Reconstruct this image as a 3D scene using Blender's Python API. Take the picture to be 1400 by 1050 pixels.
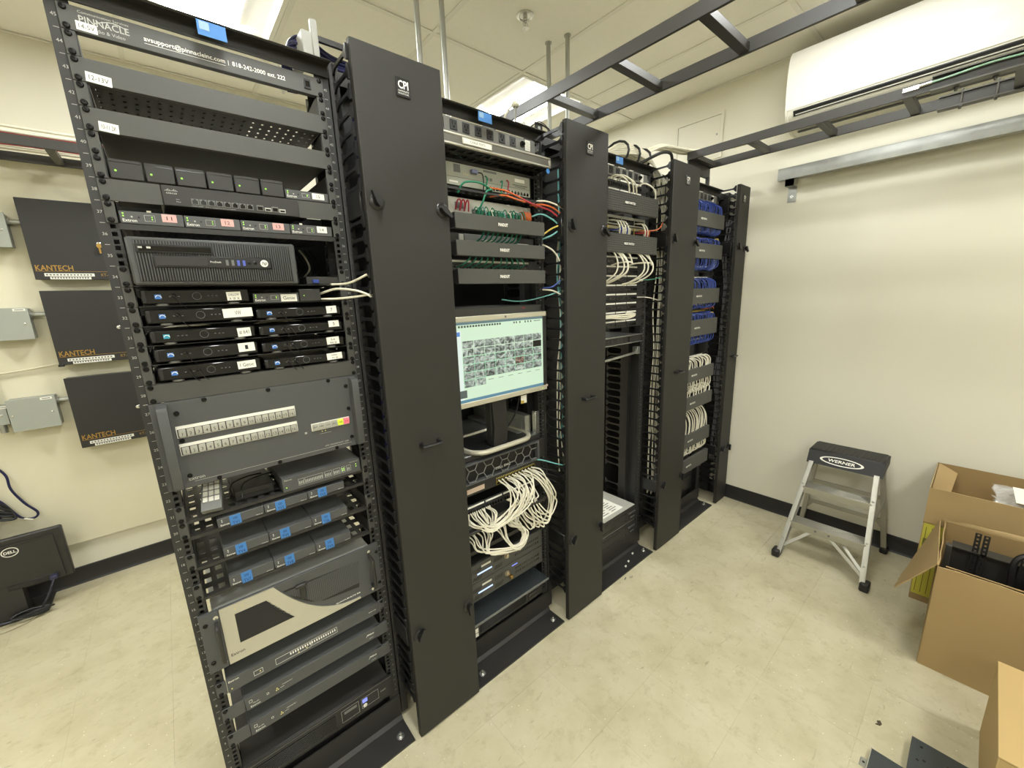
import bpy, bmesh, math, random
from mathutils import Vector, Matrix
random.seed(7)
scene = bpy.context.scene
COL = scene.collection
for o in list(bpy.data.objects): bpy.data.objects.remove(o)

# ---------------------------------------------------------------- camera
cam_d = bpy.data.cameras.new('camera'); cam = bpy.data.objects.new('camera', cam_d); COL.objects.link(cam)
cam_d.sensor_width = 36; cam_d.sensor_fit = 'HORIZONTAL'; cam_d.lens = 36*548.2124/1400
cam_d.clip_start = .02; cam_d.clip_end = 50
YAW, PITCH, ROLL = .69967144, -.213036997, -.0354222546
cy, sy, cp, sp = math.cos(YAW), math.sin(YAW), math.cos(PITCH), math.sin(PITCH)
F = Vector((sy*cp, cy*cp, sp)); R_ = Vector((cy, -sy, 0)); U_ = R_.cross(F)
c_, s_ = math.cos(ROLL), math.sin(ROLL)
RR = c_*R_ + s_*U_; UU = -s_*R_ + c_*U_
M = Matrix.Identity(4)
for i in range(3):
    M[i][0], M[i][1], M[i][2] = RR[i], UU[i], -F[i]
M[0][3], M[1][3], M[2][3] = -.178983, -1.244772, 1.552504
cam.matrix_world = M
scene.camera = cam

# ---------------------------------------------------------------- world, exposure
w = bpy.data.worlds.new('world'); scene.world = w; w.use_nodes = True
w.node_tree.nodes['Background'].inputs[0].default_value = (1, .99, .95, 1)
w.node_tree.nodes['Background'].inputs[1].default_value = .3
vs = scene.view_settings
vs.view_transform = 'Standard'; vs.look = 'None'; vs.gamma = 1; vs.use_curve_mapping = False
vs.exposure = EXPOSURE = 0.0
LIGHT_STRENGTH = 51.0                      # emission of the troffer lenses
LIGHT_COLOR = (1.0, 1.02, 1.0)

# ---------------------------------------------------------------- materials
def lin(h):
    h = h.lstrip('#'); o = []
    for i in (0, 2, 4):
        c = int(h[i:i+2], 16)/255
        o.append(c/12.92 if c <= .04045 else ((c+.055)/1.055)**2.4)
    return (*o, 1)
MATS = {}
def mat(name, col, rough=.5, metal=0, bump=0, bscale=200, var=0, vscale=8, spec=.5, emit=0, alpha=1, trans=0):
    if name in MATS: return MATS[name]
    m = bpy.data.materials.new(name); m.use_nodes = True; MATS[name] = m
    nt = m.node_tree; b = nt.nodes['Principled BSDF']
    c = lin(col) if isinstance(col, str) else (*col, 1)
    b.inputs['Base Color'].default_value = c
    b.inputs['Roughness'].default_value = rough; b.inputs['Metallic'].default_value = metal
    b.inputs['Specular IOR Level'].default_value = spec
    if trans: b.inputs['Transmission Weight'].default_value = trans
    if alpha < 1: b.inputs['Alpha'].default_value = alpha
    if emit:
        b.inputs['Emission Color'].default_value = c; b.inputs['Emission Strength'].default_value = emit
        if emit >= .3: b.inputs['Base Color'].default_value = tuple(x*.12 for x in c[:3])+(1,)
    if var or bump:
        tc = nt.nodes.new('ShaderNodeTexCoord')
    if var:
        n = nt.nodes.new('ShaderNodeTexNoise'); n.inputs['Scale'].default_value = vscale; n.inputs['Detail'].default_value = 5
        nt.links.new(tc.outputs['Object'], n.inputs['Vector'])
        mx = nt.nodes.new('ShaderNodeMix'); mx.data_type = 'RGBA'
        mx.inputs[6].default_value = tuple(x*(1-var) for x in c[:3])+(1,)
        mx.inputs[7].default_value = tuple(min(1, x*(1+var)) for x in c[:3])+(1,)
        nt.links.new(n.outputs['Fac'], mx.inputs[0]); nt.links.new(mx.outputs[2], b.inputs['Base Color'])
        rr = nt.nodes.new('ShaderNodeMapRange'); rr.inputs[3].default_value = max(.02, rough-.08); rr.inputs[4].default_value = min(1, rough+.08)
        nt.links.new(n.outputs['Fac'], rr.inputs[0]); nt.links.new(rr.outputs[0], b.inputs['Roughness'])
    if bump:
        n2 = nt.nodes.new('ShaderNodeTexNoise'); n2.inputs['Scale'].default_value = bscale; n2.inputs['Detail'].default_value = 3
        nt.links.new(tc.outputs['Object'], n2.inputs['Vector'])
        bp = nt.nodes.new('ShaderNodeBump'); bp.inputs['Strength'].default_value = bump; bp.inputs['Distance'].default_value = .002
        nt.links.new(n2.outputs['Fac'], bp.inputs['Height']); nt.links.new(bp.outputs[0], b.inputs['Normal'])
    return m
BLACK = mat('black_powdercoat', '#2b2a28', .46, 0, .10, 700, .08, 3)
DOORB = mat('door_powdercoat', '#2c2b27', .55, 0, .10, 500, .10, 2, spec=.35)
RAILB = mat('rail_powdercoat', '#2c2c2b', .42, 0, .05, 600)
DARK = mat('dark_plastic', '#1f1f1f', .4)
GLOSS = mat('gloss_black', '#0d0d0e', .12)
PANEL = mat('panel_grey', '#474743', .5, 0, .08, 900, .05, 6)
CHAR = mat('charcoal_metal', '#4c4d4d', .5, 0, .05, 800)
MIDG = mat('mid_grey_plastic', '#6b6c69', .5)
LGREY = mat('light_grey_metal', '#b9b8ae', .4, .3, 0, 0, .05, 20)
SILV = mat('brushed_silver', '#c9c7bd', .32, .75, 0, 0, .06, 30)
GALV = mat('galvanised_steel', '#aeb0ab', .34, .8, .1, 60, .25, 18)
ZINC = mat('zinc_bright', '#cfcfcb', .25, .9)
SCREW = mat('screw_black', '#1b1b1b', .3, .6)
WHITE = mat('white_paper', '#e9e7dc', .7, 0, 0, 0, .04, 60)
PRINT = mat('white_print', '#f0eee4', .6)
GPRINT = mat('grey_print', '#b3b2aa', .6)
INK = mat('black_ink', '#1a1a1c', .7)
CABW = mat('cable_white', '#dcd7c3', .42, 0, 0, 0, .05, 20)
CABB = mat('cable_blue', '#2a4088', .42, 0, 0, 0, .1, 20)
CABN = mat('cable_navy', '#1a1c44', .42)
CABK = mat('cable_black', '#141416', .42)
CABG = mat('cable_green', '#1f7a5c', .45)
CABT = mat('cable_teal', '#6aa8a6', .45)
CABO = mat('cable_orange', '#c2602b', .45)
CABR = mat('cable_red', '#a8323f', .45)
CABY = mat('cable_yellow', '#cbb04a', .45)
GOLD = mat('gold_print', '#a8843f', .4, .5)
BLUET = mat('blue_painter_tape', '#3f78b8', .65, 0, .1, 900)
LEDG = mat('led_green', (.5, 1, .12), emit=.9)
LEDY = mat('led_amber', (1, .85, .25), emit=.7)
LEDB = mat('led_blue_bar', (.5, .65, 1), emit=1.6)
LCDB = mat('lcd_blue', (.25, .3, 1), emit=1.2)
CLEARP = mat('clear_plastic', '#f4f6f4', .08, alpha=.28)

# ---------------------------------------------------------------- mesh helpers
class MB:
    def __init__(s): s.v = []; s.f = []
    def add(s, vs, fs):
        n = len(s.v); s.v += [tuple(p) for p in vs]; s.f += [tuple(i+n for i in f) for f in fs]; return s
    def box(s, x0, x1, y0, y1, z0, z1):
        return s.add([(x0,y0,z0),(x1,y0,z0),(x1,y1,z0),(x0,y1,z0),(x0,y0,z1),(x1,y0,z1),(x1,y1,z1),(x0,y1,z1)],
                     [(0,3,2,1),(4,5,6,7),(0,1,5,4),(1,2,6,5),(2,3,7,6),(3,0,4,7)])
    def cbox(s, x0, x1, y0, y1, z0, z1, c=.002):
        X, Y, Z = (x0,x1), (y0,y1), (z0,z1); v = []; idx = {}
        c = min(c, (x1-x0)*.45, (y1-y0)*.45, (z1-z0)*.45)
        for i in (0,1):
            for j in (0,1):
                for k in (0,1):
                    a = (1-2*i)*c; b = (1-2*j)*c; d = (1-2*k)*c
                    for ax, p in enumerate(((X[i],Y[j]+b,Z[k]+d),(X[i]+a,Y[j],Z[k]+d),(X[i]+a,Y[j]+b,Z[k]))):
                        idx[i,j,k,ax] = len(v); v.append(p)
        f = []
        for i in (0,1):
            f.append([idx[i,j,k,0] for j,k in ((0,0),(1,0),(1,1),(0,1))])
            f.append([idx[j,i,k,1] for j,k in ((0,0),(1,0),(1,1),(0,1))])
            f.append([idx[j,k,i,2] for j,k in ((0,0),(1,0),(1,1),(0,1))])
        for a in (0,1):
            for b in (0,1):
                f.append([idx[a,b,0,0],idx[a,b,1,0],idx[a,b,1,1],idx[a,b,0,1]])
                f.append([idx[a,0,b,0],idx[a,1,b,0],idx[a,1,b,2],idx[a,0,b,2]])
                f.append([idx[0,a,b,1],idx[1,a,b,1],idx[1,a,b,2],idx[0,a,b,2]])
        for i in (0,1):
            for j in (0,1):
                for k in (0,1): f.append([idx[i,j,k,0],idx[i,j,k,1],idx[i,j,k,2]])
        return s.add(v, f)
    def prism(s, poly, axis, t0, t1):
        # poly: 2-D points in the two other axes (order x,y,z without axis)
        def P(p, t):
            q = list(p); q.insert(axis, t); return tuple(q)
        n = len(poly)
        v = [P(p,t0) for p in poly]+[P(p,t1) for p in poly]
        f = [tuple(range(n)), tuple(range(2*n-1,n-1,-1))]+[(i,(i+1)%n,n+(i+1)%n,n+i) for i in range(n)]
        return s.add(v, f)
    def cyl(s, p0, p1, r, n=12, r2=None):
        return s.tube([p0,p1], r, n, radii=[r, r if r2 is None else r2])
    def tube(s, pts, r, n=8, radii=None, cap=True):
        pts = [Vector(p) for p in pts]; m = len(pts); v = []; f = []
        t0 = (pts[1]-pts[0]).normalized(); up = Vector((0,0,1)) if abs(t0.z) < .9 else Vector((1,0,0))
        a = t0.cross(up).normalized()
        for i, p in enumerate(pts):
            t = (pts[min(i+1,m-1)]-pts[max(i-1,0)]).normalized()
            a = (a - t*a.dot(t))
            a = a.normalized() if a.length > 1e-6 else t.orthogonal().normalized()
            b = t.cross(a); rr = radii[i] if radii else r
            for k in range(n):
                q = p + (a*math.cos(2*math.pi*k/n)+b*math.sin(2*math.pi*k/n))*rr; v.append(q)
        for i in range(m-1):
            for k in range(n):
                f.append((i*n+k, i*n+(k+1)%n, (i+1)*n+(k+1)%n, (i+1)*n+k))
        if cap: f.append(tuple(range(n-1,-1,-1))); f.append(tuple(range((m-1)*n, m*n)))
        return s.add(v, f)
    def lathe(s, c, axis, prof, n=20):
        # prof: (radius, offset along axis); axis a unit Vector
        axis = Vector(axis).normalized(); a = axis.orthogonal().normalized(); b = axis.cross(a); c = Vector(c); v = []; f = []
        for r, h in prof:
            for k in range(n): v.append(c+axis*h+(a*math.cos(2*math.pi*k/n)+b*math.sin(2*math.pi*k/n))*max(r,1e-5))
        for i in range(len(prof)-1):
            for k in range(n): f.append((i*n+k, i*n+(k+1)%n, (i+1)*n+(k+1)%n, (i+1)*n+k))
        f.append(tuple(range(n))); f.append(tuple(range((len(prof)-1)*n, len(prof)*n)))
        return s.add(v, f)
    def plate(s, o, u, v_, nrm, us, vs, holes, th):
        # plate with rectangular holes: o origin, u/v_ unit vectors, us/vs grid lines, holes(i,j)->True to leave out
        o, u, v_, nrm = map(Vector, (o, u, v_, nrm)); nu, nv = len(us), len(vs); V = []; Fc = []
        for t in (0, th):
            for b in vs:
                for a in us: V.append(o+u*a+v_*b+nrm*t)
        N = nu*nv
        solid = lambda i, j: 0 <= i < nu-1 and 0 <= j < nv-1 and not holes(i, j)
        for j in range(nv-1):
            for i in range(nu-1):
                if not solid(i, j): continue
                q = (j*nu+i, j*nu+i+1, (j+1)*nu+i+1, (j+1)*nu+i)
                Fc.append(q); Fc.append(tuple(k+N for k in reversed(q)))
                for (di, dj), (a, b) in (((0,-1),(0,1)),((1,0),(1,2)),((0,1),(2,3)),((-1,0),(3,0))):
                    if not solid(i+di, j+dj): Fc.append((q[b], q[a], q[a]+N, q[b]+N))
        return s.add(V, Fc)
def gridlines(a, b, n, frac):
    # n cells between a and b, each with a centred hole of the given fraction
    o = [a]; d = (b-a)/n
    for i in range(n): o += [a+d*(i+.5-frac/2), a+d*(i+.5+frac/2)]
    return o+[b]
def odd(i, j): return i % 2 == 1 and j % 2 == 1

ORG = {}
def finish(me, smooth=True):
    bm = bmesh.new(); bm.from_mesh(me); bmesh.ops.recalc_face_normals(bm, faces=bm.faces); bm.to_mesh(me); bm.free()
    if smooth:
        me.shade_smooth(); me.set_sharp_from_angle(angle=math.radians(38))
def mesh(name, mb, m, off=(0,0,0), smooth=True):
    me = bpy.data.meshes.new(name)
    me.from_pydata([(p[0]-off[0], p[1]-off[1], p[2]-off[2]) for p in mb.v], [], mb.f); finish(me, smooth)
    if m: me.materials.append(m)
    return me
def thing(name, label, cat, loc, group=None):
    o = bpy.data.objects.new(name, None); COL.objects.link(o); o.location = loc; o.empty_display_size = .05
    o['label'] = label; o['category'] = cat
    if group: o['group'] = group
    ORG[o] = Vector(loc); return o
SPLIT = {'ear', 'side_bracket', 'slide', 'silver_edge', 'bracket', 'edge', 'end_cap', 'knee_brace', 'rear_brace', 'tie_bar', 'side_bezel', 'side_wall',
         'top_flap', 'reflector', 'led', 'white_label', 'leg', 'drive_bay', 'handle', 'bezel', 'white_labels', 'plate', 'stand_neck', 'slide_rail', 'jack'}
def islands(mb):
    par = list(range(len(mb.v)))
    def find(a):
        while par[a] != a: par[a] = par[par[a]]; a = par[a]
        return a
    for f in mb.f:
        for a in f[1:]: par[find(a)] = find(f[0])
    g = {}
    for f in mb.f: g.setdefault(find(f[0]), []).append(f)
    out = []
    for fs in g.values():
        ids = sorted({a for f in fs for a in f}); mp = {a: k for k, a in enumerate(ids)}
        o = MB(); o.v = [mb.v[a] for a in ids]; o.f = [tuple(mp[a] for a in f) for f in fs]; out.append(o)
    return out
def part(root, name, mb, m, label=None, kind=None, smooth=True):
    if name in SPLIT and not (name == 'handle' and len(mb.v) > 40):
        isl = islands(mb)
        if len(isl) > 1:
            SPL = [part(root, name, q, m, label, kind, smooth) for q in isl]; return SPL[0]
    off = ORG[root]; o = bpy.data.objects.new(name, mesh(name, mb, m, off, smooth)); COL.objects.link(o); o.parent = root
    ORG[o] = off
    if label: o['label'] = label
    if kind: o['kind'] = kind
    return o
def single(name, mb, m, label, cat, group=None, smooth=True, kind=None):
    xs, ys, zs = zip(*mb.v); loc = Vector(((min(xs)+max(xs))/2, (min(ys)+max(ys))/2, min(zs)))
    o = bpy.data.objects.new(name, mesh(name, mb, m, loc, smooth)); COL.objects.link(o); o.location = loc; ORG[o] = loc
    o['label'] = label
    if cat: o['category'] = cat
    if group: o['group'] = group
    if kind: o['kind'] = kind
    return o
def struct(name, mb, m, label=None, parent=None):
    if parent: return part(parent, name, mb, m, label)
    o = bpy.data.objects.new(name, mesh(name, mb, m)); COL.objects.link(o); ORG[o] = Vector((0,0,0)); o['kind'] = 'structure'
    if label: o['label'] = label
    return o
def inst(root, name, me, loc, rot=None, scale=None):
    o = bpy.data.objects.new(name, me); COL.objects.link(o); o.parent = root; o.location = Vector(loc)-ORG[root]
    if rot: o.rotation_euler = rot
    if scale: o.scale = scale
    ORG[o] = Vector(loc); return o
TXT = {}
def glyphs(s, bold=0):
    if (s, bold) in TXT: return TXT[s, bold]
    cu = bpy.data.curves.new('t', 'FONT'); cu.body = s; cu.size = 1; cu.resolution_u = 2; cu.offset = bold
    ob = bpy.data.objects.new('t', cu); me = bpy.data.meshes.new_from_object(ob)
    vs_ = [tuple(v.co) for v in me.vertices]; fs = [tuple(p.vertices) for p in me.polygons]
    bpy.data.objects.remove(ob); bpy.data.curves.remove(cu); bpy.data.meshes.remove(me)
    if not vs_: vs_ = [(0,0,0),(1,0,0),(1,1,0)]; fs = [(0,1,2)]
    x0 = min(v[0] for v in vs_); x1 = max(v[0] for v in vs_); y0 = min(v[1] for v in vs_); y1 = max(v[1] for v in vs_)
    TXT[s, bold] = (vs_, fs, x0, x1, y0, y1); return TXT[s, bold]
def addtext(mb, s, loc, h, width=None, right=(1,0,0), up=(0,0,1), align='l', bold=0, slant=0):
    vs_, fs, x0, x1, y0, y1 = glyphs(s, bold)
    sc = h/(y1-y0); sx = sc if width is None else width/(x1-x0)
    right, up, loc = Vector(right), Vector(up), Vector(loc)
    W = (x1-x0)*sx; o = {'l':0, 'c':-W/2, 'r':-W}[align]
    mb.add([loc+right*(o+(v[0]-x0)*sx+slant*(v[1]-y0)*sc)+up*((v[1]-y0)*sc) for v in vs_], fs); return mb
def text(root, s, loc, h, m=None, name='lettering', label=None, **k):
    return part(root, name, addtext(MB(), s, loc, h, **k), m or PRINT, label, smooth=False)
def spline(pts, sub=6):
    pts = [Vector(p) for p in pts]; out = []
    P = [pts[0]*2-pts[1]]+pts+[pts[-1]*2-pts[-2]]
    for i in range(1, len(P)-2):
        for k in range(sub):
            t = k/sub; a, b, c, d = P[i-1], P[i], P[i+1], P[i+2]
            out.append(.5*((2*b)+(c-a)*t+(2*a-5*b+4*c-d)*t*t+(3*b-a-3*c+d)*t**3))
    return out+[pts[-1]]
def cable(name, pts, r, m, label, cat='cable', group=None, n=7, sub=6, parent=None):
    mb = MB().tube(spline(pts, sub), r, n)
    if parent: return part(parent, name, mb, m)
    return single(name, mb, m, label, cat, group)
ORD = ['first', 'second', 'third', 'fourth', 'fifth', 'sixth', 'seventh', 'eighth', 'ninth', 'tenth', 'eleventh', 'twelfth', 'thirteenth', 'fourteenth', 'fifteenth', 'sixteenth', 'seventeenth', 'eighteenth', 'nineteenth', 'twentieth', 'twenty-first', 'twenty-second']
def nth_(q): return ORD[q]+' from the left'
U = .04445; Z0 = .1367
def uz(k): return Z0+(k-1)*U
P = .79618
RX = [0, P, 2*P, 3*P+.012]
# ================================================================ room
CEIL = 2.875; XR = 2.875; YB = 2.0; XL = -3.3; YF = -6.6
def floor_mat():
    m = bpy.data.materials.new('vinyl_floor'); m.use_nodes = True; nt = m.node_tree; b = nt.nodes['Principled BSDF']
    N = nt.nodes.new; L = nt.links.new
    g = N('ShaderNodeNewGeometry'); oi = N('ShaderNodeObjectInfo')
    def noise(s, d, r=.6):
        n = N('ShaderNodeTexNoise'); n.inputs['Scale'].default_value = s; n.inputs['Detail'].default_value = d; n.inputs['Roughness'].default_value = r
        L(g.outputs['Position'], n.inputs['Vector']); return n
    def ramp(src, stops):
        r = N('ShaderNodeValToRGB'); e = r.color_ramp.elements
        while len(e) < len(stops): e.new(.5)
        for k, (p_, c) in enumerate(stops): e[k].position = p_; e[k].color = c
        L(src, r.inputs['Fac']); return r
    base = ramp(noise(5, 8, .62).outputs['Fac'], [(.3, lin('#b0a88a')), (.5, lin('#bdb598')), (.72, lin('#c5bea4'))])
    scuff = ramp(noise(17, 9, .72).outputs['Fac'], [(.52, (0,0,0,1)), (.74, (1,1,1,1))])
    mx = N('ShaderNodeMix'); mx.data_type = 'RGBA'; mx.inputs[7].default_value = lin('#988e6e')
    ms = N('ShaderNodeMath'); ms.operation = 'MULTIPLY'; ms.inputs[1].default_value = .6
    L(scuff.outputs[0], ms.inputs[0]); L(ms.outputs[0], mx.inputs[0]); L(base.outputs[0], mx.inputs[6])
    vo = N('ShaderNodeTexVoronoi'); vo.inputs['Scale'].default_value = 42; vo.inputs['Randomness'].default_value = 1; L(g.outputs['Position'], vo.inputs['Vector'])
    fl = ramp(vo.outputs['Distance'], [(.05, (1,1,1,1)), (.09, (0,0,0,1))])
    sel = N('ShaderNodeSeparateColor'); L(vo.outputs['Color'], sel.inputs[0])
    gt = N('ShaderNodeMath'); gt.operation = 'GREATER_THAN'; gt.inputs[1].default_value = .55; L(sel.outputs[0], gt.inputs[0])
    mm = N('ShaderNodeMath'); mm.operation = 'MULTIPLY'; L(fl.outputs[0], mm.inputs[0]); L(gt.outputs[0], mm.inputs[1])
    m2 = N('ShaderNodeMix'); m2.data_type = 'RGBA'; m2.inputs[7].default_value = lin('#e8e4d2'); L(mm.outputs[0], m2.inputs[0]); L(mx.outputs[2], m2.inputs[6])
    # a few dark streaks
    wv = N('ShaderNodeTexNoise'); wv.inputs['Scale'].default_value = 9; wv.inputs['Detail'].default_value = 6; wv.inputs['Distortion'].default_value = 1.6
    mp = N('ShaderNodeMapping'); mp.inputs['Rotation'].default_value = (0,0,.7); mp.inputs['Scale'].default_value = (1, 4, 1)
    L(g.outputs['Position'], mp.inputs[0]); L(mp.outputs[0], wv.inputs['Vector'])
    st = ramp(wv.outputs['Fac'], [(.66, (0,0,0,1)), (.78, (1,1,1,1))])
    ms2 = N('ShaderNodeMath'); ms2.operation = 'MULTIPLY'; ms2.inputs[1].default_value = .62; L(st.outputs[0], ms2.inputs[0])
    m3 = N('ShaderNodeMix'); m3.data_type = 'RGBA'; m3.inputs[7].default_value = lin('#7d745a'); L(ms2.outputs[0], m3.inputs[0]); L(m2.outputs[2], m3.inputs[6])
    hv = N('ShaderNodeHueSaturation'); mr = N('ShaderNodeMapRange'); mr.inputs[3].default_value = .985; mr.inputs[4].default_value = 1.015
    L(oi.outputs['Random'], mr.inputs[0]); L(mr.outputs[0], hv.inputs['Value']); L(m3.outputs[2], hv.inputs['Color'])
    L(hv.outputs[0], b.inputs['Base Color'])
    rg = N('ShaderNodeMapRange'); rg.inputs[3].default_value = .3; rg.inputs[4].default_value = .5
    L(scuff.outputs[0], rg.inputs[0]); L(rg.outputs[0], b.inputs['Roughness']); b.inputs['Specular IOR Level'].default_value = .35
    return m
FLOORM = floor_mat()
WALLM = mat('painted_wall', '#dcd8c6', .55, 0, .05, 90, .015, 1.5)
PLYM = mat('painted_plywood', '#dad4ba', .6, 0, .12, 14, .05, 4)
BASEM = mat('rubber_baseboard', '#1c1b1b', .45)
TILEM = mat('ceiling_tile', '#efece0', .9, 0, .12, 160, .03, 40)
TEEM = mat('ceiling_tee', '#e6e3d7', .6)
JOINT = mat('tile_joint', '#a89f84', .8)

fl = struct('floor', MB().box(XL-.2, XR+.2, YF-.2, YB+.2, -.06, -.0032), JOINT)
T = .3048
tme = mesh('tile', MB().cbox(-T/2+.00015, T/2-.00015, -T/2+.00015, T/2-.00015, -.0032, 0, .0002), FLOORM, smooth=False)
xs = [.81+T*(k+.5) for k in range(-9, 7)]; ys = [-1.15+T*(k+.5) for k in range(-6, 11)]
for x in xs:
    for y in ys:
        x0, x1, y0, y1 = x-T/2, min(x+T/2, XR), y-T/2, min(y+T/2, YB)
        if x1-x0 < .02 or y1-y0 < .02: continue
        if x1 < x+T/2-1e-6 or y1 < y+T/2-1e-6:
            part(fl, 'tile', MB().box(x0+.0005, x1-.0005, y0+.0005, y1-.0005, -.0032, 0), FLOORM)
        else: inst(fl, 'tile', tme, (x, y, 0))
ex0, ey0, ey1 = xs[0]-T/2, ys[0]-T/2, YB
ft = MB().box(XL, ex0-.0005, YF, YB, -.0032, 0); ft.box(ex0, XR, YF, ey0-.0005, -.0032, 0)
part(fl, 'tile_field', ft, FLOORM)

struct('wall_back', MB().box(XL-.2, XR+.2, YB, YB+.12, -.05, 3.1), WALLM)
struct('wall_right', MB().box(XR, XR+.12, YF-.2, YB+.2, -.05, 3.1), WALLM)
struct('wall_left', MB().box(XL-.12, XL, YF-.2, YB+.2, -.05, 3.1), WALLM)
struct('wall_front', MB().box(XL-.2, XR+.2, YF-.12, YF, -.05, 3.1), WALLM)
def cove(x0, x1, y0, y1, nx, ny):
    # rubber cove base: flat strip with a small toe
    h = .102; t = .006
    mb = MB()
    if nx: prof = [(0,0),(nx*.014,0),(nx*.012,.004),(nx*t,.014),(nx*t,h-.002),(nx*(t-.002),h),(0,h)]; mb.prism([(x0+a, b) for a, b in prof], 1, y0, y1)
    else: prof = [(0,0),(ny*.014,0),(ny*.012,.004),(ny*t,.014),(ny*t,h-.002),(ny*(t-.002),h),(0,h)]; mb.prism([(y0+a, b) for a, b in prof], 0, x0, x1)
    return mb
struct('baseboard_right', cove(XR, XR, YF, YB, -1, 0), BASEM)
struct('baseboard_back', cove(XL, XR, YB, YB, 0, -1), BASEM)
# ceiling: slab above, inverted tees, lay-in tiles
ce = struct('ceiling', MB().box(XL-.2, XR+.2, YF-.2, YB+.2, 3.02, 3.1), TILEM)
gx = [1.70+.6096*k for k in range(-9, 2)]; gy = [.785+1.2192*k for k in range(-7, 2)]
gx = [g for g in gx if g > XL+.03]; gy = [g for g in gy if g > YF+.03]
LIGHT_CELLS = [(a, b) for b in (.785, .785-3*.6096, .785-6*.6096, .785-9*.6096) for a in (-.1288, 1.70, -.1288-3*.6096)]  # left column and the rows behind the viewer are added as fill light
for g in gx:
    if g < XR: part(ce, 'tee', MB().box(g-.012, g+.012, YF, YB, CEIL-.001, CEIL+.003).box(g-.001, g+.001, YF, YB, CEIL+.003, CEIL+.03), TEEM)
for g in gy:
    if g < YB: part(ce, 'tee', MB().box(XL, XR, g-.012, g+.012, CEIL-.0015, CEIL+.0025).box(XL, XR, g-.001, g+.001, CEIL+.0025, CEIL+.03), TEEM)
xe = [XL]+[g for g in gx if g < XR]+[XR]; ye = [YF]+[g for g in gy if g < YB]+[YB]
for i in range(len(xe)-1):
    for j in range(len(ye)-1):
        if xe[i+1]-xe[i] < .03: continue
        ya, yb = ye[j], ye[j+1]
        for a, b in LIGHT_CELLS:
            if abs(xe[i]-a) < .02 and ye[j]-.02 < b < ye[j+1]-.02:
                if abs(b-ye[j]) < .02: ya = b+.6096
                else: yb = b
                g = ya if ya > ye[j]+.02 else yb
                part(ce, 'tee', MB().box(xe[i]+.012, xe[i+1]-.012, g-.012, g+.012, CEIL-.0015, CEIL+.0025).box(xe[i]+.012, xe[i+1]-.012, g-.001, g+.001, CEIL+.0025, CEIL+.03), TEEM)
        part(ce, 'ceiling_tile', MB().cbox(xe[i]+.003, xe[i+1]-.003, ya+.003, yb-.003, CEIL+.0035, CEIL+.02, .0015), TILEM)
part(ce, 'edge_angle', MB().box(XR-.02, XR, YF, YB, CEIL-.002, CEIL+.001).box(XL, XR, YB-.02, YB, CEIL-.002, CEIL+.001), TEEM)
# troffers
def lens_mat(name, f):
    m = bpy.data.materials.new(name); m.use_nodes = True; nb = m.node_tree.nodes['Principled BSDF']
    nb.inputs['Emission Color'].default_value = (*LIGHT_COLOR, 1); nb.inputs['Emission Strength'].default_value = LIGHT_STRENGTH*f
    nb.inputs['Base Color'].default_value = (.9,.9,.85,1); return m
LENS = lens_mat('troffer_lens', 1); LENS_DIM = lens_mat('troffer_lens_dimmed', .58)   # fixture by the air conditioner turned down to keep the near wall from glaring
TROFW = mat('troffer_white', '#e8e6dc', .4)
tlab = ['white recessed ceiling light above the rack with the desktop computer', 'white recessed ceiling light behind the rack row, near the right wall', 'added unseen ceiling light above the black wall enclosures',
        'white recessed ceiling light right above the viewer', 'white recessed ceiling light in front of the racks, near the air conditioner', 'added unseen ceiling light to the left of the viewer',
        'added unseen ceiling light in the row behind the viewer, middle', 'added unseen ceiling light in the row behind the viewer, near the right wall', 'added unseen ceiling light in the row behind the viewer, on the left',
        'added unseen ceiling light in the farthest row, middle', 'added unseen ceiling light in the farthest row, near the right wall', 'added unseen ceiling light in the farthest row, on the left']
for (a, b), lb in zip(LIGHT_CELLS, tlab):
    x0, x1, y0, y1 = a+.014, a+.6096-.014, b+.014, b+.6096-.014
    if y1 > YB: y1 = YB-.004
    t = thing('ceiling_light', lb, 'ceiling light', ((x0+x1)/2, (y0+y1)/2, CEIL), 'recessed ceiling lights')
    fr = MB(); e = .02; z0, z1 = CEIL-.003, CEIL+.002
    fr.box(x0, x1, y0, y0+e, z0, z1).box(x0, x1, y1-e, y1, z0, z1).box(x0, x0+e, y0+e, y1-e, z0, z1).box(x1-e, x1, y0+e, y1-e, z0, z1)
    part(t, 'frame', fr, TROFW)
    xm = (x0+x1)/2; hw = .145
    rf = MB()
    for s in (-1, 1):
        pts = [(xm+s*hw, CEIL+.018)]+[(xm+s*(hw+(.278-hw)*k/6), CEIL+.018+.05*math.sin(math.pi*k/6)*(1-.4*k/6)-.02*k/6) for k in range(1, 7)]
        rf.prism(pts+[(p_[0], p_[1]+.004) for p_ in reversed(pts)], 1, y0+e, y1-e)
    part(t, 'reflector', rf, TROFW)
    part(t, 'housing', MB().box(x0, x1, y0, y1, CEIL+.075, CEIL+.08).box(x0, x0+.002, y0, y1, CEIL+.002, CEIL+.08).box(x1-.002, x1, y0, y1, CEIL+.002, CEIL+.08)
         .box(x0, x1, y0, y0+.002, CEIL+.002, CEIL+.08).box(x0, x1, y1-.002, y1, CEIL+.002, CEIL+.08), TROFW)
    ln = MB(); pr = [(xm-hw+2*hw*k/10, CEIL+.014-.012*math.sin(math.pi*k/10)) for k in range(11)]
    ln.prism(pr+[(xm+hw, CEIL+.02), (xm-hw, CEIL+.02)], 1, y0+e, y1-e)
    part(t, 'lens', ln, LENS_DIM if (a > 1 and -1.2 < b < 0) else LENS, 'bright white lens')
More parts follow.
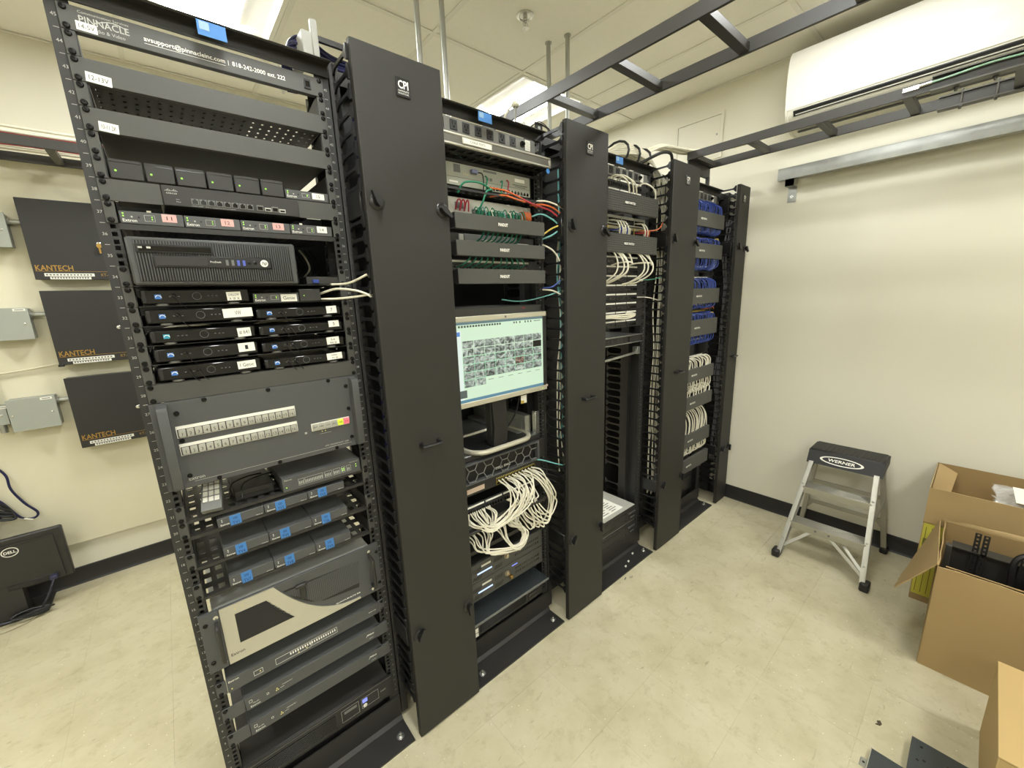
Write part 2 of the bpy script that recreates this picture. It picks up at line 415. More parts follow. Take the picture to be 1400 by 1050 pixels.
# plywood backboard on the back wall with a plugged hole
bb = thing('plywood_backboard', 'large painted plywood backboard on the wall behind the racks', 'backboard', (-1.1, YB-.01, .252))
for k in range(2):
    x0, x1 = (-2.38, -1.16) if k == 0 else (-1.157, .06)
    part(bb, 'sheet', MB().cbox(x0, x1, YB-.0195, YB-.0008, .252, CEIL-.42, .002), PLYM)
part(bb, 'knockout', MB().lathe((-.506, YB-.019, .345), (0,-1,0), [(.012,0),(.012,.001),(.009,.0016),(.009,.0004),(0,.0004)]), PLYM)
# access hatch on the right wall
h = thing('access_panel', 'small white access hatch on the right wall above the racks', 'access panel', (XR, .255, 2.44))
mb = MB(); a0, a1, b0, b1 = .084, .421, 2.436, 2.722
mb.box(XR-.008, XR, a0, a1, b0, b0+.018).box(XR-.008, XR, a0, a1, b1-.018, b1).box(XR-.008, XR, a0, a0+.018, b0+.018, b1-.018).box(XR-.008, XR, a1-.018, a1, b0+.018, b1-.018)
part(h, 'frame', mb, WALLM); part(h, 'door', MB().cbox(XR-.005, XR-.001, a0+.0195, a1-.0195, b0+.0195, b1-.0195, .001), WALLM)
part(h, 'latch', MB().lathe((XR-.005, a0+.04, b0+.15), (-1,0,0), [(.006,0),(.006,.002),(.004,.003)]), GALV)
# sprinkler
s = thing('fire_sprinkler', 'small chrome fire sprinkler head on the ceiling', 'sprinkler', (1.376, .407, CEIL))
part(s, 'escutcheon', MB().lathe((1.376,.407,CEIL+.003), (0,0,-1), [(.042,0),(.042,.004),(.03,.008),(.026,.005),(.016,.006)]), ZINC)
part(s, 'body', MB().lathe((1.376,.407,CEIL), (0,0,-1), [(.011,0),(.011,.022),(.007,.024),(.007,.03),(.004,.032),(.004,.05)]), ZINC)
yk = MB()
for a in (-1, 1): yk.tube([(1.376+a*.009,.407,CEIL-.022),(1.376+a*.015,.407,CEIL-.034),(1.376+a*.004,.407,CEIL-.05)], .0025, 6)
part(s, 'yoke', yk, ZINC)
df = MB().lathe((1.376,.407,CEIL-.05), (0,0,-1), [(.006,0),(.006,.002),(.018,.002),(.018,.0035),(.004,.004)], 24)
part(s, 'deflector', df, ZINC)
# conduits dropping from the ceiling behind the racks
CONDM = mat('conduit_steel', '#a9aaa4', .35, .7)
def conduit(x, y, z1, lab):
    t = thing('conduit', lab, 'conduit', (x, y, z1), 'steel conduits dropping from the ceiling')
    part(t, 'pipe', MB().cyl((x,y,z1), (x,y,CEIL+.02), .0115, 14), CONDM)
    part(t, 'flange', MB().lathe((x,y,CEIL+.003), (0,0,-1), [(.018,0),(.018,.005),(.012,.007)]), CONDM)
    part(t, 'coupling', MB().lathe((x,y,z1+.35), (0,0,1), [(.0135,0),(.0145,.003),(.0145,.04),(.0135,.043)]), CONDM)
conduit(.808, .45, 1.9, 'steel conduit dropping behind the tall door, left of the pair')
conduit(.93, .45, 1.9, 'steel conduit dropping behind the tall door, right of the pair')
conduit(1.62, .49, 1.9, 'steel conduit beside the ladder tray, left of the far pair')
conduit(1.655, .385, 1.9, 'steel conduit beside the ladder tray, right of the far pair')
# ================================================================ racks
def rail_mesh(sgn):
    mb = MB(); us = [0, .021, .030, .0355]; vs = [0]
    for k in range(1, 46):
        for h in (.00635, .022225, .0381): vs += [uz(k)+h-.02-.0045, uz(k)+h-.02+.0045]
    vs.append(2.165-.02)
    o = (-.258*sgn, 0, .02)
    mb.plate(o, (sgn,0,0), (0,0,1), (0,1,0), us, vs, lambda i, j: i == 1 and j % 2 == 1, .0025)
    a, b = sorted((-.258*sgn, -.2555*sgn)); mb.box(a, b, .0025, .076, .02, 2.165)
    a, b = sorted((-.258*sgn, -.2225*sgn)); mb.box(a, b, .0735, .076, .02, 2.165)
    return mesh('rail', mb, RAILB, smooth=False)
RAIL = [rail_mesh(1), rail_mesh(-1)]
def number_mesh(sgn):
    mb = MB()
    for k in range(1, 46):
        addtext(mb, str(k), (-.2478*sgn, -.0005, uz(k)+.019), .0062, align='c')
        mb.add([(-.2478*sgn-.004,-.0005,uz(k)-.0004),(-.2478*sgn+.004,-.0005,uz(k)-.0004),(-.2478*sgn+.004,-.0005,uz(k)+.0005),(-.2478*sgn-.004,-.0005,uz(k)+.0005)], [(0,1,2,3)])
    return mesh('unit_numbers', mb, GPRINT, smooth=False)
NUMS = [number_mesh(1), number_mesh(-1)]
BOLT = mesh('bolt', MB().lathe((0,0,0), (0,0,1), [(.014,0),(.014,.002),(.008,.0022),(.008,.008),(.0055,.0085),(.0055,.016),(.004,.018)], 12), ZINC)
SCR = mesh('screw', MB().lathe((0,0,0), (0,-1,0), [(.0058,0),(.0058,.0012),(.0045,.003),(.0018,.0034),(.0014,.0026),(.0001,.0026)], 10), SCREW)
top = MB().box(-.2575, .2575, -.008, -.003, 2.143, 2.170); top.box(-.2575, .2575, -.034, .04, 2.170, 2.1745); top.prism([(-.034,2.170),(-.034,2.1745),(-.040,2.1705),(-.037,2.1675)], 0, -.2575, .2575)
TOPA = mesh('top_angle', top, BLACK)
bs = MB().box(-.2575, .2575, -.114, -.001, 0, .0065); bs.box(-.2575, .2575, -.0065, -.001, .0065, .108)
bs.prism([(-.0065,.0065),(-.017,.0065),(-.0065,.019)], 0, -.2575, .2575)
BASEA = mesh('base_angle', bs, BLACK)
br = MB().box(-.2575, .2575, .076, .19, 0, .0065); br.box(-.2575, .2575, .076, .082, .0065, .108)
BASER = mesh('rear_base_angle', br, BLACK)
racklab = ['black open equipment rack nearest the camera, holding the desktop computer', 'black open equipment rack holding the lit monitor', 'black open equipment rack with patch panels, half empty below', 'black open equipment rack with blue and white patch cords, nearest the right wall']
for i in range(4):
    r = thing('equipment_rack', racklab[i], 'rack', (RX[i], 0, 0), 'row of black equipment racks')
    for k in (0, 1):
        inst(r, 'rail', RAIL[k], (RX[i],0,0)); inst(r, 'unit_numbers', NUMS[k], (RX[i],0,0))
    inst(r, 'top_angle', TOPA, (RX[i],0,0)); inst(r, 'base_angle', BASEA, (RX[i],0,0)); inst(r, 'rear_base_angle', BASER, (RX[i],0,0))
    for s in (-.205, .222): inst(r, 'bolt', BOLT, (RX[i]+s, -.07, .0065))
    tp = [(-.024, .029), (-.068, -.011), (-.09, -.035)]
    if i < 3:
        a, b = tp[i]
        part(r, 'blue_tag', MB().box(RX[i]+a, RX[i]+b, -.0415, -.0405, 2.137, 2.166), BLUET, 'small blue tape tag')
        part(r, 'tag_window', MB().box(RX[i]+a+.004, RX[i]+a+.022, -.0420, -.0416, 2.148, 2.164), mat('tag_window', '#7f9fb8', .4))

# ================================================================ vertical cable managers
def finger_mesh():
    w = .0055
    pr = [(0,-.014),(-.006,-.013),(-.012,-.008),(-.020,-.0045),(-.084,-.004),(-.094,-.0075),(-.100,-.0165),(-.107,-.019),(-.109,-.017),(-.109,.017),(-.107,.019),(-.100,.0165),(-.094,.0075),(-.084,.004),(-.020,.0045),(-.012,.008),(-.006,.013),(0,.014)]
    mb = MB(); n = len(pr)
    return mesh('finger', mb.prism([(a, b) for a, b in pr], 0, -w/2, w/2), GLOSSB, smooth=False)
GLOSSB = mat('satin_black_plastic', '#19191a', .3)
FING = finger_mesh()
LATCHB = mesh('latch', MB().lathe((0,0,0), (0,-1,0), [(.0215,0),(.0215,.002),(.019,.0042),(.0115,.0048),(.0115,.008),(.0001,.008)], 24), GLOSSB)
lv = MB(); lv.prism([(-.006,-.012),(.006,-.012),(.0085,.0),(.0065,.014),(.004,.031),(-.004,.031),(-.0065,.014),(-.0085,0)], 1, -.019, -.007)
LEVER = mesh('lever', lv, GLOSSB)
hd = MB().tube(spline([(-.031,0,0),(-.031,-.018,0),(-.026,-.024,0),(.026,-.024,0),(.031,-.018,0),(.031,0,0)], 4), .0055, 8)
hd.box(-.0375,-.0245,-.002,0,-.008,.008).box(.0245,.0375,-.002,0,-.008,.008)
HANDLE = mesh('handle', hd, GLOSSB)
DOORS = [(.2775,.5355), (.2775+P,.5355+P), (1.870,2.150), (2.695,2.853)]
mlab = ['wide black cable manager between the nearest rack and the monitor rack', 'black vertical cable manager to the right of the monitor rack',
        'black vertical cable manager to the left of the blue-corded rack', 'narrow black cable manager at the end of the row, beside the wall']
for i in range(4):
    L = RX[i]+.262; Rr = (RX[i+1]-.262) if i < 3 else 2.862
    d0, d1 = DOORS[i]; xm = (L+Rr)/2
    t = thing('cable_manager', mlab[i], 'cable manager', (xm, 0, 0), 'vertical cable managers')
    for k, x in ((0, L), (1, Rr-.026)):
        part(t, 'post', MB().cbox(x, x+.026, 0, .15, .015, 2.19, .0015), BLACK)
    bp_ = MB().box(L+.026, Rr-.026, .068, .072, .10, 2.15)
    part(t, 'back_panel', bp_, RAILB)
    part(t, 'tie_bar', MB().box(L+.026, Rr-.026, .03, .1, .06, .10).box(L+.026, Rr-.026, .03, .1, 2.15, 2.185), BLACK)
    for k in range(0, 46):
        z = .17+k*U
        if abs(z-1.818) < .035 or abs(z-.422) < .035: continue
        for x in (L+.012, Rr-.012):
            inst(t, 'finger', FING, (x, 0, z)); inst(t, 'finger', FING, (x, .15, z), (0,0,math.pi))
    for z in (1.818, .422):
        for x in (L+.008, Rr-.016): part(t, 'hinge_block', MB().cbox(x, x+.008, -.104, 0, z-.036, z+.036, .002), GLOSSB)
    dr = MB().cbox(d0, d1, -.125, -.121, .006, 2.197, .0015)
    for a, b in ((d0, d0+.002), (d1-.002, d1)): dr.box(a, b, -.121, -.104, .006, 2.197)
    dr.box(d0, d1, -.121, -.104, 2.195, 2.197).box(d0, d1, -.121, -.104, .006, .008)
    part(t, 'rear_blocker', MB().cbox(d0, d1, .275, .28, .006, 2.15, .0015), DOORB)  # unseen panel added to shut out the bright wall behind the fingers
    door = part(t, 'door', dr, DOORB)
    ins = .030 if i < 3 else .026
    for x, rz in ((d0+ins, -.5), (d1-ins+.006, 2.3)):
        for z in (1.817, .424):
            lt = inst(door, 'latch', LATCHB, (x, -.125, z)); ORG[lt] = Vector((x,-.125,z))
            inst(door, 'lever', LEVER, (x, -.1265, z), (0, rz if z > 1 else rz+.9, 0))
    inst(door, 'handle', HANDLE, ((d0+d1)/2+(.0 if i else .0), -.125, 1.10))
    # maker's badge
    bx, bz, bw = ((d0+d1)/2+(.006 if i < 3 else -.012), 2.118, .021)
    part(door, 'badge', MB().cbox(bx-bw, bx+bw, -.1285, -.125, bz-.024, bz+.024, .003), GLOSSB, 'small black badge')
    tx = MB(); addtext(tx, 'CPI', (bx, -.1288, bz-.004), .020, width=.030, align='c', bold=.02)
    for q, s_ in enumerate(('CHATSWORTH', 'PRODUCTS, INC.')): addtext(tx, s_, (bx, -.1288, bz-.0115-q*.0065), .0042, width=.031, align='c')
    part(door, 'lettering', tx, PRINT, smooth=False)

# ================================================================ overhead ladder trays
TRAYM = mat('tray_powdercoat', '#3a3936', .38, 0, .06, 500, .06, 4)
def ladder_tray(lab, a0, a1, along, s0, s1, z, rungs, w=.0105, hgt=.042):
    mid = (a0+a1)/2
    loc = (mid, (s0+s1)/2, z) if along == 'y' else ((s0+s1)/2, mid, z)
    t = thing('ladder_tray', lab, 'cable tray', loc)
    for a in (a0, a1-w):
        mb = MB().cbox(a, a+w, s0, s1, z, z+hgt, .001) if along == 'y' else MB().cbox(s0, s1, a, a+w, z, z+hgt, .001)
        part(t, 'stringer', mb, TRAYM)
    for q in rungs:
        mb = MB().cbox(a0+w, a1-w, q-.016, q+.016, z+.004, z+.03, .001) if along == 'y' else MB().cbox(q-.016, q+.016, a0+w, a1-w, z+.004, z+.03, .001)
        part(t, 'rung', mb, TRAYM)
    return t
ladder_tray('long black ladder tray crossing above the middle of the rack row', 1.095, 1.405, 'y', -3.0, .9, 2.30, [-.008-.3*k for k in range(-2, 10)])
ladder_tray('black ladder tray running in front of the air conditioner', 2.295, 2.585, 'y', -3.0, .03, 2.30, [-.0-.30*k for k in range(0, 10)])
ladder_tray('black ladder tray on the back wall carrying white cables', 1.64, 1.95, 'x', -2.5, .5, 2.285, [-2.3+.23*k for k in range(0, 12)])
for k in range(14):
    y = 1.665+.02*k+random.uniform(-.004,.004); z = 2.328+random.uniform(0,.012)+(.012 if k < 5 else 0)+.014*(k % 3)
    pts = [(-2.48+.33*q, y+random.uniform(-.008,.008), z+random.uniform(-.004,.006)) for q in range(9)]
    cable('tray_cable', pts, .0055, CABW if k not in (4, 9) else CABR, 'white cable in the back wall ladder tray, %s from the front' % ORD[k] if k not in (4, 9) else 'red cable in the back wall ladder tray, '+('nearer' if k == 4 else 'farther')+' of two', 'cable', 'cables in the back wall tray')
# ================================================================ rack 1 equipment
HX = .2413; EH = .23255
def screws(root, xo, zs, y, me=None):
    for z in zs:
        for s in (-EH, EH): inst(root, 'screw', me or SCR, (xo+s, y, z))
def upanel(name, label, cat, i, k, n=1, y=-.0045, m=None, bow=0):
    x = RX[i]; z0, z1 = uz(k)+.0004, uz(k+n)-.0004
    t = thing(name, label, cat, (x, y, z0))
    part(t, 'face_plate', MB().cbox(x-HX, x+HX, y, -.0005, z0, z1, .0006).box(x-.222, x+.222, -.0005, .014, z0+.001, z0+.0025).box(x-.222, x+.222, -.0005, .014, z1-.0025, z1-.001), m or PANEL)
    screws(t, x, [z0+.006, z1-.006], y)
    return t
def ears(root, xo, w, z0, z1, y=-.004, m=None):
    mb = MB().cbox(xo-HX, xo-w, y, -.0005, z0, z1, .0006).cbox(xo+w, xo+HX, y, -.0005, z0, z1, .0006)
    part(root, 'ear', mb, m or PANEL)
def tag(root, xa, xb, za, zb, y, s, m=None, tilt=0, ink=None, h=None):
    xm, zm = (xa+xb)/2, (za+zb)/2; c, sn = math.cos(tilt), math.sin(tilt)
    def p_(a, b, d): return (xm+a*c-b*sn, y-d, zm+a*sn+b*c)
    w, hh = (xb-xa)/2, (zb-za)/2
    mb = MB().add([p_(-w,-hh,0),p_(w,-hh,0),p_(w,hh,0),p_(-w,hh,0),p_(-w,-hh,.0004),p_(w,-hh,.0004),p_(w,hh,.0004),p_(-w,hh,.0004)], [(0,1,2,3),(4,5,6,7),(0,1,5,4),(1,2,6,5),(2,3,7,6),(3,0,4,7)])
    o = part(root, 'sticker', mb, m or WHITE)
    if s:
        tb = MB(); lines = s.split('\n'); n = len(lines); lh = 2*hh/(n+.5)*.72
        for q, ln in enumerate(lines):
            b = hh*.9-(q+1)*2*hh*.9/n+(.25*2*hh/n if n == 1 else .1*2*hh/n)
            addtext(tb, ln, p_(0, b-lh*.1, .0006), h or lh, width=min(1.5*w, .62*lh*len(ln)), right=(c,0,sn), up=(-sn,0,c), align='c')
        part(o, 'writing', tb, ink or INK, smooth=False)
    return o
def leds(root, pts, y, r=.0016, m=None):
    mb = MB()
    for x, z in pts: mb.lathe((x, y, z), (0,-1,0), [(r,0),(r,.0006),(r*.5,.001)], 8)
    return part(root, 'led', mb, m or LEDG)

# U45 support panel
t = upanel('label_panel', 'grey rack panel printed with a support email address and phone number', 'rack panel', 0, 45)
tx = MB(); yy = -.0049
addtext(tx, 'avsupport@pinnacleinc.com', (-.118, yy, 2.1065), .0125, width=.142, bold=.012)
addtext(tx, '|', (.0300, yy, 2.107), .0105); addtext(tx, '818-242-2000 ext. 222', (.038, yy, 2.1085), .0095, width=.112, bold=.012)
tx.box(-.118, .024, yy-.0001, yy, 2.1045, 2.1053)
part(t, 'lettering', tx, PRINT, smooth=False)
lg = MB(); addtext(lg, 'PINNACLE', (-.213, yy, 2.110), .0125, width=.073, bold=.01)
addtext(lg, 'Communication Services', (-.213, yy, 2.1265), .0045, width=.074); addtext(lg, 'Audio & Video', (-.2, yy, 2.0995), .0062, width=.052)
sw = [( -.193+.05*k/10, 2.1125+.011*math.sin(k/10*2.6)) for k in range(11)]
for a, b in zip(sw, sw[1:]): lg.add([(a[0],yy-.0001,a[1]),(b[0],yy-.0001,b[1]),(b[0],yy-.0001,b[1]+.0018),(a[0],yy-.0001,a[1]+.0018)], [(0,1,2,3)])
part(t, 'logo', lg, GPRINT, smooth=False)
tag(t, -.219, -.189, 2.096, 2.1115, -.0048, '14-5V', tilt=-.03)
jk = part(t, 'data_jack', MB().box(.194, .197, -.007, -.0045, 2.104, 2.126).box(.207, .210, -.007, -.0045, 2.104, 2.126).box(.197, .207, -.007, -.0045, 2.122, 2.126).box(.197, .207, -.007, -.0045, 2.104, 2.108), DARK)
part(jk, 'socket', MB().box(.197, .207, -.0052, -.0046, 2.108, 2.122), GLOSS)
# vented shelves in U43/44 and U41/42
def vshelf(i, k, lab, slots, tagtxt=None, tagpos=None, depth=.40, n=2):
    x = RX[i]; t = upanel('rack_shelf', lab, 'rack shelf', i, k)
    z0 = uz(k)+.001
    ears(t, x, .2225, uz(k+1)+.0004, uz(k+2)-.0004); screws(t, x, [uz(k+1)+.0065, uz(k+1)+.038], -.004)
    if slots: us, vs = gridlines(-.22, .22, 22, .26), gridlines(.016, depth, 12, .34)
    else: us, vs = [-.22, .22], [.016, depth]
    part(t, 'tray', MB().plate((x,0,z0+.0022), (1,0,0), (0,1,0), (0,0,-1), us, vs, odd, .0015), BLACK)
    part(t, 'side_bracket', MB().prism([(.0,z0),(depth,z0),(depth,z0+.02),(.02,z0+U*2-.004),(0,z0+U*2-.004)], 0, x-.2225, x-.2208).prism([(.0,z0),(depth,z0),(depth,z0+.02),(.02,z0+U*2-.004),(0,z0+U*2-.004)], 0, x+.2208, x+.2225), BLACK)
    if tagtxt: tag(t, *tagpos, -.0048, tagtxt, tilt=-.08)
    return t
vshelf(0, 43, 'grey-fronted vented shelf directly under the email label panel', True, '12-13V', (-.222, -.184, 2.0045, 2.0225))
vshelf(0, 41, 'grey-fronted shelf above the row of six small black boxes', False, '10-11 2K', (-.219, -.189, 1.916, 1.934))
for q, (x, y) in enumerate([(-.06, .26), (.04, .30)]):
    cable('coiled_cord', [(x+.045*math.cos(a), y+.045*math.sin(a), uz(43)+.011+.0006*k) for k, a in enumerate([j*.5 for j in range(26)])], .004, CABK, 'black coiled cord on the top vented shelf, ' + ('left coil' if q == 0 else 'right coil'), 'cord', sub=2)
t = thing('shelf_blocker', 'thin black plate added over the holes of the top vented shelf', 'plate', (-.04, .2, uz(43)+.003))  # thin dark edge widened into an added plate blocking light through the shelf
part(t, 'sheet', MB().cbox(-.212, .06, .012, .31, uz(43)+.0034, uz(43)+.006, .0008), DARK); part(t, 'raised_rim', MB().box(-.212, .06, .012, .014, uz(43)+.006, uz(43)+.010), DARK)
# added dark slotted sheet, blocks the bright wall behind the rack gaps
t = thing('view_blocker', 'added black slotted sheet blocking the view behind the nearest rack', 'backing sheet', (0, .33, 1.37))
us, vs = gridlines(-.235, .46, 15, .22), gridlines(0, .485, 11, .22)
part(t, 'sheet', MB().plate((0,.43,1.375), (1,0,0), (0,0,1), (0,1,0), us, vs, lambda i, j: odd(i, j) and (i*7+j*5) % 9 == 0, .002), DARK)
for k in range(10):
    z = 1.40+.045*k
    cable('lead', [(-.2,.40,z),(-.12,.375+.02*(k%3),z+.012),(0,.385,z-.01),(.1,.37+.02*(k%2),z+.014),(.2,.40,z)], .006, [CABK, CABK, CABW, CABK][k%4], 'long lead laced across the added rear sheet of the nearest rack, '+ORD[k]+' from below', 'cable', 'leads laced across the added rear sheet')
# U39: six mini players and one small interface box
sh = thing('rack_shelf', 'black shelf carrying six small black boxes with green lights', 'rack shelf', (0, 0, uz(39)))
part(sh, 'tray', MB().box(-.2225, .2225, -.002, .30, uz(39), uz(39)+.0012).box(-.2225, -.2210, 0, .3, uz(39), uz(39)+.07).box(.2210, .2225, 0, .3, uz(39), uz(39)+.07), BLACK)
ears(sh, 0, .2225, uz(39)+.0004, uz(41)-.0004); screws(sh, 0, [uz(39)+.006, uz(39)+.038, uz(40)+.0065, uz(40)+.038], -.004)
bx = [-.2195, -.1625, -.110, -.053, .001, .057, .111]
for k in range(6):
    x0, x1 = bx[k]+.001, bx[k+1]-.001; z0 = uz(39)+.0014; z1 = uz(40)-.0035
    t = thing('media_box', ['leftmost', 'second', 'third', 'fourth', 'fifth', 'last'][k]+' of six small black boxes with green lights in a row', 'media player', ((x0+x1)/2, 0, z0), 'six small black boxes in a row')
    part(t, 'case', MB().cbox(x0, x1, -.006, .13, z0, z1, .002), BLACK)
    part(t, 'bezel', MB().box(x0+.002, x1-.002, -.0065, -.006, z1-.007, z1-.0062), GLOSS)
    leds(t, [(x0+.010, 1.8432)], -.0061, .0022)
def extron(label, x0, x1, z0, z1, stick=None, pink=False, y=-.004, depth=.11, group=None, num=True):
    t = thing('interface_box', label, 'AV interface', ((x0+x1)/2, 0, z0), group)
    part(t, 'case', MB().cbox(x0, x1, y, depth, z0, z1, .001), CHAR)
    yy = y-.0004; h = z1-z0
    tx = MB(); addtext(tx, 'Extron', (x0+.004, yy, z0+.004), .0062, width=.023, bold=.006)
    part(t, 'lettering', tx, PRINT, smooth=False)
    leds(t, [(x0+.006, z0+h*.60), (x0+.006, z0+h*.80)], y, .0017)
    sq = MB()
    a, b, c, d = x0+.040, x0+.058, z0+.007, z1-.006; w = .0007
    sq.box(a, b, yy-.0001, yy, c, c+w).box(a, b, yy-.0001, yy, d-w, d).box(a, a+w, yy-.0001, yy, c, d).box(b-w, b, yy-.0001, yy, c, d)
    sq.box(x0+.018, x0+.021, yy-.0001, yy, z0+h*.5, z0+h*.62)
    part(t, 'printed_frame', sq, GPRINT); leds(t, [(x0+.053, c+.0045), (x0+.053, d-.004)], y, .0014)
    part(t, 'button', MB().lathe((x0+.031, y, z0+h*.55), (0,-1,0), [(.002,0),(.002,.001),(.0001,.001)], 10), DARK)
    if stick: tag(t, *stick[:4], y-.0003, stick[4], m=PINKS if pink else None)
    return t
PINKS = mat('pink_white_sticker', '#d9a9a4', .7, 0, 0, 0, .18, 120)
extron('small grey interface box with a white number 15 sticker, beside the six black boxes', .1125, .2195, uz(39)+.0014, uz(39)+.0245, (.178, .209, 1.8325, 1.8475, '15'))
# small plugs and leads behind the six boxes
for k in range(9):
    x = -.2+.043*k
    cable('lead', [(x,.14,1.852),(x+.01,.16,1.885),(x+.03,.2,1.892),(x+.035,.26,1.86)], .003, [CABK, CABW, CABK][k % 3], 'short lead behind the six small black boxes, '+nth_(k), 'cable', 'leads behind the six black boxes')
# U38: eight-port switch
t = thing('network_switch', 'black eight-port network switch with a white bridge logo', 'network switch', (0, 0, uz(38)))
z0, z1 = uz(38)+.0005, uz(39)-.0008
part(t, 'case', MB().cbox(-.140, .139, -.010, .19, z0, z1, .0012), BLACK)
part(t, 'ear', MB().cbox(-HX, -.1405, -.0045, -.0005, z0, z1, .0006).cbox(.1395, HX, -.0045, -.0005, z0, z1, .0006), PANEL); screws(t, 0, [z0+.006, z1-.006], -.0045)
lg = MB()
for k, h in enumerate([.003,.005,.008,.005,.003,.005,.008,.005,.003]): lg.box(-.134+k*.0026, -.1328+k*.0026, -.0104, -.01, 1.8125, 1.8125+h*.6)
addtext(lg, 'cisco', (-.1325, -.0104, 1.8065), .0042, width=.019, bold=.008)
addtext(lg, 'SG300-10MP   10-Port Gigabit PoE Managed Switch', (-.09, -.0104, 1.784), .0022, width=.085); addtext(lg, 'System', (-.117, -.0104, 1.795), .0022); addtext(lg, 'Power', (-.117, -.0104, 1.790), .0022)
part(t, 'lettering', lg, GPRINT, smooth=False)
pz = 1.7895
for k in range(8):
    x = -.0895+k*.0156
    o = part(t, 'port', MB().box(x, x+.0135, -.0112, -.01, pz-.001, pz+.0115), MIDG)
    part(o, 'socket', MB().box(x+.0018, x+.0117, -.0116, -.0112, pz+.0005, pz+.008).box(x+.0045, x+.009, -.0116, -.0112, pz+.008, pz+.0105), GLOSS)
for x, kind in ((.041, 1), (.0585, 0), (.0745, 1), (.091, 0)):
    o = part(t, 'port', MB().box(x, x+.0145, -.0112, -.01, pz-.001, pz+.0115-.004*(1-kind)), MIDG if kind else GPRINT)
    part(o, 'socket', MB().box(x+.0018, x+.0127, -.0116, -.0112, pz+.0005, pz+.0085-.004*(1-kind)), GLOSS)
# U37: four interface boxes on a shelf
sh = thing('rack_shelf', 'black slotted shelf carrying four interface boxes with red-marked stickers', 'rack shelf', (0, 0, uz(37)))
us, vs = gridlines(-.2225, .2225, 34, .45), gridlines(.0, .25, 16, .4)
part(sh, 'tray', MB().plate((0,0,uz(37)), (1,0,0), (0,1,0), (0,0,-1), us, vs, odd, .0012), BLACK)
part(sh, 'lip', MB().box(-.2225, .2225, -.0035, 0, uz(37)-.012, uz(37)), BLACK)
ears(sh, 0, .2225, uz(37)+.0004, uz(38)-.0004); screws(sh, 0, [uz(37)+.0065, uz(37)+.038], -.004)
ex = [-.2195, -.110, .0005, .1125, .2195]
for k, (s_, lb) in enumerate([('11','11'),('12','12'),('13','13'),('14','14')]):
    x0, x1 = ex[k]+.0008, ex[k+1]-.0008
    sx = x0+.070 if k < 3 else x0+.066
    extron(['leftmost', 'second', 'third', 'rightmost'][k]+' of four small grey interface boxes in a row, sticker %s' % s_, x0, x1, uz(37)+.0008, uz(37)+.0268, (sx, sx+.026, uz(37)+.009, uz(37)+.0255, s_), pink=k < 3, group='four interface boxes in a row')
for k in range(12):
    x = -.2+.034*k
    cable('lead', [(x,.12,1.74),(x+.004,.14,1.765),(x-.012,.17,1.77),(x-.015,.24,1.735)], .0032, [CABK, CABW, CABK, CABR][k % 4], 'short lead behind the row of four interface boxes, '+nth_(k), 'cable', 'leads behind the four interface boxes')
# U34-36: desktop computer on a shelf
z0, z1 = 1.6075, 1.7090; x0, x1, y = -.219, .1105, -.030
sh = thing('rack_shelf', 'black shelf under the small desktop computer', 'rack shelf', (0, 0, uz(34)))
part(sh, 'tray', MB().cbox(-.2225, .2225, -.004, .36, uz(34)+.0008, uz(34)+.0030, .0006).box(-.2225, -.221, 0, .36, uz(34)+.003, uz(34)+.03).box(.221, .2225, 0, .36, uz(34)+.003, uz(34)+.03), BLACK)
ears(sh, 0, .2225, uz(34)+.0004, uz(35)-.0004); screws(sh, 0, [uz(34)+.0065, uz(34)+.038], -.004)
t = thing('desktop_computer', 'black small-form desktop computer with a ribbed front, lying in the rack', 'computer', ((x0+x1)/2, .1, z0))
part(t, 'case', MB().cbox(x0+.004, x1-.004, y+.012, .30, z0, z1-.003, .002), BLACK)
fp = MB().cbox(x0, x1, y+.004, y+.02, z0-.0006, z1, .004)
part(t, 'front_bezel', fp, CHAR)
part(t, 'ribbed_field', MB().box(x0+.012, x1-.012, y+.0030, y+.0040, z0+.007, z1-.007), DARK)
rib = mesh('rib', MB().cbox(-.0013, .0013, y-.0012, y+.003, z0+.008, z1-.008, .0006), CHAR)
n = 62
for k in range(n):
    xx = x0+.014+(x1-x0-.028)*k/(n-1)
    inst(t, 'rib', rib, (xx, 0, 0))
dv = part(t, 'drive_bay', MB().cbox(-.205, -.068, y-.004, y+.002, 1.676, 1.694, .001), DARK)
part(dv, 'tray_door', MB().cbox(-.200, -.072, y-.0052, y-.004, 1.679, 1.690, .0006), GLOSS)
pb = part(t, 'port_panel', MB().cbox(-.180, .049, y-.004, y+.002, 1.6445, 1.6715, .0015), DARK)
part(pb, 'blank_cover', MB().cbox(-.176, -.083, y-.0052, y-.004, 1.648, 1.668, .0008), BLACK)
for k in range(4):
    xx = -.047+k*.0115
    part(pb, 'usb_port', MB().box(xx, xx+.0055, y-.005, y-.004, 1.651, 1.664), MIDG if k < 2 else mat('usb_blue', '#4a59b0', .4))
for k in range(2): part(pb, 'audio_jack', MB().lathe((.002+k*.012, y-.004, 1.6575), (0,-1,0), [(.004,0),(.004,.001),(.0024,.0012),(.0022,.0003),(.0001,.0003)], 12), GLOSS)
tx = MB(); addtext(tx, 'ProDesk', (-.077, y-.0046, 1.6565), .0042, width=.021); part(pb, 'lettering', tx, PRINT, smooth=False)
lgd = part(pb, 'logo', MB().lathe((.0335, y-.004, 1.6575), (0,-1,0), [(.0085,0),(.0085,.0008),(.0001,.001)], 24), PRINT)
part(lgd, 'lettering', addtext(MB(), 'hp', (.0335, y-.0054, 1.652), .0105, align='c', bold=.01, slant=.2), INK, smooth=False)
part(t, 'eject_marks', MB().box(-.2, -.193, y-.0056, y-.0052, 1.684, 1.688).box(-.186, -.179, y-.0056, y-.0052, 1.684, 1.688), GPRINT)
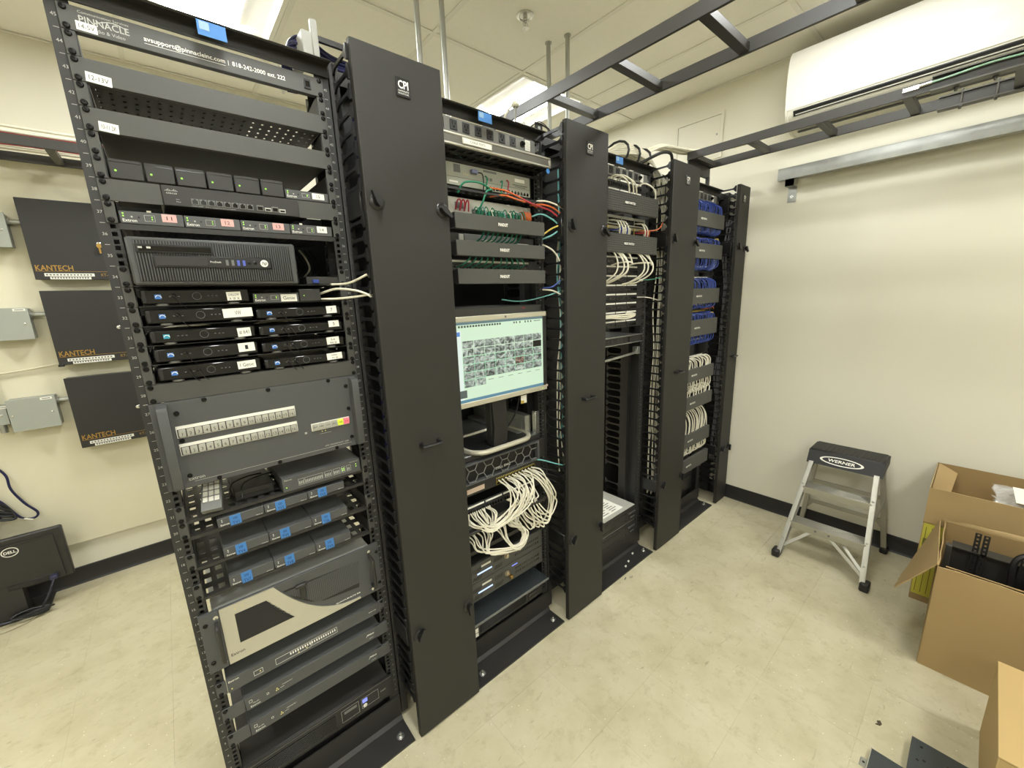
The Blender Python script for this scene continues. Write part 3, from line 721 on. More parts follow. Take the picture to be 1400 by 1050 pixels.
# U29-33 set-top boxes: shelves first
for k in range(33, 28, -1):
    sh = thing('rack_shelf', 'thin black shelf under the '+{33:'topmost',32:'second',31:'middle',30:'fourth',29:'lowest'}[k]+' pair of set-top boxes', 'rack shelf', (0, 0, uz(k)))
    part(sh, 'tray', MB().cbox(-.2225, .2225, -.004, .30, uz(k), uz(k)+.0016, .0005).box(-.2225, -.221, 0, .3, uz(k)+.0016, uz(k)+.025).box(.221, .2225, 0, .3, uz(k)+.0016, uz(k)+.025), BLACK)
    ears(sh, 0, .2225, uz(k)+.0004, uz(k+1)-.0004); screws(sh, 0, [uz(k)+.0065, uz(k)+.038], -.004)
LOGOB = mat('logo_blue', (.07, .28, .75), emit=.55)
LOGOC = mat('logo_cyan', (.06, .5, .62), emit=.6)
PADM = mat('dpad_grey', '#55585a', .35)
def stb(label, x0, x1, z0, z1, sticker, txt, logo=0, wires=2, y=-.008):
    t = thing('set_top_box', label, 'set-top box', ((x0+x1)/2, .1, z0), 'satellite set-top boxes in the rack')
    w = x1-x0; zm = (z0+.004+z1)/2
    part(t, 'case', MB().cbox(x0, x1, y, .17, z0+.004, z1, .003), GLOSS)
    part(t, 'end_cap', MB().cbox(x0+.003, x0+.010, y-.0012, y+.002, z0+.007, z1-.003, .001), DARK)
    for xx in (x0+.035, x1-.035): part(t, 'foot', MB().lathe((xx, .005, z0), (0,0,1), [(.012,0),(.013,.003),(.013,.0045)], 14), MIDG)
    if logo is not None:
        lx = x0+.030
        lo = part(t, 'logo', MB().box(lx-.0058, lx+.0058, y-.0008, y, zm-.0050, zm+.0050), LOGOC if logo else LOGOB)
        part(lo, 'swoosh', MB().tube(spline([(lx-.005,y-.0012,zm-.001),(lx-.001,y-.0012,zm+.003),(lx+.004,y-.0012,zm+.0015),(lx+.006,y-.0012,zm-.002)], 4), .0009, 5), PRINT)
    px = x0+w*.485; dp = MB()
    for s in range(16):
        a, b = 2*math.pi*s/16, 2*math.pi*(s+1)/16
        dp.tube([(px+.0085*math.cos(a), y-.0006, zm+.0085*math.sin(a)), (px+.0085*math.cos(b), y-.0006, zm+.0085*math.sin(b))], .0006, 5)
    part(t, 'dpad', dp, PADM)
    bt = MB()
    for q in (-.05, -.042, -.034, .022, .03, .038): bt.box(px+q-.0018, px+q+.0018, y-.0006, y, zm-.001, zm+.001)
    part(t, 'buttons', bt, PADM)
    if sticker: tag(t, *sticker, y-.0006, txt, tilt=.03)
    for q in range(wires):
        wx = x0+.058+.018*q
        part(t, 'emitter', MB().lathe((wx, y, zm+.002), (0,-1,0), [(.0045,0),(.0045,.003),(.0025,.005)], 10), GLOSS)
        cable('lead', [(wx,y-.005,zm+.002),(wx+.003,y-.012,zm-.004),(wx+.009,y-.011,zm-.016),(wx+.016,y-.004,zm-.024),(wx+.02,.01,zm-.026)], .0010, CABK, '', parent=t, n=5)
    return t
xa, xb = -.2145, -.0065
names = ['topmost', 'second', 'third', 'fourth', 'lowest']
tops = [1.5985, 1.5535, 1.5055, 1.4630, 1.4210]; txl = [('CHILLOW\n X III X', (-.055,-.025,1.569,1.590)), ('VW', (-.069,-.006,1.5275,1.5495)), ('# 641', (-.046,-.017,1.478,1.500)), ('1', (-.050,-.014,1.4395,1.4615)), ('1 Genie', (-.058,-.018,1.396,1.4155))]
for k in range(5):
    z0 = uz(33-k)+.0017
    stb(names[k]+' set-top box of the left column, sticker reading '+txl[k][0].split()[0].lower().replace('#','641'), xa, xb, z0, min(tops[k], z0+.037), txl[k][1], txl[k][0], 1 if k == 2 else 0, 1 if k in (0,1,3) else 0 if k == 2 else 2)
xa, xb = .0015, .2145
txr = [('7', (.175,.203,1.526,1.546)), ('5', (.176,.205,1.4865,1.5045)), ('3-4\nWK 30', (.165,.200,1.4365,1.4575)), ('lobby\nTV 30', (.160,.203,1.392,1.411))]
for k in range(4):
    z0 = uz(32-k)+.0017
    stb(['topmost', 'second', 'third', 'lowest'][k]+' set-top box of the right column, below the small boxes', xa, xb, z0, z0+.030, txr[k][1], txr[k][0], 0, [1,2,2,2][k])
extron('small grey interface box beside the topmost set-top box', .0015, .1090, uz(33)+.0018, uz(33)+.0262, (.065, .104, 1.5625, 1.5815, 'Genie'))
t = thing('power_adapter', 'small black adapter with a green light above the right set-top boxes', 'adapter', (.138, 0, uz(33)))
part(t, 'case', MB().cbox(.1105, .166, -.006, .09, uz(33)+.0018, uz(33)+.0355, .002), BLACK); leds(t, [(.1225, 1.577)], -.006, .0014)
for k, (za, lb) in enumerate([(1.6145, 'upper'), (1.585, 'middle'), (1.570, 'lower')]):
    pts = [(.155,.05,za-.004),(.20,.0,za-.008),(.235,-.045,za-.006),(.268,-.085,za+.012),(.282,-.105,za+.022)] if k == 0 else \
          [(.170,.02,za-.004),(.205,-.02,za+.008),(.245,-.06,za+.002),(.270,-.09,za-.012),(.284,-.10,za-.03)] if k == 1 else [(.166,.02,za-.004),(.21,-.02,za-.004),(.25,-.06,za+.0),(.272,-.085,za+.004),(.285,-.10,za+.006)]
    cable('patch_cable', pts, .0032, CABW, lb+' white cable leaving the nearest rack into the wide cable manager', 'cable')
t = thing('cable_bracket', 'small black bracket holding a blue connector beside the desktop computer', 'bracket', (.18, .0, 1.605))
part(t, 'plate', MB().cbox(.135, .222, -.002, .05, 1.6075, 1.628, .001), BLACK); part(t, 'plug', MB().cbox(.150, .166, -.010, -.002, 1.610, 1.620, .001), CABB)
for k in range(6):
    x = .125+.014*k
    cable('lead', [(x,.16,1.715),(x+.01,.14,1.69),(x+.02,.15,1.66),(x+.012,.2,1.635)], .003, [CABW, CABK, CABK][k % 3], 'loose lead hanging to the right of the desktop computer, '+nth_(k), 'cable', 'leads beside the desktop computer')
# U28 blank
upanel('blank_panel', 'plain dark blank panel above the wide button matrix', 'rack panel', 0, 28)
# U23-27 matrix switcher
z0, z1, y = uz(23)+.0006, uz(28)-.0006, -.006
t = thing('matrix_switcher', 'large charcoal matrix switcher with two rows of numbered buttons', 'switcher', (0, 0, z0))
part(t, 'face_plate', MB().cbox(-HX-.002, HX, y, -.0005, z0, z1, .0008), CHAR)
part(t, 'chassis', MB().box(-.215, .215, -.0005, .32, z0+.003, z1-.003), BLACK)
for s in (-1, 1):
    x = s*.2215; hb = MB().prism([(y,z0+.004),(-.034,z0+.008),(-.038,z0+.016),(-.038,z1-.016),(-.034,z1-.008),(y,z1-.004)], 0, x-.0095, x+.0095)
    part(t, 'handle', hb, CHAR)
for (x, z) in ((-.14, z1-.006), (.0, z1-.006), (.155, z1-.006), (-.14, z0+.006), (.0, z0+.006), (.155, z0+.006), (-.197, z1-.03), (-.197, z0+.03), (.203, z1-.03), (.203, z0+.03), (-.197, z1-.10), (.203, z1-.10)):
    inst(t, 'screw', SCR, (x, y, z))
BTN = mat('button_grey', '#a9a89d', .45); BTNF = mat('button_frame', '#dcdace', .5)
for r, (za, zb_) in enumerate(((1.2455, 1.2745), (1.2005, 1.2295))):
    rw = part(t, 'button_strip', MB().cbox(-.205, .057, y-.0022, y, za-.001, zb_, .0006), BTNF)
    part(rw, 'label_strip', MB().box(-.202, .054, y-.0026, y-.0022, zb_-.007, zb_-.002), WHITE)
    part(rw, 'recess', MB().box(-.203, .055, y-.0025, y-.0022, za+.0005, zb_-.008), DARK)
    bl = MB()
    for k in range(16):
        x = -.2022+k*.01605
        part(rw, 'button', MB().cbox(x+.0008, x+.0152, y-.0055, y-.002, za+.0012, zb_-.0088, .0012), BTN)
        addtext(bl, str(k+1), (x+.008, y-.0057, za+.0050), .0075, align='c')
    part(rw, 'numbers', bl, INK, smooth=False)
rw = part(t, 'button_strip', MB().cbox(.092, .201, y-.0022, y, 1.1885, 1.2115, .0006), BTNF)
for k in range(6):
    x = .0935+k*.0178
    part(rw, 'button', MB().cbox(x+.0006, x+.0172, y-.0055, y-.002, 1.1905, 1.2095, .0012), BTN if k < 4 else mat('button_green', (.62, .72, .05), .4, emit=.25) if k == 4 else mat('button_pink', (.85, .16, .22), .4, emit=.25))
tx = MB()
for k, s_ in enumerate(('ENT', 'PRE', 'VW', 'ESC', 'VID', 'AUD')): addtext(tx, s_, (.0935+k*.0178+.0089, y-.0057, 1.1975), .005, align='c', width=.011)
part(rw, 'numbers', tx, INK, smooth=False)
tx = MB(); addtext(tx, 'Extron', (-.200, y-.0004, 1.1325), .0085, width=.032, bold=.008); addtext(tx, 'XTP CROSSPOINT 1600', (.122, y-.0004, 1.1335), .0042, width=.07, bold=.01)
addtext(tx, 'MODULAR DIGITAL MATRIX', (.134, y-.0004, 1.128), .0022, width=.055)
tx.box(.113, .145, y-.0002, y-.0001, 1.1755, 1.1762).box(.073, .079, y-.0002, y-.0001, 1.185, 1.1905)
part(t, 'lettering', tx, GPRINT, smooth=False)
leds(t, [(.120, 1.183), (.129, 1.183)], y, .0016, LEDY)
part(t, 'hairline', MB().box(-.19, .20, y-.0002, y, z0+.0125, z0+.0132), GPRINT)
# U21/22 shelf with remote and interface
def bshelf(k, lab, depth=.36, n=1, lip=True):
    sh = thing('rack_shelf', lab, 'rack shelf', (0, 0, uz(k)))
    us, vs = gridlines(-.2225, .2225, 16, .55), gridlines(.0, depth, 7, .5)
    part(sh, 'tray', MB().plate((0,0,uz(k)+.0015), (1,0,0), (0,1,0), (0,0,-1), us, vs, odd, .0013), BLACK)
    part(sh, 'lip', MB().box(-.2225, .2225, -.003, 0, uz(k)-.0065, uz(k)+.0015), BLACK)
    part(sh, 'side_bracket', MB().box(-.2225, -.221, 0, depth, uz(k), uz(k)+.04*n).box(.221, .2225, 0, depth, uz(k), uz(k)+.04*n), BLACK)
    ears(sh, 0, .2225, uz(k)+.0004, uz(k+n)-.0004); screws(sh, 0, [uz(k)+.0065, uz(k+n)-.0065], -.004)
    return sh
bshelf(21, 'black vented shelf holding a remote control and a grey interface', n=1)
x0, x1, z0, z1, y = -.004, .2165, uz(21)+.0022, uz(22)-.001, -.008
t = thing('control_processor', 'grey control processor with printed status boxes under the button matrix', 'AV processor', (.106, 0, z0))
part(t, 'case', MB().cbox(x0, x1, y, .24, z0, z1, .001), CHAR)
tx = MB(); addtext(tx, 'Extron', (x0+.006, y-.0004, z1-.0085), .0048, width=.019, bold=.008); addtext(tx, 'IPCP PRO 550', (x1-.032, y-.0004, z1-.007), .003, width=.026)
def frame(mb, a, b, c, d, y, w=.0007): mb.box(a, b, y-.0005, y-.0002, c, c+w).box(a, b, y-.0005, y-.0002, d-w, d).box(a, a+w, y-.0005, y-.0002, c, d).box(b-w, b, y-.0005, y-.0002, c, d); return mb
for a, b in ((.037,.052),(.054,.104),(.109,.130),(.134,.155),(.158,.170),(.174,.187)):
    frame(tx, a, b, z0+.010, z0+.029, y)
    for q in range(int((b-a)/.0045)): tx.box(a+.002+q*.0044, a+.0042+q*.0044, y-.0004, y-.0002, z0+.013, z0+.022)
part(t, 'lettering', tx, GPRINT, smooth=False)
leds(t, [(x0+.009, z0+.013), (.161, z0+.017), (.166, z0+.017), (.161, z0+.023), (.166, z0+.023), (.203, z0+.019), (.203, z0+.026)], y, .0018)
t = thing('remote_control', 'silver-keyed remote control leaning on the shelf below the button matrix', 'remote control', (-.165, .02, uz(21)))
R0 = Vector((-.168, -.004, uz(21)+.0075)); ax = Vector((.12, .62, .50)).normalized(); wx = Vector((1, -.19, 0)).normalized(); nz = wx.cross(ax).normalized()
if nz.z < 0: nz = -nz
def rb(mb, a0, a1, b0, b1, c0, c1): 
    v = [R0+wx*a+ax*b+nz*c for c in (c0, c1) for a, b in ((a0,b0),(a1,b0),(a1,b1),(a0,b1))]
    return mb.add(v, [(0,1,2,3),(4,5,6,7),(0,1,5,4),(1,2,6,5),(2,3,7,6),(3,0,4,7)])
part(t, 'body', rb(MB(), -.022, .022, 0, .10, 0, .014), MIDG)
for r in range(4):
    for c in range(3): part(t, 'key', rb(MB(), -.018+c*.0125, -.008+c*.0125, .024+r*.017, .037+r*.017, .014, .0165), BTNF)
t = thing('disc_drive', 'black rectangular box lying on the shelf behind the remote control', 'device', (-.07, .1, uz(21)))
part(t, 'case', MB().cbox(-.115, -.02, .03, .2, uz(21)+.002, uz(21)+.030, .002), DARK); part(t, 'slot', MB().box(-.105, -.03, .0295, .03, uz(21)+.014, uz(21)+.016), GLOSS)
for q, (x, y_) in enumerate([(-.125, .04), (-.1, .02)]): cable('lead', [(x,y_,uz(21)+.012),(x+.01,y_+.03,uz(21)+.04),(x+.05,y_+.05,uz(21)+.045),(x+.09,y_+.09,uz(21)+.03)], .002, CABK, 'thin black lead over the box behind the remote control, '+nth_(q), 'cable', 'leads behind the remote control')
# three rows of interface boxes with blue tape
rows = [(20, 1.0085, 'upper'), (18, .9215, 'middle'), (16, .8345, 'lower')]
vx = [-.1645, -.0567, .0563, .1625]
for r, (k, zt, nm) in enumerate(rows):
    bshelf(k, 'black vented shelf under the '+nm+' row of boxes with blue tape')
    for c in range(3):
        x0, x1 = vx[c]+.0006, vx[c+1]-.0006; z0 = uz(k)+.0022; y = -.004
        num = r*3+c+1
        t = thing('wall_processor', 'dark interface box with blue tape marked VW TV%d' % num, 'AV interface', ((x0+x1)/2, .05, z0), 'interface boxes with blue tape labels')
        part(t, 'case', MB().cbox(x0, x1, y, .125, z0, zt, .0015), CHAR)
        tx = MB(); addtext(tx, 'Extron', (x0+.006, y-.0004, z0+.003), .0046, width=.019, bold=.008); addtext(tx, 'HDMI 4K', (x1-.020, y-.0004, z0+.003), .002, width=.016)
        part(t, 'lettering', tx, PRINT, smooth=False); leds(t, [(x0+.010, z0+.0145), (x0+.010, z0+.019)], y, .0015, mat('led_white', (.9,.9,.75), emit=.5))
        a = x0+.027
        tag(t, a, a+.025, z0-.003, zt-.0003, y-.0006, 'VW\nTV%d' % num, m=BLUET, tilt=.02, ink=mat('navy_ink', '#101a4c', .7))
    for q in range(5):
        x = -.12+.06*q
        cable('lead', [(x,.128,zt-.012),(x+.01,.16,zt+.014),(x+.04,.15,zt+.026),(x+.07,.12,zt+.014),(x+.08,.17,zt-.01)], .0042, CABK, 'thick black lead looping behind the '+nm+' row of taped boxes, '+nth_(q), 'cable', 'leads behind the taped boxes, '+nm+' row')
    part_z = uz(k-1)
# U11-14 quantum processor
z0, z1, y = uz(11)+.0005, uz(15)-.0005, -.012
t = thing('video_processor', 'silver and charcoal video wall processor with curved front and mesh vents', 'video processor', (0, 0, z0))
part(t, 'chassis', MB().box(-.214, .214, .0, .38, z0+.003, z1-.004), mat('zinc_chassis', '#b9bab4', .38, .5))
part(t, 'face_plate', MB().cbox(-.2005, HX, y+.003, -.0005, z0, z1, .0008), CHAR)
# silver swoop panel
def swz(x):   # lower right boundary of silver field (upper edge), falling from (-.07,z1) to (.165, z0+.004)
    tt = (x+.07)/.235; return z1-.001-(z1-z0-.012)*(1-(1-tt)**2.4)
poly = [(-.1995, z0+.0008), (.06, z0+.0008)]
poly += [(.06+.105*q/6, z0+.0008+.0035*(q/6)**2) for q in range(1, 7)]
up_ = [( -.07+.235*q/16, max(swz(-.07+.235*q/16), z0+.0062)) for q in range(16, -1, -1)]
poly += up_ + [(-.1995, z1-.0008)]
part(t, 'silver_panel', MB().prism(poly, 1, y, y+.003), SILV)
# mesh vents
MESHV = mat('vent_mesh', '#222222', .6)
def vent(root, poly_fn, xa, xb, za, zb_, y, n, m_, mm):
    us, vs = gridlines(0, xb-xa, n, .55), gridlines(0, zb_-za, m_, .5)
    def hole(i, j):
        return i % 2 == 1 and j % 2 == 1
    mb = MB(); 
    def cut(i, j):
        cx, cz = xa+(us[i]+us[i+1])/2, za+(vs[j]+vs[j+1])/2
        return hole(i, j) or not poly_fn(cx, cz)
    mb.plate((xa,y,za), (1,0,0), (0,0,1), (0,1,0), us, vs, cut, .0008); return part(root, 'vent', mb, mm)
vb = part(t, 'vent_backing', MB().prism([(-.168,.6345),(-.03,.6345),(-.055,.665),(-.075,.695),(-.092,.7265),(-.168,.7265)], 1, y-.0008, y-.0002), DARK)
vent(vb, lambda x, z: x < -.032-(z-.6345)*.66 and z > .636, -.167, -.030, .6355, .7255, y-.0016, 26, 17, MESHV)
vb = part(t, 'vent_backing', MB().prism([(-.048,.730),(-.02,.690),(.02,.655),(.055,.640),(.165,.628),(.172,.722)], 1, y+.0018, y+.0026), DARK)
vent(vb, lambda x, z: z > .642 and x < .17 and z < .724 and z > .726-(x+.048)*.95, -.046, .172, .636, .728, y+.001, 40, 17, CHAR)
part(t, 'thumb_lever', MB().cbox(-.016, .016, y-.010, y+.003, .7215, .7335, .003).cbox(-.006, .010, y-.004, y+.003, .680, .7215, .002), BLACK)
for s in (-1, 1):
    xe = -.2215 if s < 0 else .222
    if s < 0: part(t, 'ear', MB().cbox(-.2445, -.2012, y-.001, -.0005, z0-.0, z1, .0008), CHAR)
    hb = part(t, 'handle', MB().tube(spline([(s*.2085,y,z0+.034),(s*.2085,y-.026,z0+.038),(s*.2085,y-.030,z0+.05),(s*.2085,y-.030,z1-.05),(s*.2085,y-.026,z1-.038),(s*.2085,y,z1-.034)], 3), .0055, 8), BLACK)
    for z in (z0+.018, z1-.018): part(hb, 'mount', MB().lathe((s*.2085, y, z), (0,-1,0), [(.006,0),(.006,.002),(.003,.003)], 10), ZINC)
screws(t, 0, [z0+.03, z1-.03], y-.001)
tx = MB(); addtext(tx, 'Extron', (-.193, y-.0004, z0+.0225), .0085, width=.032, bold=.008); part(t, 'lettering', tx, INK, smooth=False)
tx = MB(); addtext(tx, 'QUANTUM ELITE 408', (.088, y+.0026, z0+.022), .005, width=.078, bold=.02); part(t, 'lettering', tx, PRINT, smooth=False)
leds(t, [(-.165, .742), (-.148, .742)], y, .0015, LEDY)
# three one-unit audio/video units
def rowdev(k, lab, left_gap, name='audio_processor'):
    z0, z1, y = uz(k)+.0008, uz(k+1)-.0012, -.008
    t = thing(name, lab, 'AV processor', (0, 0, z0))
    part(t, 'case', MB().cbox(-.2165 if not left_gap else -.186, .2165, y, .28, z0, z1, .0012), CHAR)
    if left_gap:
        part(t, 'ear', MB().cbox(-HX, -.1875, -.005, -.001, z0, z1, .0008).box(-.190, -.1875, -.001, .06, z0, z1), CHAR)
    else:
        part(t, 'ear', MB().cbox(-HX, -.2175, -.005, -.001, z0, z1, .0008), CHAR)
    part(t, 'ear', MB().cbox(.2175 if not left_gap else .197, HX, -.0095 if left_gap else -.005, -.001, z0, z1, .0008), CHAR)
    screws(t, 0, [z0+.006, z1-.006], -.005)
    tx = MB(); x0 = -.212 if not left_gap else -.181
    addtext(tx, 'Extron', (x0+.006 if left_gap else x0, y-.0004, z1-.011 if not left_gap else z0+.006), .0058, width=.024, bold=.008)
    if not left_gap:
        frame(tx, -.153, -.130, z0+.012, z0+.027, y); frame(tx, -.097, .0, z0+.010, z0+.030, y); frame(tx, .002, .080, z0+.012, z0+.031, y)
        for q in range(20): tx.box(-.058+q*.0068, -.0545+q*.0068, y-.0005, y-.0002, z0+.019, z0+.0265)
        addtext(tx, 'DMP 128', (.185, y-.0004, z0+.018), .0035, width=.024)
        leds(t, [(-.137, z0+.019), (x0+.005, z0+.010), (-.035, z0+.0135), (-.012, z0+.0145)], y, .0018, LEDY)
    else:
        addtext(tx, 'XPA 2002', (x0+.012, y-.0004, z0+.016), .003, width=.016); frame(tx, x0+.004, x0+.012, z0+.022, z0+.031, y)
        frame(tx, -.133, -.127, z0+.018, z0+.024, y)
        addtext(tx, 'LIMITER/PROTECT', (-.092, y-.0004, z0+.023), .0028, width=.028); addtext(tx, 'SIGNAL', (-.098, y-.0004, z0+.016), .0025)
        addtext(tx, 'JWave', (.165, y-.0004, z0+.020), .0085, width=.026, slant=.5, bold=.02); addtext(tx, 'AMP 200', (.176, y-.0004, z0+.009), .0025)
        leds(t, [(-.108, z0+.015), (-.103, z0+.0155), (-.106, z0+.021)], y, .0018, LEDY)
    part(t, 'lettering', tx, PRINT, smooth=False)
rowdev(9, 'grey single-unit audio processor just below the silver video processor', False)
rowdev(7, 'upper of two matching grey amplifiers near the bottom of the nearest rack', True)
rowdev(5, 'lower of two matching grey amplifiers near the bottom of the nearest rack', True)
# UPS at the bottom
z0, z1, y = uz(1)+.0008, uz(3)-.001, -.010
t = thing('rack_ups', 'black rack power supply with a small blue-lit display at the rack bottom', 'power supply', (0, 0, z0))
part(t, 'case', MB().cbox(-.222, .222, y+.006, .42, z0, z1, .0015), BLACK)
part(t, 'front', MB().cbox(-.235, .235, y, y+.006, z0, z1, .002), DARK)
vf = part(t, 'vent_slots', MB().box(-.21, .035, y-.0004, y, z0+.012, z0+.066), GLOSS)
for q in range(9):
    part(vf, 'louver', MB().cbox(-.208, .033, y-.003, y-.0004, z0+.015+q*.0058, z0+.0178+q*.0058, .0008), BLACK)
part(t, 'trim_line', MB().box(-.232, .232, y-.0006, y, z1-.009, z1-.008), MIDG)
ds = part(t, 'display', MB().cbox(.052, .114, y-.002, y, z0+.018, z0+.068, .001), DARK); frame_mb = frame(MB(), .054, .112, z0+.020, z0+.066, y-.002); part(ds, 'bezel', frame_mb, GPRINT)
part(ds, 'screen', MB().box(.063, .105, y-.0025, y-.002, z0+.048, z0+.058), MIDG)
part(t, 'blue_button', MB().cbox(.125, .142, y-.002, y, z0+.043, z0+.058, .001), LCDB); part(t, 'round_button', MB().lathe((.133, y, z0+.030), (0,-1,0), [(.007,0),(.007,.0015),(.0045,.002)], 14), BTNF)
tx = frame(MB(), .122, .182, z0+.022, z0+.062, y); addtext(tx, 'SMART', (.19, y-.0004, z0+.040), .005, width=.02); part(t, 'lettering', tx, GPRINT, smooth=False)
# ================================================================ rack 2 (monitor rack)
OUTL = MB().cbox(-.0145, .0145, -.003, 0, -.0155, .0155, .001); OUTL = mesh('outlet', OUTL, DARK)
SLOT = MB().box(-.0065,-.0045,-.0036,-.003,0,.0085).box(.0045,.0065,-.0036,-.003,0,.0075).lathe((0,-.003,-.006), (0,-1,0), [(.003,0),(.003,.0006)], 10); SLOT = mesh('slots', SLOT, GLOSS)
PDUG = mat('strip_grey', '#6e6d66', .45, 0, .05, 600)
def pdu(i, xs_, lab, sw=.154, lbl=.183):
    x = RX[i]; z0, z1, y = uz(45)+.0005, uz(46)-.0005, -.012
    t = thing('power_strip', lab, 'power strip', (x, 0, z0), 'rack power strips')
    part(t, 'case', MB().cbox(x-.222, x+.222, y, .05, z0, z1, .0015), PDUG); part(t, 'ear', MB().cbox(x-HX, x-.2225, -.004, -.0005, z0, z1, .0006).cbox(x+.2225, x+HX, -.004, -.0005, z0, z1, .0006), PANEL)
    for q in xs_:
        o = inst(t, 'outlet', OUTL, (x+q, y, (z0+z1)/2)); 
        inst(o, 'slots', SLOT, (x+q, y, (z0+z1)/2))
    part(t, 'switch', MB().lathe((x+sw, y, (z0+z1)/2), (0,-1,0), [(.011,0),(.011,.004),(.008,.005),(.006,.012),(.0001,.012)], 14), GLOSS)
    tg = part(t, 'rating_label', MB().box(x+lbl-.014, x+lbl+.012, y-.0005, y, z0+.004, z1-.003), WHITE)
    tx = MB()
    for q in range(6): tx.box(x+lbl-.011, x+lbl+.009-.004*(q % 2), y-.0008, y-.0005, z0+.008+q*.005, z0+.0095+q*.005)
    part(tg, 'print', tx, GPRINT); screws(t, x, [z0+.006, z1-.006], -.004)
X = RX[1]
pdu(1, [-.2025, -.151, -.1015, -.051, .001, .055, .107], 'grey power strip at the top of the monitor rack')
# keyboard drawer pulled slightly forward
y = -.078; z0, z1 = 2.0285, 2.0655
t = thing('keyboard_drawer', 'silver-edged keyboard drawer pulled out below the power strip', 'drawer', (X, 0, z0))
dr = MB(); e = .0075
dr.cbox(X-.241, X+.241, y, y+.012, z1-e, z1, .002).cbox(X-.241, X+.241, y, y+.012, z0, z0+e, .002).cbox(X-.241, X-.231, y, y+.012, z0+e, z1-e, .001).cbox(X+.231, X+.241, y, y+.012, z0+e, z1-e, .001)
part(t, 'front_frame', dr, SILV); part(t, 'front_panel', MB().box(X-.231, X+.231, y+.003, y+.008, z0+e, z1-e), mat('pewter', '#6a6860', .35, .4))
lb_ = part(t, 'label_holder', MB().cbox(X-.165, X-.045, y-.002, y+.003, z0+.0085, z1-.009, .001), SILV)
part(lb_, 'paper_label', MB().box(X-.160, X-.050, y-.0025, y-.002, z0+.011, z1-.0115), WHITE)
tx = MB(); addtext(tx, 'CABLE TESTS', (X-.105, y-.0028, z0+.0155), .006, width=.06, align='c'); part(lb_, 'lettering', tx, INK, smooth=False)
us, vs = gridlines(-.228, .228, 13, .6), gridlines(y+.02, .30, 8, .55)
part(t, 'slotted_floor', MB().plate((X,0,z0+.003), (1,0,0), (0,1,0), (0,0,-1), us, vs, odd, .0015), BLACK)
part(t, 'keyboard', MB().cbox(X-.22, X+.22, y+.02, .16, z0+.008, z0+.022, .003), DARK); part(t, 'cover', MB().box(X-.228, X+.228, y+.012, .30, z0+.023, z0+.025), BLACK)  # unseen keyboard body and cover, added so the floor slots stay dark
part(t, 'slide', MB().box(X-.2385, X-.230, y+.012, .32, z0, z1-.008).box(X+.230, X+.2385, y+.012, .32, z0, z1-.008), BLACK)
part(t, 'front_lip', MB().cbox(X-.215, X+.232, -.006, .004, 2.004, 2.014, .001), BLACK)
part(t, 'blue_sticker', MB().lathe((X+.222, y-.001, z0-.012), (0,-1,0), [(.009,0),(.009,.001)], 16), mat('sticker_blue', '#3f7fc4', .5))
part(t, 'sticker_tab', MB().box(X+.220, X+.224, y-.001, y+.002, z0-.012, z0+.001), DARK)
for q in range(3): cable('patch_cable', [(X-.21,.02,z0+.012),(X-.15,-.0,z0+.010-.002*q),(X-.10,.03,z0+.009),(X-.03,.06,z0+.012+.002*q)], .003, CABT, 'teal cord lying in the slotted keyboard drawer'+', '+nth_(q), 'cable', 'teal cords in the keyboard drawer')
# added plain sheet that keeps the openings of the monitor rack dark
t = thing('view_blocker', 'added black sheet blocking the view behind the monitor rack', 'backing sheet', (X, .42, .45))
us = [-.24, .300, .322, .331, .353, .46]; vs = [0, 1.065, 1.098, 1.112, 1.145, 1.53]
part(t, 'sheet', MB().plate((X,.44,.45), (1,0,0), (0,0,1), (0,1,0), us, vs, lambda i, j: False, .002), DARK)
# telephone system
z0, z1, y = uz(41)+.018, uz(43)+.0, -.004
t = thing('telephone_system', 'pale grey telephone system chassis with a row of dark jacks', 'telephone system', (X, 0, z0))
PBX = mat('pbx_grey', '#a5a698', .45, .15)
part(t, 'chassis', MB().cbox(X-.205, X+.197, y, .25, z0, z1, .001), PBX)
part(t, 'seam', MB().box(X-.204, X+.196, y-.0004, y, z0+.026, z0+.0268).box(X+.1965, X+.1985, y-.004, .01, z0-.012, z1), DARK)
for q in range(13):
    xx = X-.022+q*.0158+(.010 if q > 5 else 0)
    part(t, 'jack', MB().box(xx, xx+.011, y-.0006, y, z0+.004, z0+.012).box(xx+.003, xx+.008, y-.0006, y, z0+.012, z0+.0155), GLOSS)
dt = MB().box(X-.155, X-.128, y-.0005, y, z0+.042, z1-.004).box(X-.03, X+.03, y-.0005, y, z1-.011, z1-.004)
for q in range(2): dt.box(X-.018+q*.016, X-.007+q*.016, y-.0006, y, z0+.033, z0+.043)
part(t, 'printed_marks', dt, MIDG); part(t, 'type_label', MB().box(X+.118, X+.168, y-.0006, y, z0+.048, z0+.060).box(X-.175, X-.14, y-.0006, y, z0+.008, z0+.014), WHITE)
part(t, 'card_slot', MB().box(X+.108, X+.182, y-.0006, y, z0+.036, z0+.038).box(X+.118, X+.172, y-.0006, y, z0+.0305, z0+.032), DARK)
leds(t, [(X-.115+.009*q, z0+.040) for q in range(3)], y, .0016, LEDY)
vg = part(t, 'video_plug', MB().cbox(X-.088, X-.062, y-.014, y, z0+.045, z0+.058, .002), mat('plug_lilac', '#7f84a5', .5))
cable('cord', [(X-.065,y-.010,z0+.050),(X-.050,y-.02,z0+.045),(X-.044,y-.018,z0+.02),(X-.04,y-.01,z0-.012)], .002, CABK, 'thin black cord hanging across the pale telephone system', 'cable')
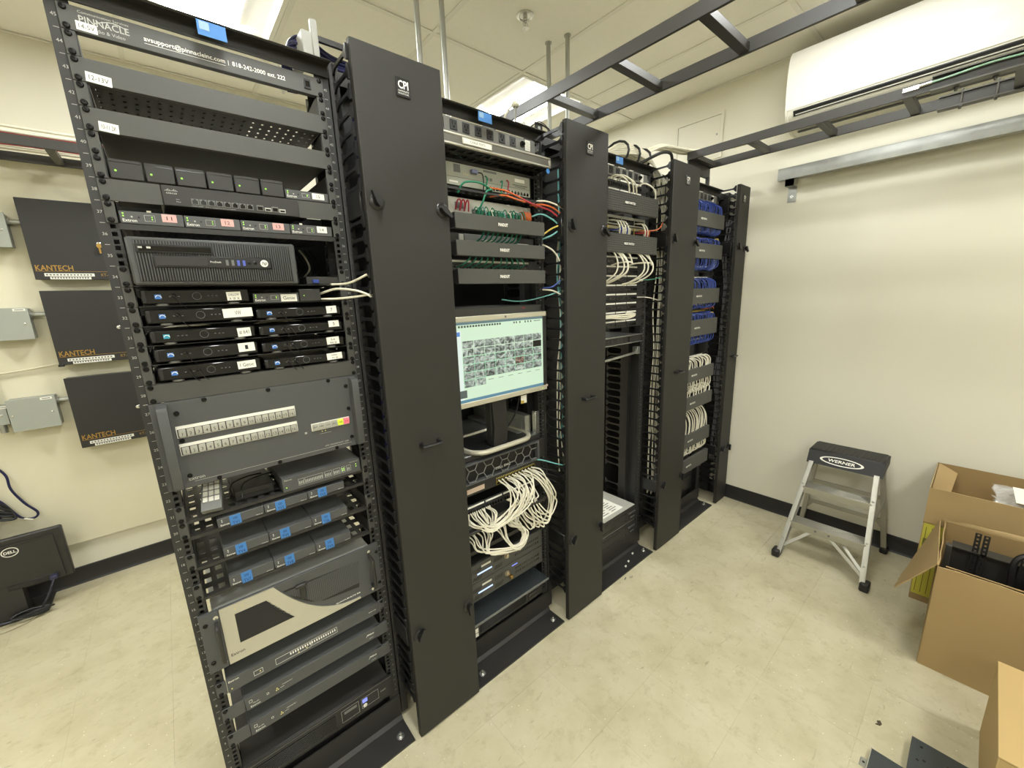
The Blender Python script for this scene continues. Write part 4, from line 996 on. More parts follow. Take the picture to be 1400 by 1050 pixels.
for q, (xx, m_, c_n) in enumerate(((X-.027, CABG, 'green'), (X+.043, CABG, 'green'), (X+.073, CABR, 'red'))):
    cable('cord', [(xx,y-.006,z0+.045-.01*(q==1)),(xx+.001,y-.016,z0+.035),(xx-.003,y-.014,z0+.005),(xx,y-.008,z0-.022)], .0026, m_, '%s cord plugged into the %s of the telephone system' % (c_n, ['left', 'middle', 'right'][q]), 'cable')
sh = thing('rack_shelf', 'black slotted shelf below the pale telephone system', 'rack shelf', (X, 0, uz(41)))
us, vs = gridlines(-.222, .222, 16, .5), gridlines(0, .26, 5, .6)
part(sh, 'tray', MB().plate((X,0,uz(41)+.014), (1,0,0), (0,1,0), (0,0,-1), us, vs, odd, .0015), BLACK); part(sh, 'lip', MB().box(X-.222, X+.222, -.003, 0, uz(41)+.006, uz(41)+.014), BLACK)
sh = thing('rack_shelf', 'black slotted shelf holding the lighting controller with green wires', 'rack shelf', (X, 0, uz(40)+.012))
part(sh, 'tray', MB().plate((X,-.05,uz(40)+.040), (1,0,0), (0,1,0), (0,0,-1), us, vs, odd, .0015), BLACK); part(sh, 'lip', MB().box(X-.222, X+.222, -.053, -.05, uz(40)+.0355, uz(40)+.0405), BLACK)
z0, z1 = uz(39)+.003, uz(40)+.024
t = thing('terminal_unit', 'pale grey terminal unit full of green and orange wires', 'terminal unit', (X, 0, z0))
part(t, 'chassis', MB().cbox(X-.21, X+.195, -.006, .2, z0, z1, .001), LGREY)
for q in range(15): part(t, 'terminal', MB().cbox(X-.09+q*.0165, X-.078+q*.0165, -.014, -.006, z0+.018, z0+.032, .001), CABG if q % 3 else MIDG)
part(t, 'terminal_strip', MB().cbox(X+.135, X+.172, -.016, -.006, z0+.01, z0+.045, .001), CABO)
part(t, 'red_label', MB().box(X-.16, X-.125, -.0066, -.006, z0+.03, z0+.05), MIDG)
for q in range(16):
    xx = X-.088+q*.0145; cm = [CABG, CABG, CABT, CABG, CABW, CABG][q % 6]
    nm_ = {CABG: 'green', CABT: 'teal', CABW: 'white'}[cm]
    cable('wire', [(xx,-.014,z0+.027),(xx+.002,-.028,z0+.036+random.uniform(-.004,.006)),(xx+.010,-.034,z0+.020),(xx+.012+random.uniform(-.01,.01),-.03,z0-.012)], .0018, cm, '%s wire in the dense row on the pale terminal unit' % nm_+', '+nth_(q), 'wire', 'wires on the terminal unit', n=5)
for q in range(6): cable('wire', [(X+.138+q*.006,-.016,z0+.03),(X+.139+q*.006,-.03,z0+.042),(X+.146+q*.005,-.034,z0+.02),(X+.148+q*.005,-.02,z0+.0)], .0022, CABO, 'orange wire on the right terminals of the pale unit'+', '+nth_(q), 'wire', 'orange wires on the terminal unit', n=5)
for q in range(3): cable('wire', [(X-.16+.018*q,-.01,z0+.024),(X-.163+.018*q,-.03,z0+.05),(X-.154+.016*q,-.034,z0+.048),(X-.15+.018*q,-.02,z0+.02)], .0028, CABR, 'pink-red wire looping at the left of the pale terminal unit'+', '+nth_(q), 'wire', 'red wires on the terminal unit', n=6)
wr = [([(-.155,-.02,.075),(-.14,-.04,.105),(-.08,-.045,.112),(-.03,-.04,.10),(.0,-.01,.10)], CABG, 'long green cord arching over the slotted shelf'),
      ([(-.075,-.02,.02),(-.07,-.045,.05),(-.055,-.05,.085),(-.03,-.05,.097)], CABG, 'green cord climbing in front of the pale terminal unit'),
      ([(-.03,-.035,.105),(.03,-.05,.100),(.08,-.05,.090),(.14,-.05,.075),(.19,-.05,.06)], CABO, 'upper orange cord running along the slotted shelf'),
      ([(-.03,-.035,.075),(.02,-.055,.082),(.08,-.055,.075),(.13,-.05,.073)], CABO, 'lower orange cord running along the slotted shelf'),
      ([(.09,-.04,.095),(.13,-.055,.075),(.19,-.06,.062),(.25,-.07,.048),(.30,-.09,.005)], CABR, 'red cord running from the terminal unit into the cable manager'),
      ([(.17,-.03,.07),(.20,-.05,.085),(.25,-.07,.080),(.31,-.09,.05),(.33,-.05,.0)], CABW, 'white cord arching from the terminal unit into the cable manager'),
      ([(.16,-.04,.066),(.21,-.055,.072),(.26,-.07,.062),(.30,-.09,.03)], CABO, 'orange cord leaving the terminal unit for the cable manager'),
      ([(.18,-.03,.03),(.21,-.05,.038),(.25,-.07,.02),(.29,-.085,-.01)], CABT, 'pale teal cord leaving the terminal unit for the cable manager'),
      ([(.215,-.05,-.04),(.25,-.07,-.015),(.285,-.09,.0)], CABY, 'yellow cord crossing the rail beside the cable cover'),
      ([(.215,-.05,-.055),(.25,-.07,-.04),(.29,-.085,-.012)], CABT, 'teal cord crossing the rail beside the cable cover'),
      ([(.215,-.05,-.075),(.25,-.075,-.10),(.28,-.085,-.15),(.30,-.06,-.22)], CABW, 'white cord dropping into the manager beside the middle cable cover'),
      ([(.21,-.05,-.245),(.25,-.07,-.24),(.28,-.085,-.215)], CABB, 'blue cord entering the manager beside the lowest cable cover'),
      ([(.21,-.05,-.25),(.25,-.07,-.256),(.29,-.085,-.275)], CABW, 'white cord entering the manager beside the lowest cable cover')]
for pts, m_, lb_ in wr: cable('cord', [(X+a, b, z0+c) for a, b, c in pts], .0032, m_, lb_, 'cable')
# three horizontal cable covers
def cover(i, za, zb_, lab, txt, x0=-.212, x1=.196, perf=False, tw=.05, tx0=0, y=-.082):
    x = RX[i]; t = thing('cable_cover', lab, 'cable cover', (x, y, za), 'horizontal cable manager covers')
    if perf:
        us, vs = gridlines(x0, x1, 44, .42), gridlines(za, zb_, 9, .5)
        part(t, 'face', MB().plate((x,y,0), (1,0,0), (0,0,1), (0,1,0), us, vs, odd, .002), PANEL)
        part(t, 'backing', MB().box(x+x0+.002, x+x1-.002, y+.005, y+.006, za+.002, zb_-.002), DARK)
    else: part(t, 'face', MB().cbox(x+x0, x+x1, y, y+.003, za, zb_, .001), PANEL)
    part(t, 'edge', MB().box(x+x0, x+x1, y+.002, y+.02, zb_-.002, zb_).box(x+x0, x+x1, y+.002, y+.02, za, za+.002), PANEL)
    part(t, 'bracket', MB().box(x+x0, x+x0+.003, y+.003, .0, za+.004, zb_-.004).box(x+x1-.003, x+x1, y+.003, .0, za+.004, zb_-.004), BLACK)
    h = .011
    bgd = part(t, 'badge', MB().box(x+tx0-tw/2-.003, x+tx0+tw/2+.003, y-.0008, y-.0001, (za+zb_)/2-.010, (za+zb_)/2+.010), PANEL if not perf else DARK)
    part(bgd, 'lettering', addtext(MB(), txt, (x+tx0, y-.0012, (za+zb_)/2-.0055), h, width=tw, align='c', bold=.035), PRINT, smooth=False)
    return t
for (a, b), nm_ in zip(((1.779, 1.829), (1.694, 1.743), (1.602, 1.652)), ('topmost', 'middle', 'lowest')):
    cover(1, a, b, nm_+' black cable cover with white lettering above the monitor', 'PANDUIT', tw=.044, tx0=-.012+(.004 if nm_ == 'middle' else 0))
# between the covers
z0 = uz(37)+.002
t = thing('telecom_module', 'grey module with green cords between the two upper cable covers', 'module', (X, 0, z0))
part(t, 'chassis', MB().cbox(X-.2, X+.21, -.004, .12, z0, z0+.040, .001), BLACK); part(t, 'module_face', MB().cbox(X-.13, X+.115, -.010, -.004, z0+.004, z0+.038, .001), MIDG)
part(t, 'latch', MB().cbox(X-.152, X-.135, -.012, -.004, z0+.006, z0+.036, .001), LGREY); part(t, 'white_label', MB().box(X+.122, X+.182, -.0046, -.004, z0+.006, z0+.018), WHITE)
part(t, 'jack_block', MB().cbox(X-.055, X-.004, -.016, -.010, z0+.004, z0+.022, .001), LGREY)
for q in range(9):
    xx = X-.085+q*.022
    cable('cord', [(xx,-.014,z0+.012),(xx+.004,-.04,z0+.022),(xx+.004,-.06,z0+.045),(xx,-.05,z0+.06)], .0028, CABG, 'green cord on the grey module between the upper cable covers'+', '+nth_(q), 'cable', 'green cords on the grey module', n=6)
def patch_panel(i, k, lab, groups, ports=6, cat='patch panel', y=-.006, strip=WHITE, x0=-.19, gw=.086, gp=.094, z0=None):
    x = RX[i]; z0 = uz(k)+.0006 if z0 is None else z0; z1 = z0+U-.0012
    t = thing('patch_panel', lab, cat, (x, 0, z0), 'patch panels')
    part(t, 'face_plate', MB().cbox(x-HX, x+HX, y+.002, -.0005, z0, z1, .0006), BLACK)
    for g in range(groups):
        a = x+x0+g*gp
        st = part(t, 'label_strip', MB().cbox(a, a+gw, y-.0005, y+.002, z1-.0125, z1-.005, .0006), strip)
        bk = part(t, 'jack_block', MB().cbox(a, a+gw, y-.002, y+.002, z0+.004, z1-.015, .001), DARK)
        sk = MB(); d = gw/ports
        for q in range(ports): sk.box(a+q*d+d*.16, a+q*d+d*.84, y-.0026, y-.002, z0+.007, z0+.018).box(a+q*d+d*.34, a+q*d+d*.66, y-.0026, y-.002, z0+.018, z0+.0215)
        part(bk, 'sockets', sk, GLOSS)
    screws(t, x, [z0+.006, z1-.006], y+.002)
    return t
patch_panel(1, 35, 'black patch panel with green cords between the two lower cable covers', 4, z0=uz(35)+.001)
for q in range(10):
    xx = X-.17+q*.030+(0 if q < 5 else .01)
    cable('cord', [(xx,-.010,uz(35)+.014),(xx+.006,-.045,uz(35)+.022),(xx+.022-.004*q,-.06,uz(35)+.040),(xx+.03-.006*q,-.05,uz(35)+.055)], .0026, CABG, 'green cord on the patch panel between the lower cable covers'+', '+nth_(q), 'cable', 'green cords on the patch panel', n=6)
cable('cord', [(X+.02,-.02,1.545),(X+.10,-.02,1.536),(X+.17,-.03,1.540),(X+.24,-.06,1.556),(X+.29,-.08,1.572)], .0024, CABT, 'thin teal cord crossing the dark opening above the monitor', 'cable')
for q in (-1, 1): pass
t = thing('rack_ups', 'black power unit behind the monitor with red letters on its top edge', 'power supply', (X, 0, uz(30)))
part(t, 'case', MB().cbox(X-.222, X+.222, .0, .42, 1.40, 1.520, .002), BLACK); part(t, 'front', MB().cbox(X-.238, X+.238, -.012, .0, 1.40, 1.5195, .003), PANEL)
part(t, 'lettering', addtext(MB(), 'APC', (X+.128, -.0125, 1.506), .0065, width=.02, bold=.03), mat('red_print', '#b3273a', .5), smooth=False)
# monitor
y = -.062; xa, xb, za, zb_ = X-.245, X+.2175, 1.1635, 1.4915
t = thing('monitor', 'lit silver-framed monitor showing a grid of camera pictures', 'monitor', (X+.02, .06, .925))
SILB = mat('silver_bezel', '#bdb9a6', .38, .35)
bz = MB(); e1, e2, e3 = .019, .020, .019
bz.cbox(xa, xb, y, y+.022, zb_-e1, zb_, .002).cbox(xa, xb, y, y+.022, za, za+e2, .002)
part(t, 'bezel', bz, SILB); part(t, 'side_bezel', MB().cbox(xa, xa+e3, y+.0005, y+.022, za+e2, zb_-e1, .001).cbox(xb-e3, xb, y+.0005, y+.022, za+e2, zb_-e1, .001), DARK)
part(t, 'back_shell', MB().cbox(xa+.004, xb-.004, y+.022, y+.04, za+.004, zb_-.004, .004), DARK)
SCRW = mat('screen_field', (.62, .80, .60), .5, emit=.92)
sx0, sx1, sz0, sz1 = xa+e3, xb-e3, za+e2, zb_-e1
sc = part(t, 'screen', MB().box(sx0, sx1, y+.004, y+.006, sz0, sz1), SCRW)
part(sc, 'title_bar', MB().box(sx0, sx1, y+.0035, y+.0039, sz1-.009, sz1-.0005), mat('screen_teal', (.12,.2,.22), .5, emit=.9))
part(sc, 'task_bar', MB().box(sx0, sx1, y+.0035, y+.0039, sz0, sz0+.011), mat('screen_blue', (.1,.24,.33), .5, emit=.9))
part(sc, 'side_bar', MB().box(sx0, X-.202, y+.0035, y+.0039, sz0+.012, sz1-.027), mat('screen_pale', (.75,.86,.8), .5, emit=.9))
part(sc, 'side_bar_top', MB().box(sx0, X-.206, y+.0033, y+.0035, sz1-.048, sz1-.033), mat('screen_tab', (.1,.25,.6), .5, emit=.9))
part(sc, 'preview', MB().box(sx0, X-.190, y+.0033, y+.0035, sz0+.018, sz0+.046), mat('screen_grey', (.1,.13,.12), .5, emit=.8))
ic = MB()
for q in range(16): ic.box(X-.212+q*.0122, X-.204+q*.0122, y+.0034, y+.0039, 1.4535, 1.4605)
for q, x_ in enumerate((.042, .054, .072, .10, .115, .13)): ic.box(X+x_, X+x_+.006, y+.0034, y+.0039, 1.4535, 1.4605)
ic.box(X+.15, X+.185, y+.0034, y+.0039, 1.456, 1.4585)
part(sc, 'tool_icons', ic, mat('screen_ink', (.06,.08,.07), .5))
def cam_mat(k):
    m = bpy.data.materials.new('camera_picture'); m.use_nodes = True; nt = m.node_tree; b = nt.nodes['Principled BSDF']; N = nt.nodes.new; Lk = nt.links.new
    tc = N('ShaderNodeTexCoord'); mp = N('ShaderNodeMapping'); mp.inputs['Location'].default_value = (k*3.1, k*1.7, k*.9); mp.inputs['Scale'].default_value = (45, 45, 60)
    n = N('ShaderNodeTexNoise'); n.inputs['Scale'].default_value = 1; n.inputs['Detail'].default_value = 3; n.inputs['Distortion'].default_value = 1.2
    r = N('ShaderNodeValToRGB'); g = [(.02,.03,.025,1),(.30,.36,.31,1),(.75,.85,.74,1)]
    if k == 5: g = [(.02,.015,.012,1),(.16,.07,.05,1),(.5,.36,.3,1)]
    r.color_ramp.elements[0].position = .34; r.color_ramp.elements[0].color = g[0]; r.color_ramp.elements[1].position = .68; r.color_ramp.elements[1].color = g[2]
    el = r.color_ramp.elements.new(.5); el.color = g[1]
    Lk(tc.outputs['Object'], mp.inputs[0]); Lk(mp.outputs[0], n.inputs['Vector']); Lk(n.outputs['Fac'], r.inputs[0]); b.inputs['Base Color'].default_value = (.03,.03,.03,1); Lk(r.outputs[0], b.inputs['Emission Color']); b.inputs['Emission Strength'].default_value = .8
    return m
CM = [cam_mat(k) for k in range(6)]; BLK = mat('picture_black', '#050505', .5); GRN = mat('picture_green_edge', (.3,.75,.45), .5, emit=.8)
cw, chh = .0487, .0283; cx0, cz1 = X-.200, 1.4075
for r in range(6):
    for c in range(8 if r < 5 else 2):
        a, b = cx0+c*cw, cz1-(r+1)*chh
        bl_ = (r, c) == (1, 7)
        if r >= 2: part(sc, 'picture_edge', MB().box(a+.0004, a+cw-.0004, y+.0034, y+.0037, b+.0004, b+chh-.0004), GRN)
        part(sc, 'camera_picture', MB().box(a+.0012, a+cw-.0012, y+.0031, y+.0034, b+.001, b+chh-.0016), BLK if bl_ else CM[5] if (r, c) == (3, 5) else CM[(r*3+c*2+r*c) % 5])
ln = MB()
for c in range(2, 8): ln.box(cx0+c*cw+.012, cx0+c*cw+.036, y+.0034, y+.0038, cz1-5*chh-.013, cz1-5*chh-.0115)
part(sc, 'camera_names', ln, MATS['screen_ink'])
part(t, 'logo', MB().lathe((X-.0, y, zb_-.0095), (0,-1,0), [(.0045,0),(.0045,.0008),(.003,.001)], 14), MIDG)
leds(t, [(xb-.028, za+.009)], y, .0028); part(t, 'corner_button', MB().lathe((xb-.004, y-.001, za+.018), (0,-1,0), [(.005,0),(.005,.003),(.003,.004)], 10), mat('pale_pink', '#cdb8b0', .4))
tx = MB(); addtext(tx, 'SyncMaster 2253BW', (xb-.105, y-.0004, za+.006), .004, width=.06); part(t, 'lettering', tx, MIDG, smooth=False)
part(t, 'stand_neck', MB().cbox(X-.06, X+.02, -.02, .02, .965, 1.25, .006).prism([(.02,.94),(-.02,.94),(-.035,1.05),(-.02,1.2),(.02,1.2)], 0, X-.055, X+.015), DARK)
def rrect(x0, x1, y0, y1, r, n=6):
    o = []
    for cx, cy_, a0 in ((x1-r,y1-r,0),(x0+r,y1-r,90),(x0+r,y0+r,180),(x1-r,y0+r,270)):
        for k in range(n+1):
            a = math.radians(a0+90*k/n); o.append((cx+r*math.cos(a), cy_+r*math.sin(a)))
    return o
zb0 = .951
ring = [(a, b, zb0+.010) for a, b in rrect(X-.155, X+.160, -.040, .17, .07)]
part(t, 'stand_base', MB().prism(rrect(X-.15, X+.155, -.035, .165, .066), 2, zb0, zb0+.013), DARK)
part(t, 'stand_rim', MB().tube(ring+[ring[0]], .0105, 8, cap=False), SILB)
cable('cord', [(X+.095,-.02,1.158),(X+.085,-.01,1.09),(X+.05,.0,1.03),(X+.0,.03,.985),(X-.08,.06,.96)], .0032, CABK, 'black monitor cord curving down to the stand base', 'cable')
tg = thing('paper_tag', 'small white and yellow tag hanging under the monitor', 'tag', (X+.105, -.03, 1.11))
part(tg, 'card', MB().cbox(X+.090, X+.122, -.034, -.032, 1.118, 1.152, .0005), WHITE); part(tg, 'yellow_corner', MB().box(X+.090, X+.106, -.0346, -.034, 1.118, 1.130), CABY)
# server slide rail behind the monitor stand and server with hexagon grille
t = thing('server_sled', 'bare silver rack server with open slide rail behind the monitor stand', 'server', (X, .1, .928))
part(t, 'top_cover', MB().cbox(X-.215, X+.215, .0, .42, .932, .949, .001), GALV)
part(t, 'slide_rail', MB().cbox(X+.165, X+.2, .03, .42, .952, 1.035, .001).cbox(X+.12, X+.165, .03, .42, .952, .965, .001).box(X+.160, X+.164, .05, .42, .968, 1.015), GALV)
part(t, 'rail_bracket', MB().cbox(X+.2, X+.222, -.003, .02, .95, 1.055, .001), ZINC)
part(t, 'front_bezel', MB().cbox(X-.222, X+.222, -.006, .0, .928, .948, .001), BLACK)
z0, z1, y = .838, .925, -.024
t = thing('server', 'two-unit server with a hexagon lattice front', 'server', (X, 0, z0))
part(t, 'chassis', MB().box(X-.216, X+.216, .0, .5, z0+.002, z1-.002), DARK)
part(t, 'bezel_frame', MB().cbox(X-.222, X+.200, y, -.001, z1-.007, z1, .001).cbox(X-.222, X+.2, y, -.001, z0, z0+.006, .001).cbox(X-.222, X-.212, y, -.001, z0+.006, z1-.007, .001).cbox(X+.190, X+.2, y, -.001, z0+.006, z1-.007, .001), CHAR)
part(t, 'ear', MB().cbox(X+.202, X+HX, -.014, -.001, z0, z1, .001), BLACK)
hx = MB(); R = .0275; dx = R*1.5; seen = set()
for c in range(13):
    for r in range(-1, 4):
        cx = X-.205+c*dx; cz = z0+.010+(r+(.5 if c % 2 else 0))*R*math.sqrt(3)
        for s in range(6):
            a, b = math.radians(60*s), math.radians(60*s+60)
            p0, p1 = (cx+R*math.cos(a), cz+R*math.sin(a)), (cx+R*math.cos(b), cz+R*math.sin(b))
            key = tuple(sorted((tuple(round(v, 3) for v in p0), tuple(round(v, 3) for v in p1))))
            if key in seen: continue
            seen.add(key)
            def cl(p_, q_):
                # clip segment end p_ towards q_ to the frame
                (x_, z_), (x2, z2) = p_, q_
                for lim, s_ in ((z1-.007, 1), (z0+.006, -1)):
                    if (z_-lim)*s_ > 0:
                        if (z2-lim)*s_ >= 0: return None
                        tt = (lim-z_)/(z2-z_); x_, z_ = x_+(x2-x_)*tt, lim
                return (x_, z_)
            e0, e1 = cl(p0, p1), cl(p1, p0)
            if not e0 or not e1 or max(e0[0], e1[0]) > X+.192 or min(e0[0], e1[0]) < X-.214: continue
            hx.tube([(e0[0], y+.003, e0[1]), (e1[0], y+.003, e1[1])], .0021, 5)
part(t, 'lattice', hx, MIDG)
part(t, 'lettering', addtext(MB(), 'DELL EMC', (X-.012, y-.0008, z0+.028), .010, width=.078, align='c', bold=.02), GPRINT, smooth=False)
# switch with white cords, patch panels below
z0, z1, y = .785, .829, -.008
t = thing('network_switch', 'black switch with a row of gold-lit ports and white cords', 'network switch', (X, 0, z0))
part(t, 'case', MB().cbox(X-.222, X+.222, y, .25, z0, z1, .0012), BLACK)
part(t, 'white_label', MB().box(X-.185, X-.10, y-.0006, y, z0+.010, z0+.030), mat('pale_label', '#c9b3a0', .6))
pb = part(t, 'port_block', MB().cbox(X-.04, X+.182, y-.003, y, z0+.002, z0+.032, .001), mat('gold_shell', '#8d803a', .35, .5))
for q in range(12): 
    part(pb, 'port', MB().box(X-.037+q*.0182, X-.0225+q*.0182, y-.0035, y-.003, z0+.005, z0+.0145).box(X-.037+q*.0182, X-.0225+q*.0182, y-.0035, y-.003, z0+.0195, z0+.029), GLOSS)
leds(t, [(X-.036+q*.0091, z0+.0335) for q in range(24)], y, .0013, LEDY)
patch_panel(1, 14, 'black patch panel above the drooping white cords', 4, z0=.700, strip=WHITE)
patch_panel(1, 12, 'black patch panel behind the drooping white cords', 4, z0=.610, strip=mat('dim_strip', '#55544f', .6))
lp = thing('lacing_bar', 'black horizontal lacing bar between the two white-corded patch panels', 'lacing bar', (X, 0, .655)); part(lp, 'bar', MB().cbox(X-.235, X+.235, -.075, -.066, .662, .674, .002).box(X-.235, X-.23, -.07, 0, .664, .672).box(X+.05, X+.055, -.07, 0, .664, .672), BLACK)
WG = 'white patch cords drooping below the gold-lit switch'
for q in range(22):
    xs_ = X-.030+.0093*q; zs_ = z0+.024-.012*(q % 2)
    ph = q/21
    if q < 15:   # sweep to the lower left, back to the upper patch panel
        xe = X-.215+.0095*q; zd = .690-.02*ph+random.uniform(-.006,.006)
        pts = [(xs_,-.012,zs_),(xs_+.012,-.055,zs_-.018),(xs_+.010-.02*ph,-.085,zs_-.055),(xs_-.035-.05*ph,-.09-.015*random.random(),zd+.012),(X-.14+.05*ph,-.08,zd-.028+.012*ph),(xe-.006,-.055,.702),(xe,-.012,.712)]
    else:        # long loops down on the right
        k = q-15; xe = X+.045+.02*k
        pts = [(xs_,-.012,zs_),(xs_+.022,-.06,zs_-.02),(X+.175+.007*k,-.085,.70),(X+.192+.008*k,-.08,.61+.004*k),(X+.150+.006*k,-.085,.555+.008*k),(X+.07+.012*k,-.075,.61+.01*k),(xe-.01,-.045,.690),(xe,-.012,.715)]
    pts = [pts[0]]+[(a_+random.uniform(-.010,.010), b_+random.uniform(-.016,.012), c_+random.uniform(-.010,.010)) for a_, b_, c_ in pts[1:-1]]+[pts[-1]]
    cable('patch_cable', pts, .0031, CABW, 'white patch cord drooping from the gold-lit switch'+', '+nth_(q), 'cable', WG, n=6, sub=5)
for q in range(18):
    xs_ = X-.215+.0135*q; k = q % 9
    pts = [(xs_,-.012,.628),(xs_+.006,-.05,.618),(xs_+.03-.008*k,-.085,.580-.003*k),(X-.03+.004*k,-.095,.540-.004*k),(X+.015+.004*k,-.095,.545+.003*k),(X+.035-.002*k,-.08,.58+.004*k),(X-.02+.008*k,-.05,.624),(X-.012+.0085*k,-.012,.632)]
    if q > 13: pts = [(X+.06+.012*(q-14),-.012,.628),(X+.075+.012*(q-14),-.06,.60),(X+.09+.02*(q-14),-.08,.55),(X+.11+.012*(q-14),-.07,.60),(X+.10+.02*(q-14),-.012,.70)]
    pts = [pts[0]]+[(a_+random.uniform(-.010,.010), b_+random.uniform(-.014,.012), c_+random.uniform(-.010,.010)) for a_, b_, c_ in pts[1:-1]]+[pts[-1]]
    cable('patch_cable', pts, .0031, CABW, 'white patch cord in the lower drooping bunch'+', '+nth_(q), 'cable', 'white patch cords in the lower bunch', n=6, sub=5)
cable('patch_cable', [(X+.185,-.02,.838),(X+.21,-.04,.832),(X+.25,-.07,.815),(X+.29,-.085,.798)], .003, CABT, 'pale teal cord entering the manager beside the white cords', 'cable')
for q in range(3): cable('patch_cable', [(X+.18,-.01,.80-.02*q),(X+.22,-.05,.79-.022*q),(X+.30,-.08,.755-.03*q)], .003, CABK, 'black cord entering the manager beside the white cords'+', '+nth_(q), 'cable', 'black cords beside the white cords')
# shelf and recorders below
sh = thing('rack_shelf', 'black shelf above the two recorders with blue light bars', 'rack shelf', (X, 0, .50)); part(sh, 'tray', MB().cbox(X-.222, X+.222, -.003, .3, .517, .520, .001).box(X-.222, X+.222, -.003, 0, .517, .535), BLACK)
def recorder(z0, lab, knob):
    z1 = z0+.0865; y = -.010
    t = thing('video_recorder', lab, 'recorder', (X, 0, z0), 'recorders with blue light bars')
    part(t, 'chassis', MB().cbox(X-.218, X+.218, -.002, .4, z0+.001, z1-.001, .001), BLACK); part(t, 'front', MB().cbox(X-.2225, X+.215, y, -.002, z0+.0005, z1-.0005, .0015), PANEL)
    part(t, 'name_plate', MB().cbox(X-.140, X-.090, y-.0008, y, z0+.060, z0+.069, .0005), BTNF); part(t, 'light_bar', MB().cbox(X-.162, X-.085, y-.0015, y, z0+.033, z0+.040, .0008), LEDB)
    sl = MB()
    for q in range(7):
        for a, b in ((X-.075+q*.0065, z0+.05), (X-.185+q*.0065, z0+.010), (X-.075+q*.0065, z0+.012), (X-.19+q*.0065, z0+.045)): sl.prism([(a,b),(a+.0028,b),(a+.0098,b+.018),(a+.007,b+.018)], 1, y-.0004, y)
    for q in range(12):
        for r in range(2): sl.prism([(X+.045+q*.0125,z0+.024+r*.022),(X+.0505+q*.0125,z0+.024+r*.022),(X+.0545+q*.0125,z0+.034+r*.022),(X+.049+q*.0125,z0+.034+r*.022)], 1, y-.0004, y)
    part(t, 'vent_slots', sl, GLOSS, kind='stuff')
    kb = part(t, 'lock', MB().lathe((X-.004, y, z0+.050), (0,-1,0), [(.0125,0),(.0125,.003),(.009,.004),(.009,.010),(.007,.012),(.0001,.012)], 18), mat('nickel', '#b5aa92', .3, .85))
    if knob: part(kb, 'key', MB().cbox(X-.002, X+.012, y-.026, y-.010, z0+.030, z0+.046, .002), mat('brass', '#a98a4d', .35, .8)); part(t, 'blue_port', MB().box(X+.026, X+.058, y-.0008, y, z0+.069, z0+.0735), LCDB)
recorder(.3895, 'upper black recorder with a blue light bar and round lock', False)
recorder(.3010, 'lower black recorder with a key in its lock and blue light bar', True)
sh = thing('rack_shelf', 'smoked clear shelf in front of the lower recorder', 'rack shelf', (X, 0, .235)); part(sh, 'tray', MB().cbox(X-.222, X+.212, -.055, .3, .2365, .2405, .001), mat('smoked_acrylic', '#3b4143', .08, alpha=.75)); part(sh, 'lip', MB().cbox(X-.222, X+.212, -.057, -.055, .231, .2425, .0005), MIDG)
z0, z1, y = .1400, .2300, -.020
t = thing('tower_server', 'black grilled computer at the bottom of the monitor rack', 'server', (X, 0, z0))
part(t, 'case', MB().cbox(X-.21, X+.21, -.004, .42, z0, z1, .002), BLACK); part(t, 'front', MB().cbox(X-.213, X+.205, y, -.004, z0, z1, .003), DARK)
g = part(t, 'grille', MB().box(X-.17, X+.098, y-.0005, y, z0+.010, z0+.066), GLOSS)
for q in range(9): part(g, 'louver', MB().cbox(X-.168, X+.096, y-.003, y-.0005, z0+.012+q*.006, z0+.0148+q*.006, .0008), BLACK)
part(t, 'trim', MB().cbox(X-.2, X+.105, y-.002, y, z0+.067, z0+.076, .001), CHAR); part(t, 'drive_bay', MB().cbox(X+.112, X+.186, y-.003, y, z0+.045, z0+.082, .001).cbox(X+.112, X+.186, y-.003, y, z0+.01, z0+.04, .001), BLACK)
part(t, 'bay_slots', MB().box(X+.12, X+.178, y-.0036, y-.003, z0+.062, z0+.066).box(X+.12, X+.145, y-.0036, y-.003, z0+.07, z0+.077).box(X+.12, X+.178, y-.0036, y-.003, z0+.022, z0+.026), GLOSS)
part(t, 'white_labels', MB().box(X-.200, X-.180, y-.0008, y, z0+.004, z0+.020).box(X-.200, X-.180, y-.0008, y, z0+.024, z0+.044), WHITE)

# ================================================================ rack 3
X = RX[2]
pdu(2, [-.19, -.138, -.086, -.034, .018, .068, .118], 'grey power strip at the top of the half-empty rack', .150, .172)
patch_panel(2, 44, 'black patch panel directly under the power strip of the half-empty rack', 4)
patch_panel(2, 43, 'black patch panel partly behind the upper perforated cover', 4)
cover(2, 1.921, 2.007, 'upper perforated black cable cover with white lettering', 'NEAT-PATCH', x0=-.215, x1=.218, perf=True, tw=.082, tx0=-.03)
cover(2, 1.740, 1.825, 'lower perforated black cable cover with white lettering', 'NEAT-PATCH', x0=-.215, x1=.218, perf=True, tw=.082, tx0=-.03)
for k, z0 in enumerate((1.880, 1.832)):
    t = thing('network_switch', ('upper' if k == 0 else 'lower')+' pale grey switch between the two perforated covers', 'network switch', (X, 0, z0)); y = -.006
    part(t, 'case', MB().cbox(X-.22, X+.222, y, .25, z0, z0+.043, .001), mat('switch_tan', '#a39c7c', .45, .2) if k else LGREY)
    bk = part(t, 'port_block', MB().box(X-.16, X+.21, y-.0006, y, z0+.006, z0+.030), DARK); sk = MB()
    for q in range(24): sk.box(X-.158+q*.0153, X-.147+q*.0153, y-.0012, y-.0006, z0+.008, z0+.016).box(X-.158+q*.0153, X-.147+q*.0153, y-.0012, y-.0006, z0+.020, z0+.028)
    part(bk, 'sockets', sk, GLOSS)
    for q in range(3): part(t, 'divider', MB().box(X-.10+q*.11, X-.095+q*.11, y-.0016, y, z0+.003, z0+.040), CABY if k else LGREY)
